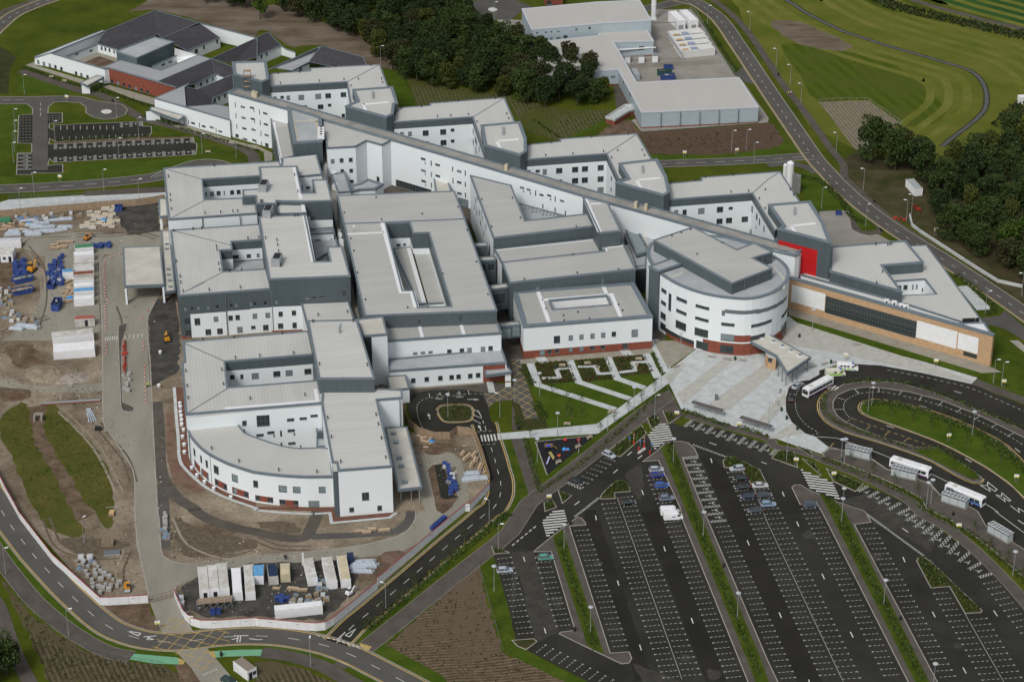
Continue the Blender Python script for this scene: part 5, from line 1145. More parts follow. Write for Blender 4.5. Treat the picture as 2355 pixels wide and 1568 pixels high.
sheet('kerb_verge', 't23:2220,0 2355,110 2500,200 2500,160 2300,0', KERB, .06)
# drop-off road and bus stance
RD = 't23:480,275 820,215 1100,232 1400,292 1870,400 2700,745 t33:2900,760 2330,330 2010,140 1930,0 t23:1820,1500 1580,1415 1480,1310 1350,1262 1160,1205 1090,1180 930,1070 735,1010 560,985 430,880 340,850 220,750 165,650 160,540 190,430 260,375 380,360 470,310'
sheet('bus_road', RD, ASPH, .05)
raised('pavement', 't23:495,1040 565,985 735,1010 930,1070 1090,1180 1350,1260 1480,1310 1580,1415 1820,1500 t33:1930,0 2010,140 2330,330 2900,760 2900,1150 2355,610 2000,300 1700,90 1450,-30 t23:1400,1440 1200,1335 950,1225 700,1125 520,1065', TARM, .12)
raised('traffic_island', 't23:560,455 515,495 470,560 468,640 500,700 560,755 700,832 1000,920 1300,1020 1500,1100 1750,1240 1890,1300 1960,1292 1980,1270 1900,1195 1700,1080 1560,985 1500,972 1370,975 1100,900 850,810 720,745 640,690 600,620 600,560 640,500 750,450 900,425 1050,435 1300,470 1600,550 1950,690 2355,890 2800,1130 2800,1060 2355,825 1900,620 1500,465 1200,385 900,370 680,402 620,450', TARM, .12)
raised('grass_island', 't23:840,620 858,580 950,548 1100,558 1400,625 1700,720 2000,855 2200,975 2355,1125 2800,1600 2800,1950 2355,1440 2200,1295 2000,1155 1700,990 1500,900 1200,790 950,702 865,660', LAWN, .12)
sheet('shrub_area', 't23:1330,1005 1560,992 1900,1212 1945,1268 1880,1278 1700,1190', VERGE, .14)
for s_ in ('t23:2800,1990 2355,1452 2200,1306 2000,1166 1700,1000 1500,910 1200,800 945,712 852,664 828,618 850,572 950,538 1100,548 1400,615 1700,710 2000,845 2200,962 2355,1112 2700,1450', 't23:560,445 505,488 458,560 456,640 490,705 552,765 700,843 1000,932 1300,1032 1500,1112 1740,1250 1890,1312 1965,1302 1985,1272'):
    line(s_, .32, YPAINT, .06, sm=2)
line('t23:350,405 300,430 262,480 248,560 262,650 300,720 370,790 460,848 400,868', .15, sm=3, dash=(.8, .8), z=.06); line('t23:1095,272 1400,330 1640,382 1870,440 2355,650 2700,800', .15, sm=3, dash=(1, 1), z=.06)
line('t23:795,445 840,485 900,478 1050,472 1200,500 1400,545 1600,600 1900,720 2200,870 2355,965 2600,1110', .15, sm=3, dash=(.8, .8), z=.06); line('t23:840,485 740,530 698,580 700,640 740,700 780,720', .15, sm=3, dash=(.6, .6), z=.06)
line('t23:730,740 780,720 850,745 1100,830 1300,900 1500,972', .18, YPAINT, sm=3, dash=(1.2, 1), z=.06)
for s_ in ('t23:1018,435 1020,475', 't23:1228,465 1200,505', 't23:1415,510 1385,550', 't23:1605,562 1562,600', 't23:1780,622 1732,660', 't23:1950,690 1898,725', 't23:2112,765 2055,795', 't23:2262,850 2195,877', 't23:640,525 718,548', 't23:612,632 698,632', 't23:795,445 830,485'): line(s_, .15, z=.06)
for s_ in ('t23:940,782 900,818', 't23:1108,838 1070,875', 't23:1290,895 1245,932', 't23:605,940 570,975'): line(s_, .18, YPAINT, z=.06)
line('t23:430,884 620,895 700,920 900,990 1130,1080', .2, z=.06, sm=2); line('t23:1500,1225 1700,1325 2000,1500 2120,1580', .2, z=.06, sm=2); line('t33:2085,0 2355,200', .2, z=.06)
line('t23:560,980 735,1022 930,1072 1090,1182 1160,1202 1350,1268 1490,1315 1580,1418 1830,1515', .3, KERB, .135, 'kerb'); 
zebra('t23:540,438 625,460 660,430 585,400', 3, .075)
for s_ in ('t23:1945,1325 2040,1385 2025,1345 2085,1385 2105,1368 2020,1300 2015,1335 1945,1325', 't23:2092,1415 2180,1480 2165,1440 2215,1475 2230,1468 2150,1400 2145,1430 2092,1415', 't23:2228,1515 2310,1580 2300,1540 2360,1575'): line(s_, .25, z=.06)
for s_ in ('t30:1175,1102 1295,1122 1270,1145 1175,1102', 't30:1320,1155 1440,1145', 't30:1390,1145 1350,1180', 't30:1355,1160 1410,1178 1360,1182', 't31:740,1187 820,1112', 't31:820,1140 913,1085 860,1155 820,1140', 't30:2130,1180 2190,1165 2190,1150', 't30:2150,1145 2285,1143', 't30:2290,1170 2360,1180 t31:60,1180', 't30:2215,1145 2205,1205', 't30:2190,1145 2180,1205'): line(s_, .3, z=.07)
for s_ in ('t31:740,1178 945,1245', 't31:750,1190 960,1262', 't31:560,1140 740,1185'): line(s_, .28, z=.07, dash=(.9, .5))

# ---- main car park
sheet('car_park', 't31:2185,300 2360,158 t22:60,1555 500,1298 835,1030 950,1062 1000,1070 1250,862 1350,770 1430,768 1480,760 1570,785 1660,735 2000,838 2355,950 t23:30,1080 290,1180 600,1300 800,1390 900,1330 1340,1530 t33:1400,40 1800,330 2100,600 2355,900 3000,1750 3000,2300 t32:1000,2300 700,1570 130,1272 235,1195 200,1165 35,1180 0,1040 t31:2355,1000 2180,395', ASPH, .05)
path('footpath', 't23:470,1080 840,1235 1100,1365 1300,1475 t33:1420,30 1640,150 1880,340 2130,580 2355,830 2800,1380', 3.4, TARM, .12, 3, KERB)
path('footpath', 't22:1600,690 2000,800 2355,905 t23:60,975 250,1010 500,1090', 2.6, TARM, .11, 3, KERB)
raised('traffic_island', 't32:195,372 215,350 460,150 530,100 600,50 640,60 680,108 680,125 530,137 905,1300 1080,1287 1103,1350 1080,1393 1010,1402 920,1362 430,1125 440,1108 575,1090 357,370', TARM, .12)
raised('traffic_island', 't22:1195,1110 1340,1003 1400,935 1470,922 1540,920 1620,935 1680,990 1715,1062 1570,1072 1770,1567 t33:0,1370 180,1750 t32:2280,1850 1560,65 t22:1545,1540 1345,1100', TARM, .12)
raised('traffic_island', 't23:215,1345 245,1322 300,1322 380,1370 640,1480 880,1560 t33:905,15 950,100 797,120 1560,1567 1700,1860 1440,1860 1285,1567 490,0 t23:445,1500 290,1503', TARM, .12)
for s_ in ('t32:372,235 462,168 845,1312 695,1248', 't22:1365,985 1480,935 t32:1715,0 2290,1365 2370,1600 2250,1600 2160,1365 1600,0', 't23:468,1400 600,1470 t33:705,0 1480,1567 1600,1800 1480,1800 1350,1567 560,0'):
    sheet('verge_strip', s_, VERGE, .135)
for s_ in ('t33:1360,450 1380,425 1430,415 1500,460 1972,912 1960,930 1810,940 1665,690 1495,705', 't22:1935,1105 1975,1060 2050,1070 2280,1180 2342,1310 2330,1325 2200,1322 2100,1172 1950,1165', 't22:810,1440 820,1410 900,1330 960,1285 1030,1285 1070,1320 1092,1385 945,1395 950,1450 815,1455',
           't22:885,1010 1190,770 1240,850 1000,1062 950,1062', 't22:1240,712 1320,662 1372,762 1280,815', 't22:1380,640 1552,690 1450,757 1432,762', 't22:420,1370 552,1420 460,1500', 't22:290,1490 360,1430 412,1530 300,1570', 't31:2160,322 2320,370 2332,382 2190,392',
           't23:30,1078 100,1000 240,1022 275,1165', 't23:310,1080 430,1122 492,1242', 't23:530,1170 880,1312 805,1385 600,1292', 't23:250,960 390,1010 412,1072', 't32:-5,1182 200,1167 233,1195 132,1270 50,1240'):
    raised('planted_island', s_, BED, .12)
raised('barrier_island', 't22:1150,1030 1160,1015 1215,975 1230,980 1230,995 1175,1035 1155,1035', PAVE, .15)
def bays(T0, T1, K0, K1, n, tee=True, name='bay_markings'):
    a, b_, c, d = pts(T0, 0)[0], pts(T1, 0)[0], pts(K0, 0)[0], pts(K1, 0)[0]; mb = MB()
    al = (b_ - a).normalized()
    for k in range(n):
        t = k / (n - 1); p = a.lerp(b_, t); q = c.lerp(d, t); ln = (q - p).length; e = (q - p).normalized()
        m_ = 4; on = .62; st = (ln - on) / (m_ - 1 + .35)
        for j in range(m_): s0 = p + e * (j * st); rib(mb, [s0, s0 + e * on], .12, PAINT, .06)
        if tee: rib(mb, [p - al * .3, p + al * .3], .12, PAINT, .061)
    return struct(name, mb)
PATCH = mat('worn_asphalt', (.040, .039, .033), .92, rgb2=(.062, .060, .051), vs=.35, detail=9, fine=.2); PATCH2 = mat('fresh_asphalt', (.019, .0185, .016), .9, rgb2=(.027, .026, .022), vs=.1, detail=8)
for s_ in ('t31:2355,1000 t32:-5,380 190,365 235,500 430,1110 235,1195 190,1115 60,560', 't32:1110,1395 1560,1567 1700,1800 1300,1800', 't22:1040,1230 1180,1130 1215,1300 1180,1480 1090,1380', 't23:660,1480 900,1400 1100,1500 1300,1567 t33:1560,200 1500,380 1200,200 960,110 900,0'): sheet('worn_asphalt', s_, PATCH, .052, rag=.3)
for s_ in ('t32:655,-10 770,-10 1300,1567 1120,1560 1060,1240 700,170', 't32:1190,0 1380,0 1970,1560 1780,1567', 't22:1740,1080 1830,1060 2000,1240 t33:500,1567 260,1567 t32:2000,140'): sheet('fresh_asphalt', s_, PATCH2, .0515, rag=.2)
r_ = random.Random(3)
for s_ in ('t32:790,480', 't33:1740,1240', 't22:2080,1180', 't32:1020,330', 't32:1850,1500', 't33:990,420', 't32:410,830', 't32:1600,1350', 't33:370,220'):
    c = pts(s_, 0)[0]; rr = r_.uniform(1, 2.6); mb = MB(); mb.poly([[Vector((c.x + rr * math.cos(k * .52) * r_.uniform(.6, 1.2), c.y + rr * math.sin(k * .52) * r_.uniform(.7, 1.4), lift(.053))) for k in range(12)]], PATCH); struct('asphalt_stain', mb)
ROWS_ = [('t32:-8,425', 't32:188,1117', 't31:2205,443', 't32:38,1130', 15), ('t32:213,428', 't32:405,1058', 't32:350,418', 't32:548,1042', 14),
         ('t32:700,172', 't32:1062,1235', 't32:560,183', 't32:915,1247', 23), ('t22:825,1503', 't32:1386,1532', 't22:965,1490', 't32:1545,1517', 34), ('t22:1108,1432', 't32:1735,1500', 't22:975,1447', 't32:1562,1512', 35),
         ('t22:1237,1243', 't32:1972,1532', 't22:1375,1230', 't32:2120,1516', 40), ('t32:1995,137', 't33:252,1528', 't32:1862,150', 't33:103,1540', 29), ('t22:1980,1215', 't33:472,1510', 't22:2115,1202', 't33:635,1500', 40),
         ('t23:7,1362', 't33:848,1532', 't22:2215,1375', 't33:665,1545', 36), ('t23:308,1549', 't33:1065,1510', 't23:450,1537', 't33:1215,1500', 32), ('t33:978,157', 't33:1720,1515', 't33:840,165', 't33:1565,1527', 28),
         ('t33:1523,760', 't33:1968,1553', 't33:1668,748', 't33:2140,1541', 16), ('t33:2013,985', 't33:2330,1527', 't33:1850,1000', 't33:2155,1541', 11), ('t33:1983,668', 't33:2323,1122', 't33:2118,640', 't33:2460,1095', 10),
         ('t22:945,1107', 't22:655,1350', 't22:838,1072', 't22:545,1310', 8), ('t32:310,1230', 't32:930,1550', 't32:215,1305', 't32:840,1622', 10)]
for r_ in ROWS_: bays(*r_)
for s_ in ('t22:965,1440 t32:1562,1545', 't22:2115,1190 2215,1340 t33:-5,110 690,1567', 't33:1810,945 2165,1567'): line(s_, .16, mat('grey_channel', (.3, .31, .31), .6), .062, 'drain_channel')
# north-west bays
for k in range(9): line('t00:%d,1162 %d,1198' % (558 + 60.6 * k, 558 + 60.6 * k), .15, z=.06, name='bay_marking')
for k in range(13): line('t00:%d,%d %d,%d' % (577 + 61 * k, 1265 - 2.3 * k, 577 + 61 * k, 1298 - 2.3 * k), .15, z=.06, name='bay_marking')
for k in range(9): line('t00:175,%d 298,%d' % (1085 + 27 * k, 1082 + 27 * k), .15, z=.06, name='bay_marking', dash=(.6, .6))
for k in range(3): line('t00:448,%d 560,%d' % (1070 + 20 * k, 1066 + 20 * k), .15, z=.06, name='bay_marking', dash=(.6, .6))
for s_ in ('t00:372,950 372,1100', 't00:20,925 130,925 290,922'): line(s_, .15, dash=(3, 2), z=.06)
def zig(a, b_, w_, n, mb, z=.062):
    """a disabled-bay access strip: two crossing zigzags between a and b"""
    d = (b_ - a) / n; s = Vector((-d.y, d.x, 0)).normalized() * (w_ / 2)
    for k in range(n):
        p, q = a + d * k, a + d * (k + 1); e = 1 if k % 2 else -1
        rib(mb, [p + s * e, q - s * e], .13, PAINT, z); rib(mb, [p - s * e, q + s * e], .13, PAINT, z + .002)
def wheelchair(p, dr, mb, z=.062):
    dr = dr.normalized(); s = Vector((-dr.y, dr.x, 0)); n = 10
    C_ = [p + (s * math.cos(2 * math.pi * k / n) + dr * math.sin(2 * math.pi * k / n)) * .42 for k in range(n)]
    rib(mb, C_[:8], .13, PAINT, z); rib(mb, [p + dr * .1, p + dr * 1.1], .16, PAINT, z + .002); rib(mb, [p + dr * .3, p + dr * .3 + s * .5, p - dr * .3 + s * .8], .13, PAINT, z + .004); rib(mb, [p + dr * 1.15, p + dr * 1.4], .3, PAINT, z)
def disabled(A, B, n, w_=1.15, nz=5, sym=True, flip=1):
    a0, a1 = pts(A, 0); b0, b1 = pts(B, 0); mb = MB()
    for k in range(n):
        t = k / (n - 1); p, q = a0.lerp(a1, t), b0.lerp(b1, t); zig(p, q, w_, nz, mb)
        if sym and k < n - 1:
            t2 = (k + .5) / (n - 1); p2, q2 = a0.lerp(a1, t2), b0.lerp(b1, t2); wheelchair(p2.lerp(q2, .3), (q2 - p2) * flip, mb)
    return struct('disabled_bay_markings', mb)
disabled('t22:1588,793 2376,1053', 't22:1655,733 2443,985', 9)
disabled('t22:1715,1078 t32:1972,85', 't22:1575,1085 t32:1822,100', 10)
disabled('t23:825,1388 1108,1553', 't23:918,1338 1218,1492', 4); disabled('t33:1193,30 1660,395', 't33:1305,-25 1755,280', 7); disabled('t33:1660,395 1940,610', 't33:1755,280 2065,572', 4)
disabled('t00:510,1378 1763,1318', 't00:510,1332 1763,1275', 15, 1.2, 4, True, -1); disabled('t00:510,1450 1775,1385', 't00:510,1495 1780,1425', 15, 1.2, 4)
disabled('t00:1118,1132 1292,1125', 't00:1118,1178 1292,1165', 3, 1.2, 4); disabled('t00:290,1420 290,1560', 't00:165,1422 160,1562', 5, 1.2, 4)
p = pts('t22:510,1305 640,1365', 0); mb = MB(); zig(p[0], p[1], 1.2, 5, mb); struct('road_marking', mb)
def arrow(s):
    a, b_ = pts(s, 0); d = (b_ - a); ln = d.length; d.normalize(); n = Vector((-d.y, d.x, 0)); mb = MB(); z = .063
    rib(mb, [a, a + d * ln * .62], .28, PAINT, z); h = a + d * ln * .58
    mb.face([Vector((q.x, q.y, z + .002)) for q in (h - n * .5, b_, h + n * .5)], PAINT); return struct('lane_arrow', mb)
for f_, a_ in (('t32', '118,465 95,395;310,1125 288,1045;982,685 960,610;1188,1280 1162,1195;1395,325 1418,400;1648,983 1675,1065;2180,315 2150,243;775,85 762,15'),
               ('t33', '262,97 295,170;495,577 532,657;755,1110 797,1193;122,982 88,902;383,1590 365,1522;1258,470 1228,395;1535,975 1495,895;1820,1493 1775,1405;2073,915 2130,998;1232,157 1322,220;2350,120 2265,60'),
               ('t22', '930,1220 997,1165;1060,1057 1127,1003;1155,1088 1222,1037;575,1512 648,1457;1193,1377 1217,1445;1838,1125 1820,1058;1813,938 1920,975;2290,1117 2375,1145'),
               ('t23', '130,1390 160,1460;1710,465 1820,498;1388,598 1500,627;1158,803 1045,772;1868,1117 1778,1065;2270,992 2345,1050'), ('t21', '1600,725 1583,668;1943,542 2055,542;2070,830 2045,775')):
    for q in a_.split(';'): arrow(f_ + ':' + q)
for s_ in ('t22:1665,955 1975,1068', 't22:640,1565 800,1438', 't33:910,25 1440,412', 't30:1862,1503 2010,1440', 't32:570,50 650,-10'):
    L = pts(s_, 0); mb = MB(); dashes(mb, L, .55, .3, .2, PAINT, .064); dashes(mb, L, .55, .3, .2, PAINT, .064, -.42); struct('give_way_line', mb)
line('t32:0,318 240,122', .3, dash=(1.2, .8), z=.06)
def zebra_c(Ls, Rs, n):     # stripes running from left side line to right side line
    return zebra(Ls.split()[0] + ' ' + Ls.split()[1] + ' ' + Rs.split()[1] + ' ' + Rs.split()[0], n, .07)
for s_, d_ in (('t22:1350,768 1436,768 1462,845 1486,920 1400,935 1310,1005 1245,868', 't22:1270,905 1475,882'), ('t32:385,-5 480,-5 510,100 420,170 320,245 275,95', 't32:290,110 500,90'), ('t23:297,1182 440,1240 592,1302 670,1472 530,1415 385,1362', 't23:360,1312 620,1342')):
    hatch(s_, d_, None, 1.25, PAINT, .075, .62, 'zebra_crossing')
def text_on(s, txt, hgt_, mt=PAINT, z=.066, flat=True, nrm=None, name='lettering', parent=None, wid=None):
    """lettering laid on the ground (or stood up) with its baseline from the first to the second photo point"""
    a, b_ = pts(s, 0); cu = bpy.data.curves.new(name, 'FONT'); cu.body = txt; cu.size = 1.0; t = bpy.data.objects.new(name, cu); COL.objects.link(t)
    bpy.context.view_layer.update(); me = bpy.data.meshes.new_from_object(t); bpy.data.objects.remove(t); bpy.data.curves.remove(cu)
    xs = [v.co.x for v in me.vertices]; ys = [v.co.y for v in me.vertices]; x0, x1, y0, y1 = min(xs), max(xs), min(ys), max(ys)
    d = (b_ - a); ln = d.length; d.normalize(); n = Vector((-d.y, d.x, 0))
    for v in me.vertices:
        p = a + d * ((v.co.x - x0) / (x1 - x0) * ln) + n * ((v.co.y - y0) / (y1 - y0) * hgt_); v.co = (p.x, p.y, z)
    me.materials.clear(); me.materials.append(mt); me.name = name; o = bpy.data.objects.new(name, me); COL.objects.link(o); o['kind'] = 'structure'; return o
text_on('t23:150,1347 82,1347', 'EXIT', 2.4); text_on('t23:1098,1082 1028,1062', 'ONLY', 2.6)
text_on('t32:18,272 150,182', 'MOTORCYCLES ONLY', 1.6); text_on('t22:538,1395 598,1375', 'MOTOR', .9); text_on('t22:545,1400 608,1390', 'CYCLES', .8); text_on('t22:568,1408 612,1398', 'ONLY', .7)
for s_ in ('t22:1270,1165 1275,1130', 't22:1295,1160 1300,1130'): text_on(s_, 'CYCLES' if '1270' in s_ else 'MOTOR', .9)
for s_ in ('t23:872,762 835,742', 't23:1042,818 1005,798', 't23:1215,875 1178,857', 't23:1397,938 1357,920'): text_on(s_, 'TAXI', .95, YPAINT)
text_on('t23:740,985 688,972', 'BUS', 1.3, YPAINT); text_on('t23:733,1003 683,990', 'STOP', 1.3, YPAINT)
for s_ in ('t21:1715,530 1650,527', 't21:1905,510 1835,512'): text_on(s_, 'DISABLED', .8)
for s_ in ('t21:1690,500', 't21:1868,490'): mb = MB(); wheelchair(pts(s_, 0)[0], Vector((0, 1, 0)), mb); struct('road_marking', mb)

# ================================================================ OBJECTS
def g0(s, z=0.0): return pts(s, z)[0]
def copy_tree(o, loc, rz, label=None, group=None):
    r = o.copy(); COL.objects.link(r); r.parent = None; r.location = loc; r.rotation_euler.z = rz
    if label: r['label'] = label
    if group: r['group'] = group
    def rec(src, dst):
        for ch in src.children:
            c = ch.copy(); COL.objects.link(c); c.parent = dst; rec(ch, c)
    rec(o, r); return r
class Kit:
    """first use moves the prototype itself, later uses copy it with its parts"""
    def __init__(s, o): s.o = o; s.used = False
    def put(s, loc, rz=0, label=None, group=None):
        if not s.used:
            s.used = True; s.o.location = loc; s.o.rotation_euler.z = rz
            if label: s.o['label'] = label
            if group: s.o['group'] = group
            return s.o
        return copy_tree(s.o, loc, rz, label, group)
def proto(name, label, cat): return thing(name, label, cat, (0, 0, 0))
# ---- trees
def leafmat(n, c): 
    m = mat(n, c, 0.75, spec=0.15); nn = m.node_tree; b = nn.nodes['Principled BSDF']; g = nn.nodes.new('ShaderNodeNewGeometry')
    h = nn.nodes.new('ShaderNodeHueSaturation'); mm = nn.nodes.new('ShaderNodeMapRange'); mm.inputs['To Min'].default_value = .6; mm.inputs['To Max'].default_value = 1.4
    nn.links.new(g.outputs['Random Per Island'], mm.inputs[0]); nn.links.new(mm.outputs[0], h.inputs['Value']); h.inputs['Color'].default_value = (*c, 1); nn.links.new(h.outputs[0], b.inputs['Base Color']); return m
LF = [leafmat('leaf_dark', (.025, .042, .013)), leafmat('leaf_mid', (.040, .062, .016)), leafmat('leaf_olive', (.062, .072, .014)), leafmat('leaf_brownish', (.042, .044, .017)), leafmat('leaf_bright', (.055, .095, .014))]
BARK = mat('bark', (.07, .055, .04), .9)
def quadleaf(mb, c, s, mt, rnd):
    a = Vector((rnd.uniform(-1, 1), rnd.uniform(-1, 1), rnd.uniform(-.6, 1))).normalized(); t = a.orthogonal().normalized(); t.rotate(Matrix.Rotation(rnd.uniform(0, 6.28), 3, a)); u = a.cross(t)
    mb.face([c + t * s, c + u * s * .8, c - t * s, c - u * s * .8], mt)
def tree_mesh(seed, H, Rr, lm, low=.22, n=3000, ls=.36):
    rnd = random.Random(seed); mb = MB(); blobs = []
    for k in range(26):
        th = rnd.uniform(0, 6.28); zz = rnd.uniform(low, .93); prof = math.sin(min(1, (zz - low * .6) / (1 - low * .6)) ** .75 * math.pi * .93) ** .6
        r = Rr * prof * rnd.uniform(.25, .78); blobs.append((Vector((r * math.cos(th), r * math.sin(th), H * zz)), Rr * rnd.uniform(.26, .46)))
    blobs.append((Vector((0, 0, H * .85)), Rr * .4)); per = n // len(blobs)
    for c, r in blobs:
        for _ in range(per):
            d = Vector((rnd.gauss(0, 1), rnd.gauss(0, 1), rnd.gauss(0, 1))).normalized(); p = c + Vector((d.x, d.y, d.z * .8)) * (r * rnd.uniform(.72, 1.08))
            quadleaf(mb, p, ls * rnd.uniform(.6, 1.4), lm if rnd.random() < .88 else rnd.choice(LF[:2]), rnd)
    cm = mb.mesh('crown'); tb = MB(); tb.cyl((0, 0, 0), (.15, .1, H * .45), Rr * .075, Rr * .045, BARK, 7); tb.cyl((.15, .1, H * .45), (.1, 0, H * .8), Rr * .045, Rr * .015, BARK, 6)
    for k in range(6):
        th = k * 1.05 + rnd.random(); tb.cyl((.1, .05, H * (.28 + .06 * k)), (Rr * .55 * math.cos(th), Rr * .55 * math.sin(th), H * (.48 + .06 * k)), Rr * .03, Rr * .008, BARK, 5)
    return cm, tb.mesh('trunk')
TV = [tree_mesh(11, 13, 5.2, LF[0]), tree_mesh(12, 14.5, 5.6, LF[1]), tree_mesh(13, 12, 5.0, LF[0]), tree_mesh(14, 13.5, 4.8, LF[3]), tree_mesh(15, 11, 4.6, LF[2]), tree_mesh(16, 15, 6.0, LF[1]), tree_mesh(17, 10.5, 3.6, LF[4], .35, 1500)]
def tree(p, v, label, group=None, sc=1.0, name='tree'):
    o = thing(name, label, 'tree', (p.x, p.y, 0), group); o.rotation_euler.z = random.uniform(0, 6.28); o.scale = (sc, sc, sc * random.uniform(.8, 1.2))
    for n_, me in zip(('crown', 'trunk'), TV[v]): c = bpy.data.objects.new(n_, me); COL.objects.link(c); c.parent = o
    return o
def inpoly(p, L):
    c = False; n = len(L)
    for i in range(n):
        a, b_ = L[i], L[i - 1]
        if (a.y > p.y) != (b_.y > p.y) and p.x < (b_.x - a.x) * (p.y - a.y) / (b_.y - a.y) + a.x: c = not c
    return c
def scatter(s, dmin, rnd, lim=400, tries=9000):
    L = pts(s, 0) if isinstance(s, str) else s; x0, x1, y0, y1 = min(p.x for p in L), max(p.x for p in L), min(p.y for p in L), max(p.y for p in L); out = []
    for _ in range(tries):
        p = Vector((rnd.uniform(x0, x1), rnd.uniform(y0, y1), 0))
        if inpoly(p, L) and all((p - q).length > dmin for q in out): out.append(p)
        if len(out) >= lim: break
    return out
rnd = random.Random(5)
TK = {0: 'dark leafy', 2: 'dark leafy', 1: 'mid green', 5: 'broad mid green', 3: 'brownish', 4: 'olive'}
def nth(k): return str(k) + ('th' if 10 < k % 100 < 14 else {1: 'st', 2: 'nd', 3: 'rd'}.get(k % 10, 'th'))
def wood(s, n, where, grp, ch):
    P_ = sorted(scatter(s, 6.3, rnd, n), key=lambda p: -p.y); per = 16
    for r_ in range(0, len(P_), per):
        for k, p in enumerate(sorted(P_[r_:r_ + per], key=lambda p: p.x)):
            v = rnd.choice(ch); tree(p, v, '%s tree, %s from left in %s row of the %s' % (TK[v], nth(k + 1), nth(r_ // per + 1), where), grp, rnd.uniform(.72, 1.05))
wood('D:640,-90 650,28 770,72 845,112 885,160 950,192 1060,212 1150,228 1245,244 1340,250 1380,238 1392,212 1360,192 1290,166 1200,140 1130,105 1080,60 1045,10 1040,-90', 190, 'upper wood', 'wood above the ward wings', [0, 0, 1, 2, 2, 3, 4, 5, 0])
wood('D:1992,372 2040,392 2105,402 2142,432 2150,500 2175,552 2240,590 2354,640 2640,800 2640,300 2400,290 2340,320 2290,350 2230,392 2160,400 2110,368 2040,352', 170, 'right wood', 'wood right of the road', [0, 0, 1, 2, 3, 1, 4, 5])
for s_, v, lb, sc in (('t13:2192,800', 6, 'lone bright green tree with visible trunk at the front of the right-hand wood', 1.0), ('t13:2355,760', 6, 'bright green tree at the right frame edge in front of the dark wood', 1.1),
                      ('t30:60,1500', 1, 'big dark tree cut by the bottom left corner of the photo', .85), ('t30:-60,1560', 0, 'dark tree just outside the bottom left corner', .8), ('t01:40,180', 6, 'single yellow-green tree at the top edge left of the wood', .95),
                      ('t00:1900,40', 0, 'dark tree at the top edge above the courtyard building', .8), ('t00:2150,60', 2, 'second dark tree at the top edge above the courtyard building', .9), ('t00:2260,80', 0, 'third dark tree near the lone yellow-green tree', .85)):
    tree(g0(s_), v, lb, None, sc)
# saplings
def sapling(seed, H=3.6):
    r_ = random.Random(seed); mb = MB()
    for _ in range(110): quadleaf(mb, Vector((r_.gauss(0, .42), r_.gauss(0, .42), H * r_.uniform(.5, 1.02))), .14, LF[1], r_)
    t = MB(); t.cyl((0, 0, 0), (0, 0, H * .85), .06, .03, BARK, 5); t.cyl((.25, 0, 0), (.25, 0, 1.5), .05, .05, TIMBERD, 5); return mb.mesh('crown'), t.mesh('trunk')
SV = [sapling(1), sapling(2, 4.2)]
def put_sap(s, label, group):
    for k, p in enumerate(sorted(pts(s, 0), key=lambda p: p.x)):
        o = thing('sapling', label + ', %s from left' % nth(k + 1), 'sapling', (p.x, p.y, .1), group)
        for n_, me in zip(('crown', 'trunk'), SV[k % 2]): c = bpy.data.objects.new(n_, me); COL.objects.link(c); c.parent = o
put_sap('t23:1125,690 1328,752 1492,812 1828,962 1985,1052 2133,1142 1200,600 1410,650 1613,712 1808,785 1988,870 2140,960 1660,870', 'thin sapling on the grass island inside the drop-off loop', 'saplings on the grass island')
put_sap('t22:1310,470 1190,560 1068,660 940,755 812,860 165,890', 'thin sapling along the pale promenade beside the garden', 'saplings along the promenade')
put_sap('t22:365,480 505,560 640,600 505,700 640,720 545,720', 'thin dark sapling on the triangular garden lawn', 'saplings on the garden lawn')
put_sap('t31:1018,1090 1145,955 1305,845 1465,700 1765,440 1910,290', 'small sapling in the hedge strip beside the hospital road', 'saplings beside the hospital road')
put_sap('t23:960,1230 1160,1330 1370,1420 755,1140 t33:1895,210 2035,350 2200,480 2340,610 t21:1830,655', 'small sapling in the paving behind the bus shelters', 'saplings behind the bus shelters')
# ---- hedges and shrub beds (nobody could count the shrubs)
def shrubs(name, L, dens, hh, size, mts, seed=1, label=None):
    r_ = random.Random(seed); x0, x1, y0, y1 = min(p.x for p in L), max(p.x for p in L), min(p.y for p in L), max(p.y for p in L); n = int(abs(area(L)) * dens); mb = MB(); k = 0; t = 0
    while k < n and t < n * 12:
        t += 1; p = Vector((r_.uniform(x0, x1), r_.uniform(y0, y1), 0))
        if inpoly(p, L): p.z = .12 + r_.uniform(.1, 1) * hh * (.6 + .4 * math.sin(p.x * 1.7) * math.sin(p.y * 1.3)); quadleaf(mb, p, size * r_.uniform(.6, 1.4), r_.choice(mts), r_); k += 1
    return struct(name, mb, 'stuff')
def hedge(s, w_, hh=.9, dens=9, mts=None, seed=1, size=.26):
    L = smooth(pts(s, 0), 3); return shrubs('hedge', offset(L, w_ / 2, False) + offset(L, -w_ / 2, False)[::-1], dens, hh, size, mts or [LF[1], LF[1], LF[2], LF[0]], seed)
HG = [LF[1], LF[1], LF[2], LF[4]]
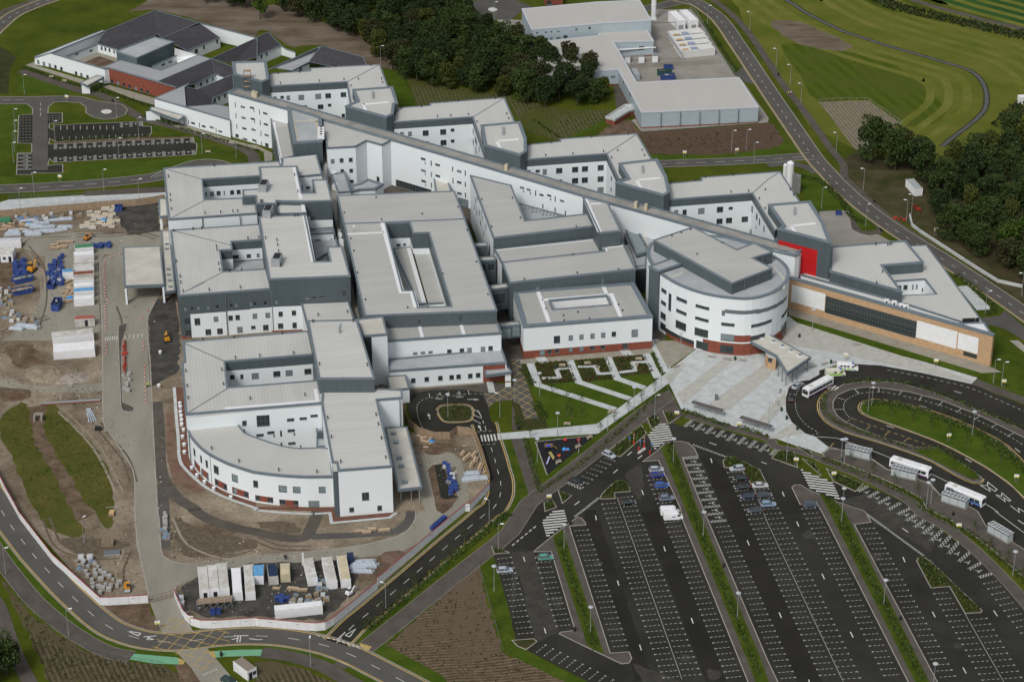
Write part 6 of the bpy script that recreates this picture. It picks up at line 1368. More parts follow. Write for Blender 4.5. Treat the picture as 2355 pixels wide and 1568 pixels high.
for k, (s_, w_, h_) in enumerate((('t31:1010,1095 1300,860 1700,520 2000,270 2330,15', 2.6, 1.0), ('t22:240,1400 800,1000 1430,425', 1.6, .8), ('t22:560,0 580,0', .1, .1),
        ('t32:420,225 770,1280', 1.6, .7), ('t22:1430,950 1640,1480 t32:1680,60 2270,1500', 1.8, .8), ('t23:540,1440 620,1567 t33:640,40 1430,1560', 2.2, .8), ('t23:700,395 900,371 1200,388 1500,467 1900,628 2355,822 2650,970', 1.8, .9),
        ('t23:562,470 510,530 500,600 545,690 700,790 1000,888 1300,985 1500,980 1620,1020 1900,1205 1955,1262', 1.8, .9), ('t23:890,580 1100,580 1400,652 1700,760 2000,895 2355,1180 2600,1420', 3.4, .9),
        ('t23:500,1085 800,1200 1100,1330 1400,1475 t33:1430,-20 1700,120 2000,320 2355,640 2600,900', 2.6, .8), ('t22:1560,640 2000,795', 2.0, .8), ('t22:2070,790 2355,885', 2.0, .8),
        ('t00:210,625 400,690 600,760 760,800', 1.8, .9), ('t00:870,830 1100,890 1300,960 1400,985', 1.8, .9), ('t00:1310,1070 1580,1150', 1.6, .9), ('t00:1650,1180 2100,1312', 1.6, .8), ('t00:2150,1330 2380,1395', 1.6, .8),
        ('t00:515,1300 1370,1262', 1.8, .8), ('t02:1760,220 1850,330 2000,570 2070,660', 1.6, .8), ('t13:300,60 500,120 700,320 740,400 880,500', 2.6, .8), ('t22:30,700 60,790', 1.5, .5), ('t22:90,260 190,400', 2.2, .7), ('t22:1290,110 1375,300', 1.4, .7), ('t22:205,560 300,720', 3.0, .5),
        ('t13:1720,960 1900,1100 2080,1280 2000,1320', 2.5, .8), ('t02:200,1110 470,1290', 1.2, .5), ('t22:120,900 180,1130 250,1370', 1.5, .5))):
    if w_ > .2: hedge(s_, w_, h_, 9, HG, k)
for k, s_ in enumerate(('t33:1370,452 1400,425 1435,422 1500,470 1955,908 1815,930 1672,680 1500,695', 't22:1950,1105 1985,1070 2050,1078 2270,1185 2325,1310 2210,1310 2110,1165 1960,1150', 't22:825,1435 910,1335 960,1292 1030,1292 1065,1325 1080,1375 935,1390 940,1440', 't22:905,1010 1188,785 1228,850 1000,1045 950,1045', 't22:1250,715 1318,672 1362,760 1285,805',
        't22:1395,650 1535,692 1450,745', 't22:430,1380 540,1425 465,1485', 't22:300,1495 360,1445 400,1530 310,1560', 't31:2170,330 2310,372 2195,385', 't23:45,1085 105,1010 235,1030 265,1150', 't23:320,1090 425,1130 480,1225', 't23:545,1185 860,1312 795,1375 610,1290', 't23:265,970 385,1015 400,1060')):
    shrubs('shrub_bed', pts(s_, 0), 9, .9, .26, HG, 40 + k)
for k, s_ in enumerate(('215,205 525,185 548,255 410,262 380,300 400,340 240,335', '440,268 545,262 592,378 430,388 455,350', '580,185 872,160 930,290 800,298 765,232 605,238', '610,255 740,250 790,320 942,318 945,352 655,378', '925,150 1225,130 1240,185 1100,195 1120,265 975,285', '1150,210 1262,210 1300,285 1150,300', '280,350 440,350 585,378 290,398')):
    shrubs('garden_planting', pts('t22:' + s_, 0), 7, .7, .22, [LF[1], LF[4], LF[2], leafmat('leaf_red', (.12, .03, .02)), LF[0]], 70 + k)
shrubs('boundary_scrub', offset(smooth(pts('t03:950,-30 1200,80 1500,150 1900,240 2355,345 2600,420', 0), 3), 4, False) + offset(smooth(pts('t03:950,-30 1200,80 1500,150 1900,240 2355,345 2600,420', 0), 3), -4, False)[::-1], 2.2, 1.6, .55, [LF[0], LF[0], LF[3]], 90)
shrubs('boundary_scrub', pts('t03:2040,1170 2200,1000 2355,900 2700,850 2700,1250 2355,1230 2200,1200', 0), 1.6, 1.8, .6, [LF[0], LF[3], LF[0]], 91)
for k, s_ in enumerate(('200,565 30,680 0,780 20,900 130,1100 200,1300 330,1567 600,1567 500,1230 330,960 265,640', '470,600 700,800 870,970 960,1120 1045,1400 1040,1567 830,1567 640,1220 480,960 400,820')): shrubs('grass_tufts', pts('t20:' + s_, 0), 1.6, .3, .2, [LF[2], LF[2], LF[4]], 95 + k)
shrubs('grass_tufts', pts('t31:2033,520 1240,1232 1800,1600 t32:400,1560 t31:2240,1280', 0), .45, .4, .28, [LF[1], LF[2], LF[3]], 97); shrubs('grass_tufts', pts('t30:60,690 220,900 460,1100 800,1310 1500,1430 1700,1560 450,1560', 0), .8, .5, .3, [LF[1], LF[2], LF[3]], 98)
for s_ in ('t01:1480,760 1800,830 2355,920 t02:0,960 870,1100 600,1240 t01:2270,890', 't02:1180,1260 2355,1160 t03:100,1290 t02:1900,1410 1280,1410'): shrubs('grass_tufts', pts(s_, 0), .5, .4, .28, [LF[1], LF[2]], 99)
shrubs('island_shrubs', pts('t21:1690,640 1730,605 1915,600 1975,625 1985,700 1940,730 1760,738 1705,705', 0), 3, .4, .2, HG, 92)

# ---- street lamps
LHM = mat('lamp_disc_grey', (.42, .45, .48), .4)
def lamp_proto(kind):
    o = proto('street_lamp', 'lamp', 'street lamp'); H = 7.6 if kind == 'disc' else 7.9
    m = MB(); m.cyl((0, 0, 0), (0, 0, 1.3), .12, .11, METAL, 8); m.cyl((0, 0, 1.3), (0, 0, H), .085, .05, METAL, 8); m.obj('pole', o)
    if kind == 'disc':
        m = MB(); m.cyl((0, 0, H), (0, 0, H + .12), .66, .62, LHM, 14); m.cyl((0, 0, H + .12), (0, 0, H + .3), .62, .2, LHM, 14); m.cyl((0, 0, H - .55), (0, 0, H), .12, .16, METAL, 8); m.obj('lamp_head', o)
    else:
        m = MB(); m.bar((0, 0, H - .1), (.7, 0, H + .05), .1, .1, METAL); m.obj('arm', o); m = MB(); m.box((1.0, 0, H + .08), (.9, .38, .18), WPAINT); m.obj('lamp_head', o)
    return Kit(o)
KD, KA = lamp_proto('disc'), lamp_proto('arm')
for s_, wh in (('t32:478,350', 'at the zebra end of the leftmost green strip'), ('t32:720,1115', 'at the lower end of the leftmost green strip'), ('t32:1757,232', 'at the upper end of the middle green strip, below the parked van'), ('t32:2070,985', 'further down the middle green strip, by the bottom edge'),
               ('t33:673,108', 'at the top of the right-hand green strip'), ('t33:1062,865', 'halfway down the right-hand green strip, with a box on its pole'), ('t33:1515,1640', 'at the very bottom of the right-hand green strip'), ('t33:2248,600', 'in the hedge at the right edge, beyond the last bus shelter'),
               ('t22:1370,435', 'where the promenade meets the plaza'), ('t22:1120,640', 'halfway along the pale promenade'), ('t22:878,830', 'beside the bench on the promenade'), ('t22:418,880', 'above the playground on the lower promenade'), ('t22:613,1035', 'in front of the playground near its benches'), ('t22:232,1118', 'left of the black playground surface'),
               ('t22:1482,1118', 'at the entrance zebra crossing beside the grey island'), ('t22:253,508', 'at the left corner of the garden lawn'), ('t22:1548,140', 'on the buff paving before the drum'), ('t23:952,600', 'at the tip of the grass island in the loop'), ('t23:1878,865', 'on the grass island towards the right edge'),
               ('t23:700,1120', 'behind the first bus shelter, taller of two heads'), ('t23:668,1125', 'behind the first bus shelter, left of its twin'), ('t23:1455,1525', 'behind the second bus shelter'), ('t23:1495,1500', 'beside the second white bus rear'), ('t23:683,1580', 'by the lower zebra crossing'), ('t31:2190,735', 'beside the silver car at the left car park edge'),
               ('t21:1765,705', 'on the oval island of the small turning loop'), ('t22:25,572', 'beside the yellow hatched lane'), ('t23:3,762', 'on the plaza near the second cycle shelter'), ('t13:406,1482', 'on the paving below the sandstone frame')):
    KD.put(g0(s_), 0, 'disc-headed lamp post ' + wh, 'disc-headed lamp posts')
for s_, wh, rz in (('t30:633,1148', 'on the south-west footpath', .3), ('t30:53,580', 'at the left edge footpath', .3), ('t31:503,1425', 'on the cycleway south of the junction', 1.5), ('t31:1195,905', 'on the hospital road below the hoarding step', 2.6), ('t31:2145,130', 'on the hospital road nearest the curve', 2.6), ('t21:2242,705', 'on the small lawn beside the turning loop', 3),
                   ('t00:227,870', 'on the lawn left of the north-west porch', 0), ('t00:142,1190', 'first down the left side of the small car park', 0), ('t00:142,1297', 'second down the left side of the small car park', 0), ('t00:135,1397', 'third down the left side of the small car park', 0), ('t00:128,1502', 'fourth down the left side of the small car park', 0), ('t00:508,1302', 'between the two small car park rows, left', 0),
                   ('t00:1075,1085', 'at the small roundabout', 0), ('t00:1278,1268', 'between the two small car park rows, right', 0), ('t00:1095,1460', 'in the middle of the disabled bays', 0), ('t00:1860,1420', 'right of the disabled bays', 0), ('t00:2173,1460', 'below the spine end at the path', 0), ('t10:315,215', 'on the upper left road, nearest the frame edge', 0), ('t10:957,187', 'on the upper left road, second', 0), ('t10:190,362', 'on the pale platform at left', 0),
                   ('t10:1282,275', 'on the pale platform near the timber fence end', 0), ('t13:490,355', 'on the lawn behind the last ward wing', 0), ('t13:895,515', 'at the service yard entrance', .5), ('t13:875,180', 'on the main road verge near the white cabin', 3), ('t13:1270,472', 'by the red barriers on the main road', 3), ('t13:1315,420', 'at the start of the low wall', 3), ('t13:1995,1320', 'at the seating terrace', 0), ('t13:2330,1155', 'at the right edge beyond the low wall end', 3),
                   ('t03:72,627', 'on the far path, furthest up', 3), ('t03:202,778', 'on the far path beside two walkers', 3), ('t03:300,952', 'on the far path below the walkers', 3), ('t03:625,1412', 'beside the ploughed plot', 3), ('t02:1795,225', 'beside the plant yard fence', 0), ('t02:2185,285', 'beyond the road near the plant yard', 3), ('t02:2018,1392', 'on the brown rows right of the shed', 0), ('t02:2152,1382', 'on the brown rows, rightmost', 0),
                   ('t02:2222,1502', 'on the branch road verge', 0), ('t23:2070,392', 'by the sandstone corner, left one', 0), ('t23:2145,415', 'by the sandstone corner, right one', 0), ('t23:918,652', 'with cameras at the grass island tip', 0), ('t22:1310,722', 'with cameras above the entrance barriers', 0), ('t23:168,1115', 'with cameras near the second cycle shelter', 0), ('t31:2228,352', 'in the small triangular bed', 0), ('t30:775,300', 'inside the building site', 1), ('t01:1148,600', 'at the first ward wing corner', 0), ('t01:2192,190', 'on the far turning circle', 0)):
    KA.put(g0(s_), rz, 'small-armed grey lamp post ' + wh, 'arm-headed lamp posts')
# ---- signs
def sign_proto():
    o = proto('sign', 's', 'sign'); m = MB(); m.cyl((-.3, 0, 0), (-.3, 0, 2.2), .05, .05, METAL, 6); m.cyl((.3, 0, 0), (.3, 0, 2.2), .05, .05, METAL, 6); m.obj('post', o)
    m = MB(); m.box((0, -.06, 2.3), (1.35, .06, 1.0), WPAINT); m.obj('panel', o); m = MB(); m.box((0, -.1, 2.0), (1.25, .02, .35), YSIGN); m.obj('yellow_band', o); return Kit(o)
YSIGN = mat('yellow_sign', (.62, .5, .03), .6)
KS = sign_proto()
for s_, wh in (('t22:1513,722', 'beside the car park entrance, near the first cycle shelter'), ('t22:340,1492', 'left of the motorcycle bays'), ('t23:255,1152', 'by the left end of the lower zebra crossing'), ('t23:600,1282', 'in the bed right of the lower zebra crossing'), ('t23:712,188', 'behind the white minibus'), ('t23:1540,242', 'on the strip below the sandstone frame'), ('t23:1657,930', 'on the grass island'), ('t23:2278,1308', 'at the right edge of the grass island'), ('t23:2163,432', 'on the lawn by the sandstone corner'),
               ('t22:2085,822', 'left of the second cycle shelter'), ('t33:1748,192', 'in the hedge near the last bus shelter'), ('t00:617,940', 'at the north-west road by the porch'), ('t10:555,110', 'on the lawn above the upper left road'), ('t02:1585,1455', 'on the branch road verge, left'), ('t02:2065,1430', 'on the branch road verge, right'), ('t13:1540,600', 'on the bank beyond the low wall'), ('t30:1453,1090', 'no entry at the side road, left'), ('t30:1758,1045', 'no entry at the hoarding corner')):
    KS.put(g0(s_), random.uniform(-.2, .2), ('white and yellow sign ' + wh) if 'entry' not in wh else 'small white sign board ' + wh.replace('no entry ', ''), 'information signs')
# ---- benches, bins, bollards
o = proto('bench', 'b', 'bench'); BW = mat('bench_wood', (.42, .37, .27), .8)
for k in range(3): m = MB(); m.box((0, -.22 + .2 * k, .45), (1.9, .16, .06), BW); m.obj('seat_slat', o)
for k in range(2): m = MB(); m.box((0, .32, .62 + .2 * k), (1.9, .05, .15), BW); m.obj('back_slat', o)
for k in (-.8, .8): m = MB(); m.box((k, 0, .22), (.1, .5, .44), BW); m.obj('leg', o)
KB = Kit(o)
for s_, rz, wh in (('t22:462,242', 0, 'in the left garden room'), ('t22:693,222', 0, 'in the middle garden room'), ('t22:1165,182', 0, 'in the right garden room'), ('t22:795,262', 1.4, 'turned sideways in the middle garden room'), ('t22:1148,234', 1.4, 'turned sideways in the right garden room'), ('t22:910,665', .5, 'on the promenade edge by the lawn'), ('t22:505,780', 0, 'on the lower promenade above the playground'),
                   ('t22:715,900', .7, 'in the playground tip'), ('t22:608,985', .7, 'in the middle of the playground edge'), ('t22:428,1127', .7, 'at the bottom of the playground edge'), ('t00:473,722', -.3, 'on the north-west path, left'), ('t00:590,760', -.3, 'on the north-west path, right'), ('t00:1912,1412', 0, 'below the disabled bays')):
    KB.put(g0(s_) + Vector((0, 0, .12)), rz, 'pale wooden bench ' + wh, 'wooden benches')
m = MB(); m.box((0, 0, .4), (2.4, .55, .14), mat('stone_seat', (.32, .31, .28), .9)); o = proto('stone_bench', 'b', 'bench'); m.obj('seat', o)
for k in (-.8, .8): m = MB(); m.box((k, 0, .17), (.25, .45, .34), MATS['stone_seat']); m.obj('leg', o)
KB2 = Kit(o)
for s_, rz, wh in (('t22:1835,156', -.3, 'left of three before the drum'), ('t22:1975,176', -.3, 'middle of three before the drum'), ('t22:2122,188', 0, 'right of three before the drum'), ('t22:1508,246', .6, 'on the buff paving edge'), ('t23:822,44', -.3, 'on the plaza below the sandstone building'), ('t23:415,248', .6, 'right of the canopy'), ('t23:520,220', .5, 'left of the green bin by the minibus'), ('t23:620,204', .2, 'behind the ambulance'), ('t23:108,470', 1.3, 'at the plaza edge by the black car'), ('t23:92,580', 1.5, 'lower on the plaza edge')):
    KB2.put(g0(s_) + Vector((0, 0, .1)), rz, 'grey stone bench ' + wh, 'stone benches')
def bin_kit(mt):
    o = proto('litter_bin', 'b', 'litter bin'); m = MB(); m.cyl((0, 0, 0), (0, 0, 1.0), .34, .36, mt, 10); m.obj('body', o); m = MB(); m.cyl((0, 0, 1.0), (0, 0, 1.25), .4, .2, mt, 10); m.obj('lid', o); return Kit(o)
k1, k2 = bin_kit(mat('dark_green_bin', (.01, .045, .03), .5)), bin_kit(BLACK)
for s_, wh in (('t22:2050,180', 'between stone benches before the drum'), ('t23:577,210', 'behind the ambulance'), ('t23:122,648', 'upper of three on the curved plaza edge'), ('t23:170,725', 'middle of three on the curved plaza edge'), ('t23:268,820', 'lowest of three on the curved plaza edge'), ('t13:287,1538', 'below the drum on the right'), ('t22:397,258', 'in the left garden room')):
    k1.put(g0(s_) + Vector((0, 0, .1)), 0, 'dark green litter bin ' + wh, 'green litter bins')
for s_, wh in (('t32:533,122', 'on the island by the left zebra crossing'), ('t32:575,1102', 'at the lower end of the left footpath'), ('t32:1945,515', 'halfway down the middle strip'), ('t33:1215,998', 'on the right-hand strip'), ('t22:1467,955', 'beside the entrance zebra crossing'), ('t22:55,815', 'at the promenade corner'), ('t23:670,1108', 'at the first bus shelter lamp'), ('t33:1700,40', 'on the hedge edge near the last shelter'), ('t03:93,698', 'beside the far path'), ('t13:975,298', 'on the main road path'), ('t30:2035,1330', 'on the green cycleway'), ('t00:1035,940', 'on the north-west path')):
    k2.put(g0(s_) + Vector((0, 0, .1)), 0, 'black litter bin ' + wh, 'black litter bins')
# ---- shelters
def shelter(s, rz_s, label):
    p = g0(s); rz = wang(rz_s); o = thing('bus_shelter', label, 'bus shelter', (p.x, p.y, .12), 'bus shelters', rz); WO[o.name] = (0, 0, 0)
    GL = mat('clear_glass', (.42, .47, .47), .1, spec=.6)
    m = MB()
    for k in range(7):
        a = MB(); x = -3.6 + 7.2 * k / 7; a.box((x + .51, 0, 2.6), (.9, 2.1, .06), mat('shelter_glass', (.20, .215, .22), .2, spec=.6)); a.obj('roof_panel', o)
        m.box((x, 0, 2.62), (.09, 2.2, .1), WPAINT)
    m.box((3.6, 0, 2.62), (.09, 2.2, .1), WPAINT); m.box((0, 1.05, 2.62), (7.3, .1, .12), WPAINT); m.box((0, -1.05, 2.62), (7.3, .1, .12), WPAINT); m.obj('roof_frame', o)
    for x in (-3.5, -1.2, 1.2, 3.5):
        for y in (-1, 1): q = MB(); q.box((x, y, 1.3), (.08, .08, 2.6), METAL); q.obj('post', o)
    for x in (-2.35, 0, 2.35): q = MB(); q.box((x, -1, 1.2), (2.2, .03, 1.9), GL); q.obj('glass_panel', o)
    for x in (-3.5, 3.5): q = MB(); q.box((x, 0, 1.2), (.03, 1.8, 1.9), GL); q.obj('glass_panel', o)
    q = MB(); q.box((0, -.95, 1.45), (.8, .06, 1.1), WPAINT); q.obj('timetable', o); q = MB(); q.box((0, -.4, .5), (4, .3, .06), METAL); q.obj('seat', o); q = MB(); q.box((0, 0, .03), (7.4, 2.3, .05), CONC); q.obj('base', o)
    return o
shelter('t23:828,1062', 't23:735,1080 900,1118', 'empty glass bus shelter nearest the plaza'); shelter('t23:1250,1250', 't23:1160,1270 1320,1308', 'glass bus shelter beside the white bus with purple trim')
shelter('t23:1715,1500', 't23:1625,1510 1790,1565', 'glass bus shelter beside the blue and green bus'); shelter('t33:2130,235', 't33:2030,240 2170,322', 'empty glass bus shelter at the far right edge')
def cycle(s, d, label):
    p = g0(s, .1); rz = wang(d); o = thing('cycle_shelter', label, 'cycle shelter', (p.x, p.y, .1), 'cycle shelters', rz); WO[o.name] = (0, 0, 0); PG = mat('smoked_panel', (.085, .072, .062), .5, spec=.3)
    for k in range(10):
        x0 = -5 + k; m = MB()
        for j in range(5):
            y0, y1 = -1.1 + 2.2 * j / 5, -1.1 + 2.2 * (j + 1) / 5; f = lambda y: 2.5 - .22 * y * y - .12 * y
            m.face([(x0 + .04, y0, f(y0)), (x0 + .96, y0, f(y0)), (x0 + .96, y1, f(y1)), (x0 + .04, y1, f(y1))], PG)
        m.obj('roof_panel', o); 
        m = MB()
        for j in range(5): y0, y1 = -1.1 + 2.2 * j / 5, -1.1 + 2.2 * (j + 1) / 5; m.bar((x0, y0, f(y0)), (x0, y1, f(y1)), .08, .08, METAL)
        m.obj('hoop', o)
    for x in (-4.8, 0, 4.8): m = MB(); m.bar((x, .9, 0), (x, .9, 2.2), .1, .1, FRAME); m.bar((x, .9, 1.6), (x, -.6, 2.3), .07, .07, FRAME); m.obj('post', o)
    for k in range(6): m = MB(); x = -4 + 1.6 * k; m.bar((x, -.3, 0), (x, -.3, .8), .05, .05, METAL); m.bar((x, .4, 0), (x, .4, .8), .05, .05, METAL); m.bar((x, -.3, .8), (x, .4, .8), .05, .05, METAL); m.obj('cycle_stand', o)
cycle('t22:1800,665', 't22:1665,635 1937,715', 'left curved-roof cycle shelter on the plaza'); cycle('t22:2245,808', 't22:2103,773 2380,860', 'right curved-roof cycle shelter on the plaza')

# ---- vehicles
TYRE = mat('tyre', (.012, .012, .012), .9); LAMPM = mat('headlight', (.7, .7, .68), .2); TAIL = mat('tail_light', (.4, .02, .02), .3)
def loft(mb, secs, mt, caps=True):
    """secs: list of (x, [(y,z)...]) cross-sections"""
    n = len(secs[0][1])
    for i in range(len(secs) - 1):
        for j in range(n):
            k = (j + 1) % n; a, b_ = secs[i], secs[i + 1]
            mb.face([(a[0], *a[1][j]), (a[0], *a[1][k]), (b_[0], *b_[1][k]), (b_[0], *b_[1][j])], mt)
    if caps: mb.face([(secs[0][0], *q) for q in reversed(secs[0][1])], mt); mb.face([(secs[-1][0], *q) for q in secs[-1][1]], mt)
def wheels(o, xs, y, r, w_=.22):
    for x in xs:
        for sy in (-1, 1):
            m = MB(); m.cyl((x, sy * (y - w_ / 2), r), (x, sy * (y + w_ / 2), r), r, r, TYRE, 14); wh = m.obj('wheel', o); m = MB(); m.cyl((x, sy * (y + w_ / 2), r), (x, sy * (y + w_ / 2 + .02), r), r * .6, r * .55, METAL, 10); m.obj('rim', wh)
def car(s, col, label, L_=4.1, kind='hatch', cat='car'):
    a, b_ = pts(s, .5); p = (a + b_) / 2; rz = math.atan2(b_.y - a.y, b_.x - a.x)
    cm = mat('car_paint_%d' % len(MATS), col, .28, spec=.6) if not isinstance(col, bpy.types.Material) else col
    o = thing('car', label, cat, (p.x, p.y, .05), None, rz); WO[o.name] = (0, 0, 0); h = L_ / 2; W_ = .87
    def sec(x, zt, wy, zb=.28): return (x, [(-wy * .93, zb), (wy * .93, zb), (wy, .5), (wy, zt - .16), (wy * .86, zt), (-wy * .86, zt), (-wy, zt - .16), (-wy, .5)])
    m = MB(); loft(m, [sec(-h, .72, W_ * .86, .4), sec(-h + .12, .92, W_ * .95), sec(-h + .5, .98, W_), sec(-.2, .98, W_), sec(h * .42, .95, W_), sec(h - .45, .80, W_ * .97), sec(h - .1, .66, W_ * .86), sec(h, .55, W_ * .74, .4)], cm); m.obj('body', o)
    zt = 1.46; r0, r1 = (-h + .35, -h + .12) if kind == 'hatch' else (-h + 1.0, -h + .55)
    def cs(x, z, w1, w2): return (x, [(-w1, .93), (w1, .93), (w2, z), (-w2, z)])
    m = MB(); loft(m, [cs(r1, 1.0, W_ * .84, W_ * .82), cs(r0 + .25, zt - .06, W_ * .92, W_ * .70), cs(0.1, zt - .01, W_ * .95, W_ * .72), cs(h * .18, zt - .1, W_ * .95, W_ * .70), cs(h * .52, .96, W_ * .88, W_ * .84)], GLASS); m.obj('windows', o)
    m = MB(); loft(m, [(r0 + .2, [(-W_ * .7, zt - .06), (W_ * .7, zt - .06), (W_ * .62, zt), (-W_ * .62, zt)]), (-.3, [(-W_ * .75, zt - .03), (W_ * .75, zt - .03), (W_ * .66, zt + .05), (-W_ * .66, zt + .05)]), (h * .17, [(-W_ * .73, zt - .1), (W_ * .73, zt - .1), (W_ * .64, zt - .04), (-W_ * .64, zt - .04)])], cm)
    for sy in (-1, 1):
        for x0, z0_, x1, z1_ in ((h * .5, .96, h * .17, zt - .07), (r1 + .05, 1.0, r0 + .25, zt - .06)): m.bar((x0, sy * W_ * .87, z0_), (x1, sy * W_ * .72, z1_), .09, .07, cm)
        m.bar((-.15, sy * W_ * .95, .95), (-.2, sy * W_ * .75, zt - .02), .08, .06, cm)
    m.obj('roof', o); wheels(o, (-h * .6, h * .6), W_ - .1, .31)
    for sy in (-1, 1): m = MB(); m.box((h - .16, sy * W_ * .66, .66), (.2, .3, .14), LAMPM); m.obj('headlight', o); m = MB(); m.box((-h + .05, sy * W_ * .74, .82), (.12, .18, .26), TAIL); m.obj('tail_light', o); m = MB(); m.box((h * .4, sy * (W_ + .1), 1.0), (.14, .16, .12), cm); m.obj('mirror', o)
    m = MB(); m.box((h + .01, 0, .45), (.03, .5, .12), WPAINT); m.obj('number_plate', o)
    return o
SIL = (.38, .42, .46); BLK = (.012, .013, .015); NVY = (.02, .03, .06)
for s_, c_, lb, kd in (('t22:840,1025 942,1072', SIL, 'silver hatchback nose-out at the top of the angled bays', 'hatch'), ('t22:528,1270 655,1322', BLK, 'black saloon at the lower end of the angled bays', 'saloon'), ('t22:1262,1190 1392,1182', SIL, 'silver estate beside the words MOTOR CYCLES ONLY', 'hatch'),
                       ('t22:1278,1242 1392,1232', (.02, .03, .22), 'dark blue hatchback parked next to the silver estate', 'hatch'), ('t22:1312,1335 1438,1325', (.03, .09, .36), 'bright blue hatchback two bays above the grey one', 'hatch'), ('t22:1345,1455 1495,1442', (.16, .20, .27), 'grey-blue estate just above the white vans', 'hatch'),
                       ('t22:1010,1495 1125,1485', BLK, 'black hatchback alone below the small shrub island', 'hatch'), ('t22:2135,1170 2002,1182', SIL, 'silver hatchback at the top beside the bushy island', 'hatch'), ('t22:2162,1262 2040,1270', BLK, 'black hatchback second from the top beside the bushy island', 'hatch'), ('t22:2185,1345 2050,1352', BLK, 'black saloon third from the top beside the bushy island', 'saloon'),
                       ('t22:2218,1335 2342,1330', (.5, .5, .52), 'pale silver coupe just under the bushy island', 'saloon'), ('t22:2232,1430 2102,1438', NVY, 'navy hatchback left of the dark grey one in the double row', 'hatch'), ('t22:2250,1425 2390,1418', (.05, .06, .07), 'dark grey hatchback right of the navy one in the double row', 'hatch'), ('t22:2282,1508 2425,1500', (.22, .32, .46), 'light blue hatchback in the double row', 'hatch'),
                       ('t22:2300,1560 2175,1565', (.04, .05, .06), 'dark hatchback lowest in the left column of the double row', 'hatch'), ('t23:318,1512 452,1505', (.06, .08, .12), 'dark blue-grey hatchback under the rounded grey island', 'hatch'), ('t32:245,432 372,422', (.10, .30, .24), 'sea-green hatchback in the leftmost lot', 'hatch'), ('t31:2225,548 2348,540', (.36, .42, .48), 'silver-blue hatchback at the left edge of the lot', 'hatch'),
                       ('t23:235,440 308,392', SIL, 'silver saloon at the drop-off kerb', 'saloon'), ('t23:210,560 222,495', BLK, 'black hackney-style car with door open at the drop-off kerb', 'hatch'), ('t30:2060,1540 2150,1575', (.02, .05, .045), 'dark green car by the white site cabin at the bottom edge', 'hatch')):
    car(s_, c_, lb, 4.2 if kd == 'hatch' else 4.5, kd)
def van(s, label, kind, cat='van', L_=5.2):
    a, b_ = pts(s, .6); p = (a + b_) / 2; rz = math.atan2(b_.y - a.y, b_.x - a.x); o = thing('van' if cat == 'van' else cat.replace(' ', '_'), label, cat, (p.x, p.y, .05), None, rz); WO[o.name] = (0, 0, 0); h = L_ / 2; W_ = 1.0; H = 2.35
    def sec(x, zt, w1, w2): return (x, [(-w1, .35), (w1, .35), (w1, zt * .6), (w2, zt - .12), (w2 * .85, zt), (-w2 * .85, zt), (-w2, zt - .12), (-w1, zt * .6)])
    bm = WPAINT if kind != 'amb' else mat('ambulance_cream', (.60, .60, .50), .5)
    m = MB(); loft(m, [sec(-h, H, W_, W_ * .9), sec(h * .35, H, W_, W_ * .88), sec(h * .55, H - .25, W_, W_ * .8), sec(h * .75, 1.3, W_ * .98, W_ * .88), sec(h * .97, 1.0, W_ * .9, W_ * .8), sec(h, .7, W_ * .8, W_ * .7)], bm); m.obj('body', o)
    m = MB(); m.face([(h * .55 + .04, -W_ * .72, H - .32), (h * .55 + .04, W_ * .72, H - .32), (h * .76 + .02, W_ * .82, 1.36), (h * .76 + .02, -W_ * .82, 1.36)], GLASS); m.obj('windscreen', o)
    ws = [h * .5] if kind == 'van' else ([h * .5, -.3] if kind == 'amb' else [h * .5, .2, -.8, -1.8])
    for x in ws:
        for sy in (-1, 1): m = MB(); m.box((x, sy * (W_ + .0), 1.62), (.7, .06, .55), GLASS); m.obj('side_window', o)
    if kind != 'van':
        gcol = [mat('ambulance_green', (.05, .42, .2), .5), mat('ambulance_yellow', (.65, .7, .05), .5)]
        for k in range(9):
            for j in range(2 if kind == 'amb' else 1):
                for sy in (-1, 1): m = MB(); m.box((-h + .3 + k * .55, sy * (W_ + .01), .75 + .33 * j), (.55, .02, .33), gcol[(k + j) % 2]); m.obj('reflective_square', o)
        m = MB(); m.box((h * .45, 0, H + .08), (.35, 1.3, .16), mat('blue_beacon', (.03, .1, .5), .3)); m.obj('beacon_bar', o)
    else: m = MB(); m.box((0, -W_ - .01, 1.3), (1.0, .02, .3), mat('blue_lettering', (.05, .12, .3), .5)); m.obj('side_logo', o)
    wheels(o, (-h * .62, h * .66), W_ - .12, .36)
    return o
van('t32:1400,58 1562,50', 'white panel van, nearer of two side by side', 'van'); van('t32:1375,14 1530,8', 'white panel van half hidden behind the nearer white van', 'van')
van('t23:648,246 812,256', 'white patient minibus with a row of side windows and yellow-green chequers', 'mini', 'minibus', 6.4); van('t23:535,312 700,300', 'yellow and green chequered ambulance with rear door open', 'amb', 'ambulance', 6.0)
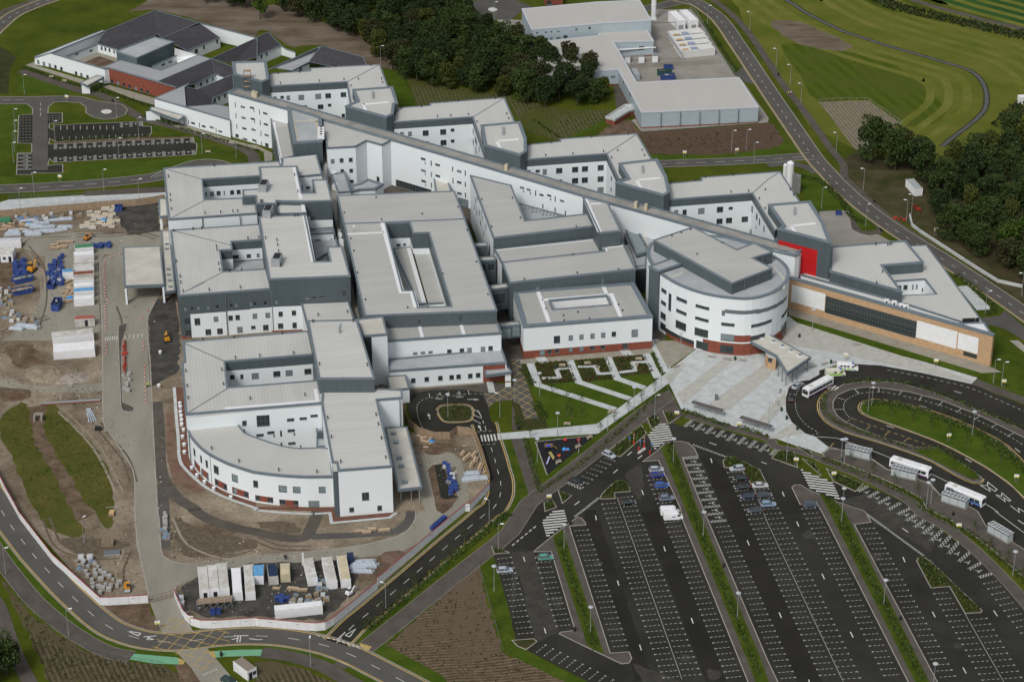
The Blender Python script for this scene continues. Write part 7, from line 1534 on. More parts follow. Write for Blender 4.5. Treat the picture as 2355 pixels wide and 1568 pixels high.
def bus(c, d, label, skirt, acc=None):
    p = g0(c); rz = wang(d); o = thing('bus', label, 'bus', (p.x, p.y, .05), 'buses at the stands', rz); WO[o.name] = (0, 0, 0); L_, W_, H = 11.6, 1.22, 2.95; h = L_ / 2; bw = WPAINT
    def sec(x, w1, zt): return (x, [(-w1, .35), (w1, .35), (w1, zt - .25), (w1 * .88, zt), (-w1 * .88, zt), (-w1, zt - .25)])
    m = MB(); loft(m, [sec(-h, W_ * .93, H - .15), sec(-h + .3, W_, H), sec(h - .3, W_, H), sec(h, W_ * .93, H - .15)], bw); m.obj('body', o)
    for sy in (-1, 1):
        m = MB(); m.box((0, sy * (W_ + .005), .58), (L_ - .5, .03, .45), skirt); m.obj('skirt', o)
        for k in range(7): m = MB(); m.box((-h + 1.2 + k * 1.5, sy * (W_ + .01), 1.75), (1.38, .05, .95), GLASS); m.obj('side_window', o)
        if acc:
            for k, (cc, x0, x1) in enumerate(acc): m = MB(); m.box(((x0 + x1) / 2, sy * (W_ + .02), 1.15 if k < 2 else 2.45), (x1 - x0, .02, .5 if k < 2 else .25), cc); m.obj('livery_panel', o)
    for sx in (-1, 1): m = MB(); m.box((sx * (h + .01), 0, 1.75), (.05, 2.0, 1.2), GLASS); m.obj('windscreen' if sx < 0 else 'rear_window', o); m = MB(); m.box((sx * (h + .01), 0, 2.6), (.05, 1.5, .25), BLACK); m.obj('destination_board', o)
    m = MB(); m.box((-h + 2.5, 0, H + .05), (1.2, 1.2, .12), FELT); m.obj('roof_hatch', o); m = MB(); m.box((h - 1.5, 0, H + .08), (1.8, 1.6, .18), bw); m.obj('roof_unit', o)
    wheels(o, (-h * .55, h * .5), W_ - .13, .48, .28)
    for sy in (-1, 1): m = MB(); m.box((-h - .02, sy * .9, .75), (.05, .3, .2), LAMPM); m.obj('headlight', o)
PUR = mat('purple_skirt', (.10, .02, .12), .4); BB = mat('bus_blue', (.02, .13, .42), .4); BG = mat('bus_green', (.12, .5, .12), .4); BN = mat('bus_navy', (.02, .03, .14), .4)
bus('t23:455,462', 't23:345,520 555,408', 'white bus with purple skirt leaving the drop-off by the zebra crossing', PUR)
bus('t23:1305,1205', 't23:1145,1075 1500,1185', 'white bus with purple skirt at the second bus shelter', PUR)
bus('t23:1808,1460', 't23:1660,1325 2000,1465', 'white bus with blue and green livery at the third bus shelter', BN, [(BB, 2.0, 5.4), (BG, .4, 2.0), (BN, -5.0, -3.0)])
# ---- car park entrance barriers, posts
WR = mat('warning_red', (.55, .03, .02), .5)
for s_, lb in (('t22:1118,955', 'raised red and white entry barrier left of the lanes'), ('t22:1213,985', 'raised red and white entry barrier on the kerbed island')):
    p = g0(s_); o = thing('barrier', lb, 'barrier', (p.x, p.y, .15), 'car park barriers'); WO[o.name] = (0, 0, 0); m = MB(); m.box((0, 0, .5), (.36, .36, .95), WR); m.obj('housing', o)
    for k in range(5): m = MB(); m.box((0, 0, 1.4 + k * .6), (.12, .08, .6), WR if k % 2 == 0 else WPAINT); m.obj('boom_section', o)
for s_, lb in (('t22:1162,1010', 'short red ticket post on the kerbed island'), ('t22:1265,1045', 'short red ticket post right of the entry lanes'), ('t22:610,935', 'small red gate panel at the playground top')):
    p = g0(s_); m = MB(); m.box((p.x, p.y, .65), (.3, .3, 1.2), WR); tag(m.obj('ticket_post', None, p), lb, 'post')
for s_, lb in (('t22:1078,955', 'left blue sign at the entry lanes'), ('t22:1177,985', 'middle blue sign at the entry lanes'), ('t22:1280,1010', 'right blue sign at the entry lanes')):
    p = g0(s_); o = thing('blue_sign', lb, 'sign', (p.x, p.y, .1)); WO[o.name] = (0, 0, 0); m = MB(); m.cyl((0, 0, 0), (0, 0, 2.2), .05, .05, METAL, 6); m.obj('post', o); m = MB(); m.box((0, -.06, 2.2), (.55, .05, .45), mat('sign_blue', (.06, .22, .55), .5)); m.obj('panel', o)
p = g0('t22:1878,550'); m = MB(); m.box((p.x, p.y, 1.1), (1.0, .2, 2.0), FRAME); tag(m.obj('information_board', None, p), 'dark upright information board on the plaza near the first cycle shelter', 'sign board')
# ---- playground pieces
p = g0('t22:335,1000'); o = thing('climbing_frame', 'blue red and yellow climbing frame in the playground', 'play equipment', (p.x, p.y, .07)); WO[o.name] = (0, 0, 0)
for x in (-1.2, 1.2):
    for y in (-1, 1): m = MB(); m.cyl((x, y, 0), (x, y, 2.8), .08, .08, mat('play_navy', (.03, .04, .12), .5), 6); m.obj('post', o)
m = MB(); m.box((0, 0, 1.3), (2.2, 1.8, .12), TIMBERD); m.obj('deck', o); m = MB(); m.box((0, -1, 1.8), (1.0, .1, .6), mat('play_blue', (.03, .12, .7), .5)); m.obj('panel', o); m = MB(); m.bar((1.3, 0, 1.3), (2.3, .3, .2), .4, .06, YSIGN); m.obj('slide', o)
p = g0('t22:495,1002'); m = MB(); m.cyl((p.x - .5, p.y, .1), (p.x - .5, p.y, .6), .6, .4, mat('play_sky', (.05, .3, .75), .5), 12); m.cyl((p.x + .5, p.y, .1), (p.x + .5, p.y, .45), .55, .35, MATS['play_sky'], 12); m.box((p.x + .2, p.y - .5, .2), (.6, .2, .2), WR); tag(m.obj('play_car', None, p), 'light blue toy car play piece in the playground', 'play equipment')
for k in range(9): 
    q = g0('t22:%d,%d' % (342 + (k // 2) * 9 + (k % 2) * 14, 1030 + (k // 2) * 14)); m = MB(); m.cyl((q.x, q.y, .07), (q.x, q.y, .16), .27, .27, mat('play_yellow', (.6, .5, .18), .7), 8); tag(m.obj('stepping_disc', None, q), nth(k + 1) + ' flat yellow disc from the top of the playground hopscotch trail', 'play equipment', 'yellow stepping discs')
for s_, lb, c_ in (('t22:488,925', 'red round seat in the playground', WR), ('t22:612,925', 'small red spring rider near the playground gate', WR), ('t22:432,1070', 'orange and green spinner in the playground', ORANGE)):
    q = g0(s_); m = MB(); m.cyl((q.x, q.y, .07), (q.x, q.y, .55), .1, .1, METAL, 6); m.cyl((q.x, q.y, .55), (q.x, q.y, .72), .55, .5, c_, 10); tag(m.obj('spring_rider', None, q), lb, 'play equipment')
q = g0('t22:335,1118'); m = MB(); m.bar((q.x - .5, q.y - 1.6, .5), (q.x + .3, q.y + 1.6, .9), .35, .12, mat('play_white', (.45, .5, .7), .5)); m.cyl((q.x, q.y, 0), (q.x, q.y, .7), .12, .12, WR, 6); tag(m.obj('seesaw', None, q), 'pale lilac seesaw at the lower playground', 'play equipment')

# ---- people
def person_mesh(top, trousers, seed):
    V = [(0, 0, .95), (0, 0, 1.2), (0, 0, 1.45), (0, 0, 1.55), (0, 0, 1.68), (.11, 0, .9), (.13, .08 * seed, .5), (.13, .02, .06), (-.11, 0, .9), (-.13, -.1 * seed, .5), (-.13, -.12, .06), (.22, 0, 1.42), (.27, .02, 1.15), (.25, -.1, .92), (-.22, 0, 1.42), (-.27, -.02, 1.15), (-.24, -.12, .92)]
    E_ = [(0, 1), (1, 2), (2, 3), (3, 4), (0, 5), (5, 6), (6, 7), (0, 8), (8, 9), (9, 10), (2, 11), (11, 12), (12, 13), (2, 14), (14, 15), (15, 16)]
    rad = [.16, .15, .17, .06, .11, .1, .08, .06, .1, .08, .06, .07, .05, .04, .07, .05, .04]
    me = bpy.data.meshes.new('person_base'); me.from_pydata(V, E_, []); ob = bpy.data.objects.new('person_base', me); COL.objects.link(ob)
    sk = ob.modifiers.new('s', 'SKIN')
    for i, r in enumerate(rad): me.skin_vertices[0].data[i].radius = (r, r * .8)
    me.skin_vertices[0].data[0].use_root = True; ob.modifiers.new('ss', 'SUBSURF').levels = 1; bpy.context.view_layer.update()
    dg = bpy.context.evaluated_depsgraph_get(); me2 = bpy.data.meshes.new_from_object(ob.evaluated_get(dg)); bpy.data.objects.remove(ob)
    me2.materials.clear()
    for mt in (trousers, top, mat('skin_tone', (.42, .26, .19), .7), mat('dark_hair', (.03, .02, .015), .8)): me2.materials.append(mt)
    for f in me2.polygons:
        c = f.center; f.material_index = 0 if c.z < .93 and abs(c.x) < .2 else (3 if c.z > 1.72 else (2 if c.z > 1.5 or (c.z < 1.0 and abs(c.x) > .2) else 1))
    me2.name = 'person'; return me2
HV = mat('hi_vis_yellow', (.45, .75, .05), .6); PK = mat('plum_trousers', (.25, .03, .07), .8); WT = mat('pale_top', (.6, .6, .62), .8); NV = mat('navy_trousers', (.02, .025, .05), .8)
for s_, t_, tr, lb, rz in (('t03:186,880', HV, PK, 'person in yellow top and dark red trousers walking on the far path, left of two', 2.5), ('t03:208,876', WT, PK, 'person in white top and dark red trousers walking on the far path, right of two', 2.5),
                           ('t20:1352,432', HV, NV, 'site worker in yellow hi-vis jacket, left of two on the haul road', 1), ('t20:1366,428', HV, BLACK, 'site worker in yellow hi-vis jacket bending, right of two on the haul road', 2), ('t23:342,272', WT, BLACK, 'person in white top standing under the entrance canopy edge', 0), ('t31:265,446', NV, NV, 'person in dark clothes on the site road, left of two', 0), ('t31:280,446', NV, BLACK, 'person in dark clothes on the site road, right of two', .5)):
    p = g0(s_); o = bpy.data.objects.new('person', person_mesh(t_, tr, 1 if rz > 1 else -1)); COL.objects.link(o); o.location = (p.x, p.y, .06); o.rotation_euler.z = rz; tag(o, lb, 'person')

# ================================================================ CONSTRUCTION SITE: hoardings, cabins, containers, stores
def fence(name, s, label, h, panel, post, cap=None, pl=2.4, cat='fence', z0=0.0, vents_=False):
    L = pts(s, 0); o = thing(name, label, cat, tuple(L[0])); f, T = walk(L); n = max(1, round(T / pl)); WO[o.name] = tuple(L[0])
    brk = [0.0]
    for i in range(len(L) - 1): brk.append(brk[-1] + (L[i + 1] - L[i]).length)
    cuts = sorted(set([round(T * k / n, 3) for k in range(n + 1)] + [round(b_, 3) for b_ in brk])); cuts = [c for i, c in enumerate(cuts) if i == 0 or c - cuts[i - 1] > .4]
    for k in range(len(cuts) - 1):
        a, _ = f(cuts[k] + .02); b_, _ = f(cuts[k + 1] - .02); m = MB(); m.bar(a + Vector((0, 0, h / 2)), b_ + Vector((0, 0, h / 2)), .06, h, panel); pn = m.obj('panel', o)
        if cap: m = MB(); m.bar(a + Vector((0, 0, h + .04)), b_ + Vector((0, 0, h + .04)), .16, .1, cap); m.obj('cap', pn)
        m = MB(); m.box((a.x, a.y + .08, h / 2), (.12, .12, h), post); m.obj('post', o)
        if vents_ and k % 4 == 2: c = a.lerp(b_, .5); m = MB(); d = (b_ - a).normalized(); e = Vector((d.y, -d.x, 0)); e = e if e.y < 0 else -e; m.bar(c - d * .5 + e * .06 + Vector((0, 0, h * .68)), c + d * .5 + e * .06 + Vector((0, 0, h * .68)), .04, .16, METAL); m.obj('vent_slot', pn)
    return o
HW = mat('hoarding_white', (.68, .69, .70), .7, .05, .8); HRED = mat('hoarding_red_cap', (.32, .02, .03), .6)
fence('hoarding', 't20:-80,1180 0,1300 60,1420 140,1560 t30:180,72 490,470 930,868 1365,842', 'long white hoarding with dark red cap along the south-west road', 2.4, HW, METAL, HRED, vents_=True)
fence('hoarding', 't30:1605,790 1630,850 1690,985 1760,1050 1850,1075 2000,1075 2355,1052 t31:0,1058 150,1068 400,1090 560,1100 640,1090 720,1040 1118,712', 'white red-capped hoarding curving round the container yard to the step', 2.4, HW, METAL, HRED, vents_=True)
fence('hoarding', 't31:1118,682 1925,0 t21:1965,1567 2148,1370', 'white red-capped hoarding between the site road and hospital road, above the step', 2.4, HW, METAL, HRED, vents_=True)
fence('timber_fence', 't21:1365,642 1400,782 1500,862 1640,905 1790,903 1850,852 1960,862 2025,905 2090,1090 2150,1300', 'brown timber board fence curling round the small turning loop', 2.4, TIMBER, TIMBERD)
fence('timber_fence', 't10:-80,440 0,434 300,405 700,372 1000,345 1250,330 1450,300 1520,288', 'brown timber board fence behind the storage yard at the left', 2.6, TIMBER, TIMBERD)
MESHF = mat('mesh_fence', (.25, .25, .25), .6)
def rails(name, s, label, h, mt, rl=(.5, 1.0), pl=2.5, cat='railing'):
    L = pts(s, 0); o = thing(name, label, cat, tuple(L[0])); f, T = walk(L); n = max(1, round(T / pl))
    for k in range(n + 1): a, _ = f(T * k / n); m = MB(); m.bar((a.x, a.y, 0), (a.x, a.y, h), .07, .07, mt); m.obj('post', o)
    m = MB()
    for r_ in rl:
        for i in range(len(L) - 1): m.bar(L[i] + Vector((0, 0, h * r_)), L[i + 1] + Vector((0, 0, h * r_)), .05, .05, mt)
    m.obj('rail', o); return o
rails('railing', 't10:270,355 500,330 800,305 1010,290 1225,282', 'grey railing on the pale platform in front of the timber fence', 1.2, METAL)
rails('railing', 't10:85,265 380,255 765,243', 'upper dark railing along the pale platform', 1.4, FRAME)
rails('site_gate', 't30:1368,845 1490,815 1612,780', 'brown mesh double gate across the site entrance', 2.0, mat('rust_gate', (.16, .06, .045), .8), (.05, .5, 1.0), 1.2, 'gate')
rails('yard_fence', 't02:1640,90 1700,160 1900,520 2040,700', 'tall grey mesh fence on the east side of the plant yard', 2.4, METAL, (.1, .5, 1.0), 2.5, 'fence')
rails('yard_fence', 't02:1190,1215 1500,1205 1800,1180 2250,1140', 'thin post and wire fence below the big shed', 1.2, FRAME, (.5, 1.0), 3.0, 'fence')
rails('plot_fence', 't03:465,945 640,930 920,930 1232,1148', 'low pale rail fence round the ploughed plot', 1.2, METAL, (1.0,), 3.0, 'fence')
rails('field_fence', 't31:1200,1235 1500,965 1800,725 2040,478 2130,800 2270,1290', 'thin wire fence round the triangular planted field', 1.1, FRAME, (1.0,), 3.0, 'fence')
rails('field_fence', 't30:60,640 220,880 460,1075 800,1280 1100,1355 1500,1415', 'thin wire fence along the planted bank in the bottom left', 1.1, FRAME, (1.0,), 3.0, 'fence')
b = thing('low_wall', 'low pale concrete wall winding along the path beside the right-hand wood', 'wall', tuple(g0('t13:1300,430')))
WL = pts('t13:1300,425 1322,515 1400,575 1500,640 1700,770 1900,900 2110,1030 2200,1050 2340,1080', 0); m = MB()
for i in range(len(WL) - 1): m.bar(WL[i] + Vector((0, 0, .5)), WL[i + 1] + Vector((0, 0, .5)), .5, 1.0, PAVE)
m.obj('wall_face', b)
CP = MATS['dark_aggregate']
def container(near, far, label, col, h=2.6, top=None, name='shipping_container', cat='container', group=None, doors=True, door_win=0):
    """near: ground points of the long or short side facing us; far: photo point of the far left roof corner"""
    a, c = pts(near, 0); fz = g0(far, h); d = (c - a); wd = d.length; d.normalize(); n = Vector((-d.y, d.x, 0)); n = n if n.y > 0 else -n
    dep = max(2.2, min(13.0, (fz - a).dot(n))); o = thing(name, label, cat, (a.x, a.y, .03), group, math.atan2(d.y, d.x)); WO[o.name] = (0, 0, 0)
    m = MB(); m.box((wd / 2, dep / 2, h / 2), (wd, dep, h), col, 0, top or col); m.obj('body', o)
    m = MB()
    k = .35
    while k < wd - .2: m.box((k, -.03, h / 2), (.12, .06, h - .4), col); k += .45
    k = .35
    while k < dep - .2: m.box((-.03, k, h / 2), (.06, .12, h - .4), col); m.box((wd + .03, k, h / 2), (.06, .12, h - .4), col); m.box((wd / 2, k, h + .02), (wd - .2, .14, .04), top or col); k += .5
    m.obj('corrugation', o)
    m = MB()
    for x in (0, wd):
        for y in (0, dep): m.box((x, y, h / 2), (.16, .16, h + .1), col)
    m.obj('corner_post', o)
    for k in range(door_win): m = MB(); m.box((wd * (k + .7) / (door_win + .2), -.08, 1.1 if k % 2 == 0 else 1.5), (.9, .05, 2.0 if k % 2 == 0 else .9), BLACK if k % 2 == 0 else GLASS); m.obj('door' if k % 2 == 0 else 'window', o)
    return o
DW = mat('dirty_white', (.60, .60, .58), .8, rgb2=(.42, .40, .36), vs=.5); GRN = mat('container_green', (.06, .22, .11), .7); NAVY = mat('container_navy', (.02, .035, .08), .7, .2, 1); SKYB = mat('container_blue', (.12, .32, .55), .7, .15, 1); RUST = mat('rusty_red', (.22, .09, .06), .9, .25, 1)
for n_, f_, lb, c_, t_ in (('t31:480,692 566,682', 't31:455,432', 'white container with dirty roof, third from the left in the yard row', WPAINT, DW), ('t31:655,722 748,712', 't31:610,425', 'long white container, fourth in the yard row', WPAINT, DW), ('t31:785,708 872,700', 't31:733,412', 'cream-ribbed long container at the right of the yard row', WPAINT, CREAM),
                           ('t31:848,500 900,495', 't31:830,412', 'short navy container right of the cream-ribbed one', NAVY, NAVY), ('t31:-30,676 70,672', 't31:-45,495', 'white container with bright blue roof', WPAINT, SKYB), ('t31:122,680 205,672', 't31:92,492', 'container with navy roof and pinkish doors', DW, NAVY), ('t31:230,655 315,650', 't31:208,480', 'cream container with rusty roof edge', CREAM, CREAM),
                           ('t30:2148,825 2232,818', 't30:2095,525', 'narrow white container beside the scaffolded cabins', WPAINT, WPAINT), ('t30:2262,822 2350,815', 't30:2225,495', 'white container with a striped blue roof end', WPAINT, DW), ('t31:182,992 612,945', 't31:175,872', 'long white container with two blue hose coils against its side', WPAINT, WPAINT)):
    container(n_, f_, lb, c_, top=t_)
for k in range(3):
    container('t30:%d,%d %d,%d' % (1842 + 92 * k, 818 - 10 * k, 1928 + 92 * k, 810 - 10 * k), 't30:%d,%d' % (1808 + 89 * k, 512 - 15 * k), ['left of three joined white cabins on the timber scaffold', 'middle of three joined white cabins on the timber scaffold', 'right of three joined white cabins on the timber scaffold'][k], WPAINT, 2.9, DW, 'site_cabin', 'cabin', 'cabins on the scaffold', door_win=1 if k < 2 else 0)
o = thing('scaffold_deck', 'timber scaffold deck with poles in front of the three joined white cabins', 'scaffold', tuple(g0('t30:1950,900'))); A_, B_ = pts('t30:1815,915 2135,885', 0)
for k in range(6):
    q = A_.lerp(B_, k / 5)
    for dy in (0, 2.6): m = MB(); m.bar(q + Vector((0, dy, 0)), q + Vector((0, dy, 3.2 if dy == 0 else 1.8)), .09, .09, METAL); m.obj('pole', o)
    if k < 5: q2 = A_.lerp(B_, (k + 1) / 5); m = MB(); m.bar(q, q2 + Vector((0, 0, 1.8)), .06, .06, METAL); m.bar(q + Vector((0, 0, 2.9)), q2 + Vector((0, 0, 2.9)), .06, .06, METAL); m.obj('brace', o)
for k in range(5): m = MB(); m.bar(A_ + Vector((0, .3 + .55 * k, 1.85)), B_ + Vector((0, .3 + .55 * k, 1.85)), .45, .08, TIMBER); m.obj('deck_board', o)
for k, (c_, t_) in enumerate(((WPAINT, GRN), (WPAINT, WPAINT), (DW, DW), (WPAINT, DW), (DW, RUST), (WPAINT, DW), (WPAINT, WPAINT), (WPAINT, SKYB), (WPAINT, WPAINT))):
    y = [785, 850, 918, 965, 1030, 1085, 1135, 1185, 1255][k]
    container('t10:%d,%d %d,%d' % (686 if k else 695, y, 866 if k else 862, y - 14), 't10:%d,%d' % (668 + k, y - 95), ['first (topmost)', 'second', 'third', 'fourth', 'fifth', 'sixth', 'seventh', 'eighth', 'lowest'][k] + ' container of the left-hand column, ' + ['green roof', 'white roof', 'dirty white roof', 'grey-white roof', 'rust-red roof', 'striped white roof', 'white roof', 'bright blue roof', 'long white front'][k], c_, 2.6, t_, group='column of site containers')
container('t10:582,1008 675,1000', 't10:580,925', 'white container set crosswise left of the container column', WPAINT, 2.6, SKYB)
container('t10:692,1442 872,1430', 't10:688,1345', 'small grey store with terracotta roof, red bags inside', DW, 2.6, mat('terracotta_roof', (.35, .11, .08), .8), 'site_cabin', 'cabin', door_win=1)
container('t20:498,178 875,148', 't20:490,30', 'lower white ribbed site cabin by the haul road', WPAINT, 2.7, WPAINT, 'site_cabin', 'cabin'); container('t20:490,50 865,10', 't10:485,1490', 'upper white site cabin with rusty roof edge by the haul road', WPAINT, 2.7, DW, 'site_cabin', 'cabin')
container('t10:-40,850 120,848', 't10:-40,710', 'left-edge ribbed white cabin with black doorways', WPAINT, 2.8, DW, 'site_cabin', 'cabin', door_win=3); container('t10:-60,725 195,715', 't10:-60,632', 'left-edge curved grey-roofed cabin', WPAINT, 2.8, mat('grey_white', (.5, .53, .56), .6), 'site_cabin', 'cabin')
container('t13:1345,242 1415,235', 't13:1262,85', 'white steel cabin on the grass before the right-hand wood', WPAINT, 2.8, mat('grey_white2', (.36, .4, .4), .7), 'site_cabin', 'cabin'); container('t30:2280,1560 2360,1520', 't30:2130,1385', 'white cabin with brown ribbed roof at the bottom edge', WPAINT, 2.8, mat('brown_roof', (.25, .21, .17), .8), 'site_cabin', 'cabin', door_win=2)
container('t03:2308,965 2400,960', 't03:2320,890', 'white trailer with an orange end at the right frame edge', WPAINT, 3.0, WPAINT, 'trailer', 'trailer')
# plant yard at the energy centre
for k in range(4):
    o = container('t02:%d,%d %d,%d' % (1562 - 27 * k, 543 - 46 * k, 1862 - 30 * k, 510 - 46 * k), 't02:%d,%d' % (1535 - 27 * k, 425 - 46 * k), ['nearest', 'second', 'third', 'farthest'][k] + ' of four white generator containers in the plant yard', mat('generator_white', (.62, .62, .60), .6, .05, 1), 3.0, None, 'generator_container', 'generator', 'generator containers')
    m = MB(); m.box((5.5, 1.3, 3.3), (2.6, 1.8, .5), mat('radiator_blue', (.28, .33, .45), .5)); m.obj('radiator', o); m = MB(); m.box((1.8, 1.3, 3.15), (2.4, 1.4, .25), mat('rust_stain', (.45, .33, .15), .8)); m.obj('roof_tray', o)
for n_, f_, lb in (('t02:1522,285 1590,278', 't02:1435,108', 'left of two tall white plant boxes behind the chimney'), ('t02:1640,282 1708,274', 't02:1553,97', 'right of two tall white plant boxes behind the chimney')):
    o = container(n_, f_, lb, WPAINT, 4.2, None, 'plant_box', 'plant unit', 'tall plant boxes'); m = MB(); m.box((1.3, -.09, 1.3), (2.0, .06, 1.8), METAL); m.obj('louvre', o)
for s_, lb in (('t02:1060,585', 'left'), ('t02:1190,590', 'middle'), ('t02:1315,582', 'right')):
    p = g0(s_); o = thing('transformer', lb + ' white ribbed transformer cubicle in the plant yard', 'transformer', (p.x, p.y, .05), 'transformers'); WO[o.name] = (0, 0, 0); m = MB(); m.box((0, 1.3, 1.2), (2.2, 2.6, 2.4), WPAINT); m.obj('body', o)
    for k in range(5): m = MB(); m.box((-.9 + .45 * k, 2.2, 2.6), (.25, 3.2, .3), METAL); m.obj('fin', o)
p = g0('t02:1300,182'); o = thing('chimney', 'tall white round chimney rising out of the top of the photo', 'chimney', tuple(p)); m = MB(); m.cyl(p, p + Vector((0, 0, 24)), 1.05, 1.0, WPAINT, 20); m.obj('stack', o); m = MB(); m.cyl(p, p + Vector((0, 0, 1.0)), 1.5, 1.3, WPAINT, 16); m.obj('base', o)
for k in (6, 12, 18): m = MB(); m.cyl(p + Vector((0, 0, k)), p + Vector((0, 0, k + .15)), 1.12, 1.12, DW, 20); m.obj('flange', o)
for s_, h_, r_, lb in (('t13:192,175', 10.5, 1.25, 'tall white gas cylinder tank beside the eastern ward wing'), ('t13:150,110', 7, .7, 'slimmer white tank behind the tall one')):
    p = g0(s_); o = thing('storage_tank', lb, 'tank', tuple(p)); m = MB(); m.cyl(p + Vector((0, 0, .8)), p + Vector((0, 0, h_ - .6)), r_, r_, WPAINT, 18); m.cyl(p + Vector((0, 0, h_ - .6)), p + Vector((0, 0, h_)), r_, r_ * .45, WPAINT, 18); m.obj('vessel', o)
    for k in range(3): q = p + Vector((r_ * .8 * math.cos(k * 2.1), r_ * .8 * math.sin(k * 2.1), 0)); m = MB(); m.bar(q, q + Vector((0, 0, .9)), .15, .15, METAL); m.obj('leg', o)
for k in range(3): p = g0('t13:%d,%d' % (235 + 20 * k, 190 + 8 * k)); m = MB(); m.box(p + Vector((0, 0, 3.2)), (1.2, 1.6, 6.4), mat('plant_grey', (.2, .2, .2), .6, .15, 3)); tag(m.obj('ventilation_stack', None, p), ['left', 'middle', 'right'][k] + ' grey ventilation cabinet of three beside the tall white tank', 'plant unit', 'ventilation cabinets')
o = thing('pipe_bridge', 'grey pipe rack with a fat white pipe between the shed and transformers', 'pipe rack', tuple(g0('t02:990,480'))); P_ = pts('t02:980,460 1320,440', 3.5)
m = MB(); m.cyl(P_[0], P_[1], .28, .28, WPAINT, 8); m.obj('pipe', o); P2 = pts('t02:1010,520 1530,490 1545,500', 3.2); m = MB(); m.bar(P2[0], P2[1], .4, .25, METAL); m.obj('tray', o); P3 = pts('t02:1420,300 1560,500', 3.2); m = MB(); m.bar(P3[0], P3[1], .5, .4, METAL); m.obj('tray', o); P4 = pts('t02:1280,215 1505,208', 3.2); m = MB(); m.bar(P4[0], P4[1], .3, .2, FRAME); m.obj('tray', o)
for q in list(P_) + P2[:2] + P3 + P4: m = MB(); m.bar((q.x, q.y, 0), (q.x, q.y, q.z), .14, .14, METAL); m.obj('post', o)
A_, B_ = pts('t02:1085,630 1912,588', 0); m = MB(); m.bar(A_ + Vector((0, 0, .9)), B_ + Vector((0, 0, .9)), .4, 1.8, CONC); tag(m.obj('retaining_wall', None, A_), 'pale concrete retaining wall dividing the plant yard', 'wall')
container('t02:1125,745 1172,742', 't02:1080,632', 'grey-blue store shed against the L-shaped shed', SHEET, 2.6, GRAVEL, 'store_shed', 'shed')

# ---- loose site stores; each item is a thing
def skip(s, label, fill=None, col=None, rz=0, L_=3.6, W_=1.8, H=1.3, group=None, tall=False):
    p = g0(s) if isinstance(s, str) else s; o = thing('skip', label, 'skip', (p.x, p.y, .03), group, rz); WO[o.name] = (0, 0, 0); c_ = col or BLUE; m = MB(); a, b_ = L_ / 2, W_ / 2; t = a * (.78 if not tall else 1)
    for q in (((-t, -b_, 0), (t, -b_, 0), (a, -b_, H), (-a, -b_, H)), ((-t, b_, 0), (-a, b_, H), (a, b_, H), (t, b_, 0)), ((-t, -b_, 0), (-a, -b_, H), (-a, b_, H), (-t, b_, 0)), ((t, -b_, 0), (t, b_, 0), (a, b_, H), (a, -b_, H))): m.face(q, c_)
    for y in (-b_, b_): m.box((0, y, H), (L_, .12, .12), c_)
    for x in (-a, a): m.box((x, 0, H), (.12, W_, .12), c_)
    m.obj('body', o)
    if fill: m = MB(); r_ = random.Random(int(p.x * 10)); m.face([(-a * .93, -b_ * .93, H * .75), (a * .93, -b_ * .93, H * .8), (a * .93, b_ * .93, H * .78), (-a * .93, b_ * .93, H * .85)], fill); [m.box((r_.uniform(-a * .6, a * .6), r_.uniform(-b_ * .5, b_ * .5), H * .9), (r_.uniform(.4, 1.2), r_.uniform(.2, .6), .2), r_.choice([TIMBER, DW, fill]), r_.uniform(0, 3)) for _ in range(6)]; m.obj('rubble', o)
    return o
skip('t10:475,1075', 'navy-blue open skip between the haul road and the rubbish row', None, None, 1.5, 4.2, 2.2, 1.8); skip('t10:525,1265', 'tall blue closed-sided skip at the bottom of the rubbish row', NAVY, None, 1.5, 5.0, 2.4, 2.4, tall=True); skip('t10:215,1025', 'green-lined blue skip full of metal offcuts', mat('offcuts', (.25, .28, .24), .8, .3, 2), None, .5, 6.5, 2.4, 1.7)
skip('t10:205,1130', 'long blue skip heaped with timber offcuts', TIMBER, None, .45, 7, 2.4, 1.6); skip('t10:1095,375', 'single blue skip by the timber fence', None, None, 0, 2.4, 2.2, 2.0, tall=True); skip('t02:1430,730', 'bright blue skip with a white sticker behind the big shed', CP, None, .05, 5.5, 2.2, 1.9, tall=True); skip('t02:1400,690', 'dark green skip behind the bright blue one', CP, mat('skip_green', (.02, .07, .06), .6), .05, 5.5, 2.2, 1.9, tall=True)
skip('t02:1435,640', 'blue tank-like skip at the back of the yard', None, None, .05, 3.5, 1.8, 1.6, tall=True); skip('t13:647,410', 'small bright blue skip on the concrete service yard', None, None, 0, 2.0, 1.3, 1.2, tall=True); skip('t30:1958,945', 'blue wheeled bin under the scaffold, left', None, None, 0, 1.3, 1, 1.3, tall=True); skip('t30:2008,938', 'blue wheeled bin under the scaffold, right', None, None, 0, 1.3, 1, 1.3, tall=True)
o = proto('waste_bin', 'w', 'waste bin'); m = MB(); m.box((0, 0, .6), (1.25, 1.0, 1.1), BLUE); m.obj('body', o); m = MB(); m.box((0, .05, 1.2), (1.3, 1.05, .1), BLUE); m.obj('lid', o); KW = Kit(o)
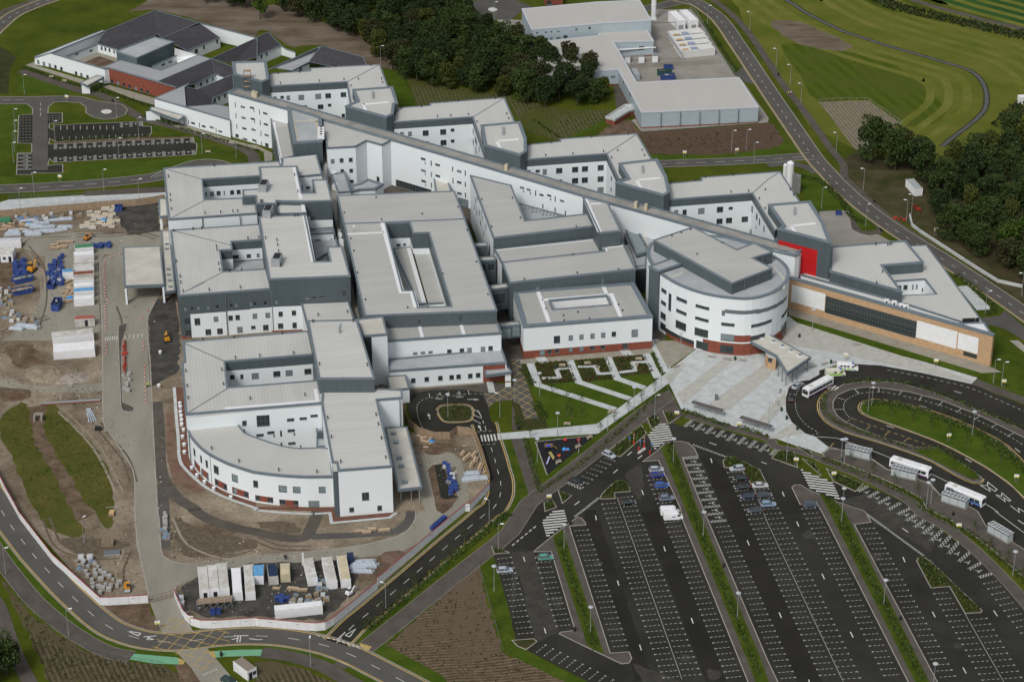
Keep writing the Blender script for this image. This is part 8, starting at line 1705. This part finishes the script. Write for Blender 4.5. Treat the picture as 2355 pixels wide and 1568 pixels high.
for s_, dm, lb, gp in (('t10:125,860 235,835 240,960 290,1000 130,1050', 1.35, 'blue waste bin in the heap against the left yard fence', 'bins by the left yard fence'), ('t10:470,860 575,800 580,1070 500,1060 440,960', 1.35, 'blue waste bin in the long heap beside the container column', 'bins beside the container column'),
                       ('t21:1730,1150 1780,1150 1850,1400 1790,1420', 1.3, 'blue bin in the row along the small site island', 'bins on the site island'), ('t31:195,835 290,835 290,800 195,800', 1.3, 'blue crate behind the long white container', 'blue crates behind the long container'), ('t10:750,715 1010,690 1010,715 750,725', 1.4, 'open blue bin on the triangular store area', 'bins on the triangular store')):
    for i, p in enumerate(sorted(scatter(s_, dm, rnd, 40, 600), key=lambda p: p.x)): KW.put((p.x, p.y, .04), rnd.uniform(-.5, .5), lb + ', %s from left' % nth(i + 1), gp)
for k in range(7): p = g0('t31:%d,%d' % (1628 + 17 * k, 172 - 15 * k)); KW.put((p.x, p.y, .04), .8, nth(k + 1) + ' blue bin from left in the straight row behind the hoarding', 'blue bin row behind the hoarding')
def kit_box(name, cat, parts):
    o = proto(name, name, cat)
    for nm, c, sz, mt in parts: m = MB(); m.box(c, sz, mt); m.obj(nm, o)
    return Kit(o)
STN = mat('stacked_stone', (.34, .34, .33), .9, .2, 1.2); PALL = mat('pallet_wood', (.30, .21, .13), .9); SHR = mat('shrink_wrap', (.55, .57, .58), .4, .1, 1); FOIL = mat('foil_insulation', (.45, .50, .56), .4, .15, 1.5)
kStone = kit_box('stone_pallet', 'pallet', [('pallet', (0, 0, .08), (1.2, 1.0, .15), PALL), ('stone_stack', (0, 0, .6), (1.05, .95, .9), STN)]); kWrap = kit_box('wrapped_pallet', 'pallet', [('pallet', (0, 0, .08), (1.2, 1.0, .15), PALL), ('goods', (0, 0, .65), (1.1, .9, 1.0), SHR), ('strap', (0, 0, .65), (1.14, .08, 1.04), BLACK)])
kTimb = kit_box('timber_stack', 'timber stack', [('bearer', (-.9, 0, .06), (.12, 1.1, .12), PALL), ('bearer', (.9, 0, .06), (.12, 1.1, .12), PALL), ('board', (0, -.3, .35), (2.6, .5, .45), TIMBER), ('board', (0.1, .3, .4), (2.5, .5, .55), mat('fresh_board', (.50, .38, .26), .8))])
kDuct = kit_box('duct_bundle', 'duct bundle', [('duct', (0, -.35, .35), (5.0, .6, .6), FOIL), ('duct', (.3, .35, .35), (5.4, .6, .6), METAL), ('duct', (.1, 0, .85), (4.2, .55, .4), FOIL)]); kBoard = kit_box('board_stack', 'board stack', [('bearer', (0, 0, .06), (1.6, 1.0, .12), PALL), ('sheets', (0, 0, .35), (2.5, 1.25, .45), SHR), ('sheets', (.05, 0, .75), (2.4, 1.2, .3), mat('board_cream', (.52, .45, .33), .8))])
kBag = Kit(proto('bulk_bag', 'b', 'bulk bag')); m = MB(); m.cyl((0, 0, 0), (0, 0, .85), .5, .55, SHR, 8); m.cyl((0, 0, .85), (0, 0, 1.0), .55, .3, WPAINT, 8); m.obj('bag', kBag.o)
kTarp = Kit(proto('tarpaulin_heap', 't', 'tarpaulin')); m = MB(); m.cyl((0, 0, 0), (0, 0, .7), 1.3, .7, mat('tarp_blue', (.03, .25, .6), .6), 7); m.cyl((0, 0, .7), (0, 0, .85), .7, .2, MATS['tarp_blue'], 7); m.obj('sheet', kTarp.o)
kW2 = kit_box('wrapped_pallet', 'pallet', [('pallet', (0, 0, .08), (1.3, 1.0, .15), PALL), ('goods', (0, 0, .5), (1.5, .8, .7), mat('brown_card', (.30, .23, .15), .8, .2, 1)), ('goods', (.2, 0, 1.0), (.7, .7, .3), METAL)])
kW3 = kit_box('wrapped_pallet', 'pallet', [('pallet', (0, 0, .08), (1.2, 1.1, .15), PALL), ('goods', (0, 0, .45), (1.9, .9, .6), mat('dull_grey_load', (.22, .23, .23), .7, .3, 1)), ('goods', (-.2, .1, .9), (.9, .7, .3), mat('faded_blue_load', (.16, .25, .36), .6, .2, 1))])
def spread(K, s, dm, n, lb, gp, rz=0, j=.25):
    for i, p in enumerate(sorted(scatter(s, dm, rnd, n, 1500), key=lambda p: p.x)): 
        o_ = (rnd.choice([kWrap, kW2, kW3]) if K is kWrap else K).put((p.x, p.y, .03), rz + rnd.uniform(-j, j), lb + ', %s from left' % nth(i + 1), gp); q = rnd.uniform(.72, 1.2); o_.scale = (q * rnd.uniform(.8, 1.3), q, q * rnd.uniform(.7, 1.2))
for p, k in zip(pts('t20:1655,590 1660,622 1660,668 1667,706 1670,744 1672,784 1688,832 1680,895 1695,968 1697,1036 1765,1180 1813,1248 1883,1308 1967,1370 2123,1452 1475,118 1462,425', 0), range(20)): kBag.put((p.x, p.y, .05), k, nth(k + 1) + ' white bulk bag down the red terrace along the curved front' if k < 15 else ('upper' if k == 15 else 'lower') + ' white bulk bag on the bare ground west of the blocks', 'bulk bags on the terrace' if k < 15 else 'bulk bags on the bare ground')
spread(kStone, 't30:720,480 900,480 940,560 1010,590 1120,680 930,770 860,740 800,620', 1.6, 46, 'grey pallet of paving stone in the corner heap behind the hoarding', 'stone pallets behind the hoarding'); spread(kWrap, 't30:680,460 820,430 880,490 760,560 700,540', 1.7, 9, 'white wrapped pallet at the top of the stone heap', 'wrapped pallets on the stone heap')
spread(kDuct, 't10:240,470 740,440 740,500 560,560 340,580 240,520', 2.3, 12, 'long silver duct bundle in the storage yard by the timber fence', 'duct bundles in the storage yard', .15); spread(kBoard, 't10:800,370 1060,350 1080,500 820,480', 2.2, 16, 'pale board stack at the right of the storage yard', 'board stacks in the storage yard', .1); spread(kTimb, 't10:0,480 230,440 230,570 20,600', 2.2, 12, 'mixed timber stack at the left of the storage yard', 'timber stacks in the storage yard', .1, .6)
spread(kTimb, 't10:480,690 620,650 620,720 500,730', 2.2, 6, 'timber stack on the triangular store area', 'timber stacks on the triangle', .2); spread(kWrap, 't10:0,1230 100,1230 150,1400 60,1400', 2.0, 10, 'wrapped load at the lower left of the yard', 'wrapped loads lower left'); spread(kDuct, 't10:120,1440 270,1440 260,1480 130,1490', 2, 2, 'silver frame bundle lying at the lower left of the yard', 'frame bundles lower left'); spread(kWrap, 't10:150,1350 300,1360 350,1420 180,1410', 2.0, 7, 'grey wrapped load beside the lower yard track', 'wrapped loads beside the track')
spread(kWrap, 't10:485,900 570,900 575,1060 500,1060', 1.7, 9, 'white bagged rubbish among the blue bins', 'bagged rubbish among bins'); spread(kWrap, 't21:1735,1170 1790,1170 1840,1390 1790,1390', 1.7, 8, 'wrapped load among the blue bins on the site island', 'wrapped loads on the island')
spread(kDuct, 't21:1950,1230 2040,1210 2050,1280 1960,1290', 1.8, 3, 'silver duct bundle inside the curved timber fence', 'duct bundles inside the fence', .3); spread(kTimb, 't21:1900,1040 2010,1040 2110,1220 2060,1250', 2.4, 7, 'orange-brown timber stack inside the curved timber fence', 'timber inside the fence', 1.2)
spread(kWrap, 't31:330,780 640,760 650,830 330,850', 1.7, 12, 'wrapped load in the middle of the container yard', 'loads in the container yard'); spread(kTimb, 't31:150,690 430,700 430,745 150,740', 2.4, 4, 'timber stack between the navy and white containers', 'timber in the container yard'); spread(kWrap, 't31:570,640 650,640 660,740 580,730', 1.6, 5, 'bright bagged load between two white containers', 'bagged loads between containers'); spread(kDuct, 't31:925,480 1000,470 1000,580 930,585', 1.5, 5, 'grey steel frame stack at the right of the yard', 'steel frames in the yard', 0, .1)
spread(kStone, 't30:1505,20 1545,20 1545,190 1505,190', 1.5, 8, 'pallet in the column beside the haul road', 'pallets beside the haul road'); spread(kWrap, 't30:1500,190 1545,190 1548,255 1505,255', 1.5, 3, 'wrapped pallet at the end of the haul road column', 'wrapped pallets beside the haul road'); spread(kStone, 't20:1130,310 1195,310 1195,480 1150,480', 1.5, 9, 'grey pallet on the long traffic island', 'pallets on the long island')
spread(kTimb, 't31:925,180 1195,165 1195,200 930,205', 2.0, 5, 'timber stack on the new tarmac path in front of the white block', 'timber on the new path', .1, .1)
MK = mat('mixed_debris', (.30, .27, .22), .9, rgb2=(.12, .10, .08), vs=2.5)
spread(kWrap, 't10:20,440 740,400 760,440 300,470 30,520', 2.4, 26, 'wrapped material stack along the back of the storage yard', 'stacks at the back of the storage yard', .1, .5); spread(kDuct, 't10:80,540 320,570 320,600 60,610', 2.6, 5, 'metal section bundle at the front of the storage yard', 'bundles at the front of the storage yard', .1); spread(kBoard, 't10:740,480 1000,490 1060,530 780,540', 2.4, 7, 'board stack at the front of the storage yard', 'board stacks at the front', .1)
spread(kTimb, 't10:590,1020 660,1030 660,1240 600,1240', 1.8, 9, 'jumble of timber beside the container column', 'timber beside the container column', 1, 1.2); spread(kWrap, 't10:0,1090 110,1090 110,1230 0,1230', 1.8, 9, 'grey rubble bag at the left frame edge of the yard', 'rubble bags at the left edge'); spread(kStone, 't31:330,850 640,840 640,870 330,880', 1.8, 6, 'low pallet just behind the long white container', 'pallets behind the long container'); spread(kWrap, 't30:1640,790 1680,790 1720,980 1690,980', 1.5, 9, 'boxed load in the row just inside the curved hoarding', 'loads inside the curved hoarding'); spread(kTimb, 't21:1500,860 1600,900 1650,980 1560,1000', 1.8, 6, 'scrap timber on the bare ground inside the curved fence', 'scrap inside the curved fence', 1, 2)
kTarp.put((*g0('t10:955,465').xy, .03), 0, 'bright blue tarpaulin heap among the board stacks'); kTarp.put((*g0('t10:265,498').xy, .03), 1, 'blue tarpaulin bundle beside the silver ducts'); kTarp.put((*g0('t10:195,452').xy, .03), 2, 'blue covered bundle near the green covered stack'); kTarp.put((*g0('t10:645,1180').xy, .03), 2, 'light blue cover between the container column and the bins'); kTarp.put((*g0('t21:1610,935').xy, .03), 0, 'blue sheet on the bare ground inside the fence')
container('t10:0,500 95,495', 't10:0,450', 'green-roofed covered stack at the left edge of the storage yard', GRN, 1.6, GRN, 'covered_stack', 'covered stack')
container('t30:1000,50 1045,50', 't30:1000,15', 'pale plywood sheet stack on the rough site grass', TIMBER, .8, mat('ply_orange', (.55, .36, .18), .8), 'plywood_stack', 'board stack')
p = g0('t30:1030,390'); m = MB(); m.box(p + Vector((0, 0, .3)), (4.2, 2.2, .5), METAL, .15, FRAME); tag(m.obj('metal_trough', None, p), 'grey rectangular metal trough on the bare ground near the haul road', 'trough')
for k in range(3): p = g0('t30:%d,325' % (950 + 36 * k)); m = MB(); m.box(p + Vector((0, 1.2, .6)), (1.1, 2.6, 1.1), mat('brown_crate', (.22, .17, .12), .9, .1, 1), .05); tag(m.obj('crate', None, p), ['left', 'middle', 'right'][k] + ' of three brown crates near the metal trough', 'crate', 'brown crates')
p = g0('t20:350,745'); m = MB(); m.box(p + Vector((-1, 1, .8)), (.5, 2.2, 1.6), CONC); m.box(p + Vector((1, 1, .8)), (.5, 2.2, 1.6), CONC); m.box(p + Vector((0, 2, 1.4)), (2.4, .6, .6), CONC); tag(m.obj('culvert_headwall', None, p), 'pale concrete culvert headwall between the two rough grass patches', 'culvert')
for s_, ln, rz, c_, lb in (('t20:650,570', 17, .12, METAL, 'long silver and red pipe bundle lying across the bare slope'), ('t20:825,690', 8, -1.3, FOIL, 'fan of silver rails leaning by the haul road edge')):
    p = g0(s_); o = thing('pipe_bundle', lb, 'pipe bundle', (p.x, p.y, .05), None, rz); WO[o.name] = (0, 0, 0)
    for k in range(4): m = MB(); m.bar((-ln / 2, -.5 + .33 * k, .2), (ln / 2, -.6 + .36 * k + (.3 * k if ln < 10 else 0), .25), .28, .28, RUST if k == 0 and ln > 10 else c_); m.obj('pipe', o)
p = g0('t20:905,820'); m = MB(); m.box(p + Vector((0, 0, .5)), (1.8, 1.1, 1.0), BLACK); tag(m.obj('black_box', None, p), 'black box at the edge of the haul road', 'box')
for s_, a_, lb, g_ in (('t20:1145,20 1150,290', 13, 'red plastic road barrier in the line on the long traffic island', 'red barriers on the island'), ('t13:1165,455 1255,470', 3, 'orange-red barrier beside the main road lamp', 'orange barriers by the road'), ('t13:1335,340 1400,385', 4, 'orange-red barrier fallen at the wood edge', 'orange barriers at the wood')):
    q0, q1 = pts(s_, 0)
    for k in range(a_):
        q = q0.lerp(q1, k / (a_ - 1)); o = thing('road_barrier', nth(k + 1) + ' ' + lb, 'barrier', (q.x, q.y, .13), g_, 1.2 + rnd.uniform(-.7, .7)); WO[o.name] = (0, 0, 0); m = MB(); m.box((0, 0, .55), (1.9, .12, .9), mat('barrier_red', (.55, .07, .05), .6)); m.obj('panel', o)
        for x in (-.8, .8): m = MB(); m.box((x, 0, .08), (.15, .6, .12), BLACK); m.obj('foot', o)
o = proto('traffic_drum', 'c', 'traffic drum'); m = MB(); m.cyl((0, 0, 0), (0, 0, .25), .22, .2, mat('faded_red', (.38, .05, .04), .7), 8); m.cyl((0, 0, .25), (0, 0, .55), .2, .19, WPAINT, 8); m.cyl((0, 0, .55), (0, 0, .8), .19, .16, MATS['faded_red'], 8); m.obj('body', o); KC = Kit(o)
for i, p in enumerate(pts('t10:1105,775 1060,793 1020,810 975,837 962,862 960,888 958,915 958,940 960,968 962,995 962,1023 963,1052 963,1082 965,1110 966,1140 968,1168 988,1192 995,1228 972,1255 970,1285 972,1315 972,1345 974,1375 974,1405 975,1437 976,1470 1360,1295 1305,1368 1422,1225 t20:980,30 980,60 980,92 978,125 1320,20 1322,55 1322,90', 0)): KC.put((p.x, p.y, .04), 0, nth(i + 1) + ' red and white traffic drum in the line down the haul road', 'traffic drums')
for i, p in enumerate(pts('t20:1330,235 1330,270 1332,305 1334,345 1335,385 1338,430 1340,470 1343,510 1345,548 1350,580', 0)): KC.put((p.x, p.y, .04), 0, nth(i + 1) + ' small marker drum from the top beside the new tarmac path', 'marker drums')
def digger(s, rz, label, col, sc=1.0, kind='digger'):
    p = g0(s); o = thing('excavator' if kind == 'digger' else 'roller', label, 'excavator' if kind == 'digger' else 'roller', (p.x, p.y, .03), None, rz); o.scale = (sc,) * 3; WO[o.name] = (0, 0, 0)
    for y in (-.75, .75):
        m = MB(); m.box((0, y, .35), (2.6, .45, .6), BLACK); m.cyl((-1.3, y - .22, .35), (-1.3, y + .22, .35), .32, .32, BLACK, 10); m.cyl((1.3, y - .22, .35), (1.3, y + .22, .35), .32, .32, BLACK, 10); m.obj('track', o)
    m = MB(); m.box((-.3, 0, 1.0), (2.2, 1.7, .7), col); m.box((-1.0, 0, 1.5), (.9, 1.5, .5), col); m.obj('body', o); m = MB(); m.box((.2, .35, 1.9), (1.1, .9, 1.2), GLASS, 0, col); m.obj('cab', o)
    if kind == 'digger':
        m = MB(); m.bar((.7, -.3, 1.2), (2.2, -.3, 2.6), .28, .35, col); m.bar((2.2, -.3, 2.6), (3.4, -.3, 1.2), .22, .28, col); m.obj('boom', o); m = MB(); m.box((3.4, -.3, .8), (.5, .8, .7), FRAME); m.obj('bucket', o)
    else:
        m = MB(); m.cyl((1.6, -.8, .55), (1.6, .8, .55), .55, .55, METAL, 14); m.obj('drum', o)
        for y in (-.7, .7): m = MB(); m.bar((-.6, y, 1.3), (-.6, y, 2.8), .1, .1, FRAME); m.bar((-.6, -.7, 2.8), (-.6, .7, 2.8), .1, .1, FRAME); m.obj('roll_bar', o)
CATY = mat('machine_yellow', (.60, .27, .02), .5, .1, 2)
digger('C2:130,672', 1.9, 'small yellow digger by the foot of the dark-topped west block', CATY, .9); digger('t10:295,930', 1.3, 'yellow telehandler beside the left bin heap', CATY, 1.15); digger('t30:1170,720', -1.4, 'yellow and black roller parked behind the hoarding', CATY, .9, 'roller'); digger('t31:862,768', .9, 'little white and green mini digger in the container yard', WPAINT, .75)
digger('t10:805,640', 1.0, 'orange machine on the triangular store area', mat('machine_orange', (.5, .2, .04), .5), .8)
for k, (s_, r_, mt_) in enumerate((('t20:650,345', 5.5, mat('pale_rubble', (.36, .33, .29), .95, rgb2=(.22, .18, .14), vs=1.2, bump=.3)), ('t20:480,290', 9, DIRT), ('t21:1640,990', 4.5, SOIL), ('t31:1270,420', 4.0, mat('red_gravel', (.15, .10, .08), .95, .15, 1)), ('t20:150,500', 5, SOIL), ('t10:1160,400', 4, CP), ('t10:1250,420', 3.5, CP))):
    p = g0(s_); r2 = random.Random(k); m = MB(); N = 16; Hh = r_ * .2; rings = []
    for j in range(5):
        rr = r_ * (1 - j / 5); rings.append([p + Vector((rr * math.cos(2 * math.pi * i / N) * r2.uniform(.85, 1.15), rr * .8 * math.sin(2 * math.pi * i / N) * r2.uniform(.85, 1.15), Hh * (j / 5) ** .8 * r2.uniform(.8, 1.2) - (.1 if j == 0 else 0))) for i in range(N)])
    for j in range(4):
        for i in range(N): m.face([rings[j][i], rings[j][(i + 1) % N], rings[j + 1][(i + 1) % N], rings[j + 1][i]], mt_)
    m.face(rings[4], mt_); tag(m.obj('spoil_heap', None, p), ['pale rubble heap by the left site track', 'broad earth mound behind the pale rubble', 'brown soil heap inside the curved fence', 'reddish gravel heap at the container yard', 'dark soil heap above the grass patch', 'dark aggregate heap left of the canopy', 'second dark aggregate heap left of the canopy'][k], 'spoil heap')
# scattered rubble and litter on the bare ground
r2 = random.Random(9); m = MB()
for s_, n_ in (('D:190,930 230,930 300,1010 320,1300 300,1380 240,1380 280,1180 250,1060', 260), ('D:0,560 380,480 400,700 250,870 0,900', 500), ('D:360,930 420,1200 700,1280 900,1230 960,1150 700,1320 400,1290 350,1180', 350), ('D:410,1340 800,1290 850,1340 740,1430 470,1425', 300), ('D:930,1000 1100,1010 1115,1110 1020,1180', 160), ('D:0,860 200,850 230,930 60,930', 250)):
    L = pts(s_, 0)
    for p in scatter(L, .01, r2, n_, n_ * 4): q = r2.uniform(.06, .22); m.box((p.x, p.y, q * .3), (q * 2, q * 1.4, q), r2.choice([DW, CP, DIRT, CONC, DIRT, SOIL, SOIL]), r2.uniform(0, 3))
struct('site_rubble', m, 'stuff')
# brick and glass plant house and turbines at the very top
b = thing('brick_plant_house', 'small red brick house with louvre doors cut by the top edge of the photo', 'building', tuple(g0('t02:380,55'))); block(b, 't02:292,-40 465,-45 468,-20 295,-15', 3.2, wall=BRICK, roof=FELT, win='t02:340,30,45,36')
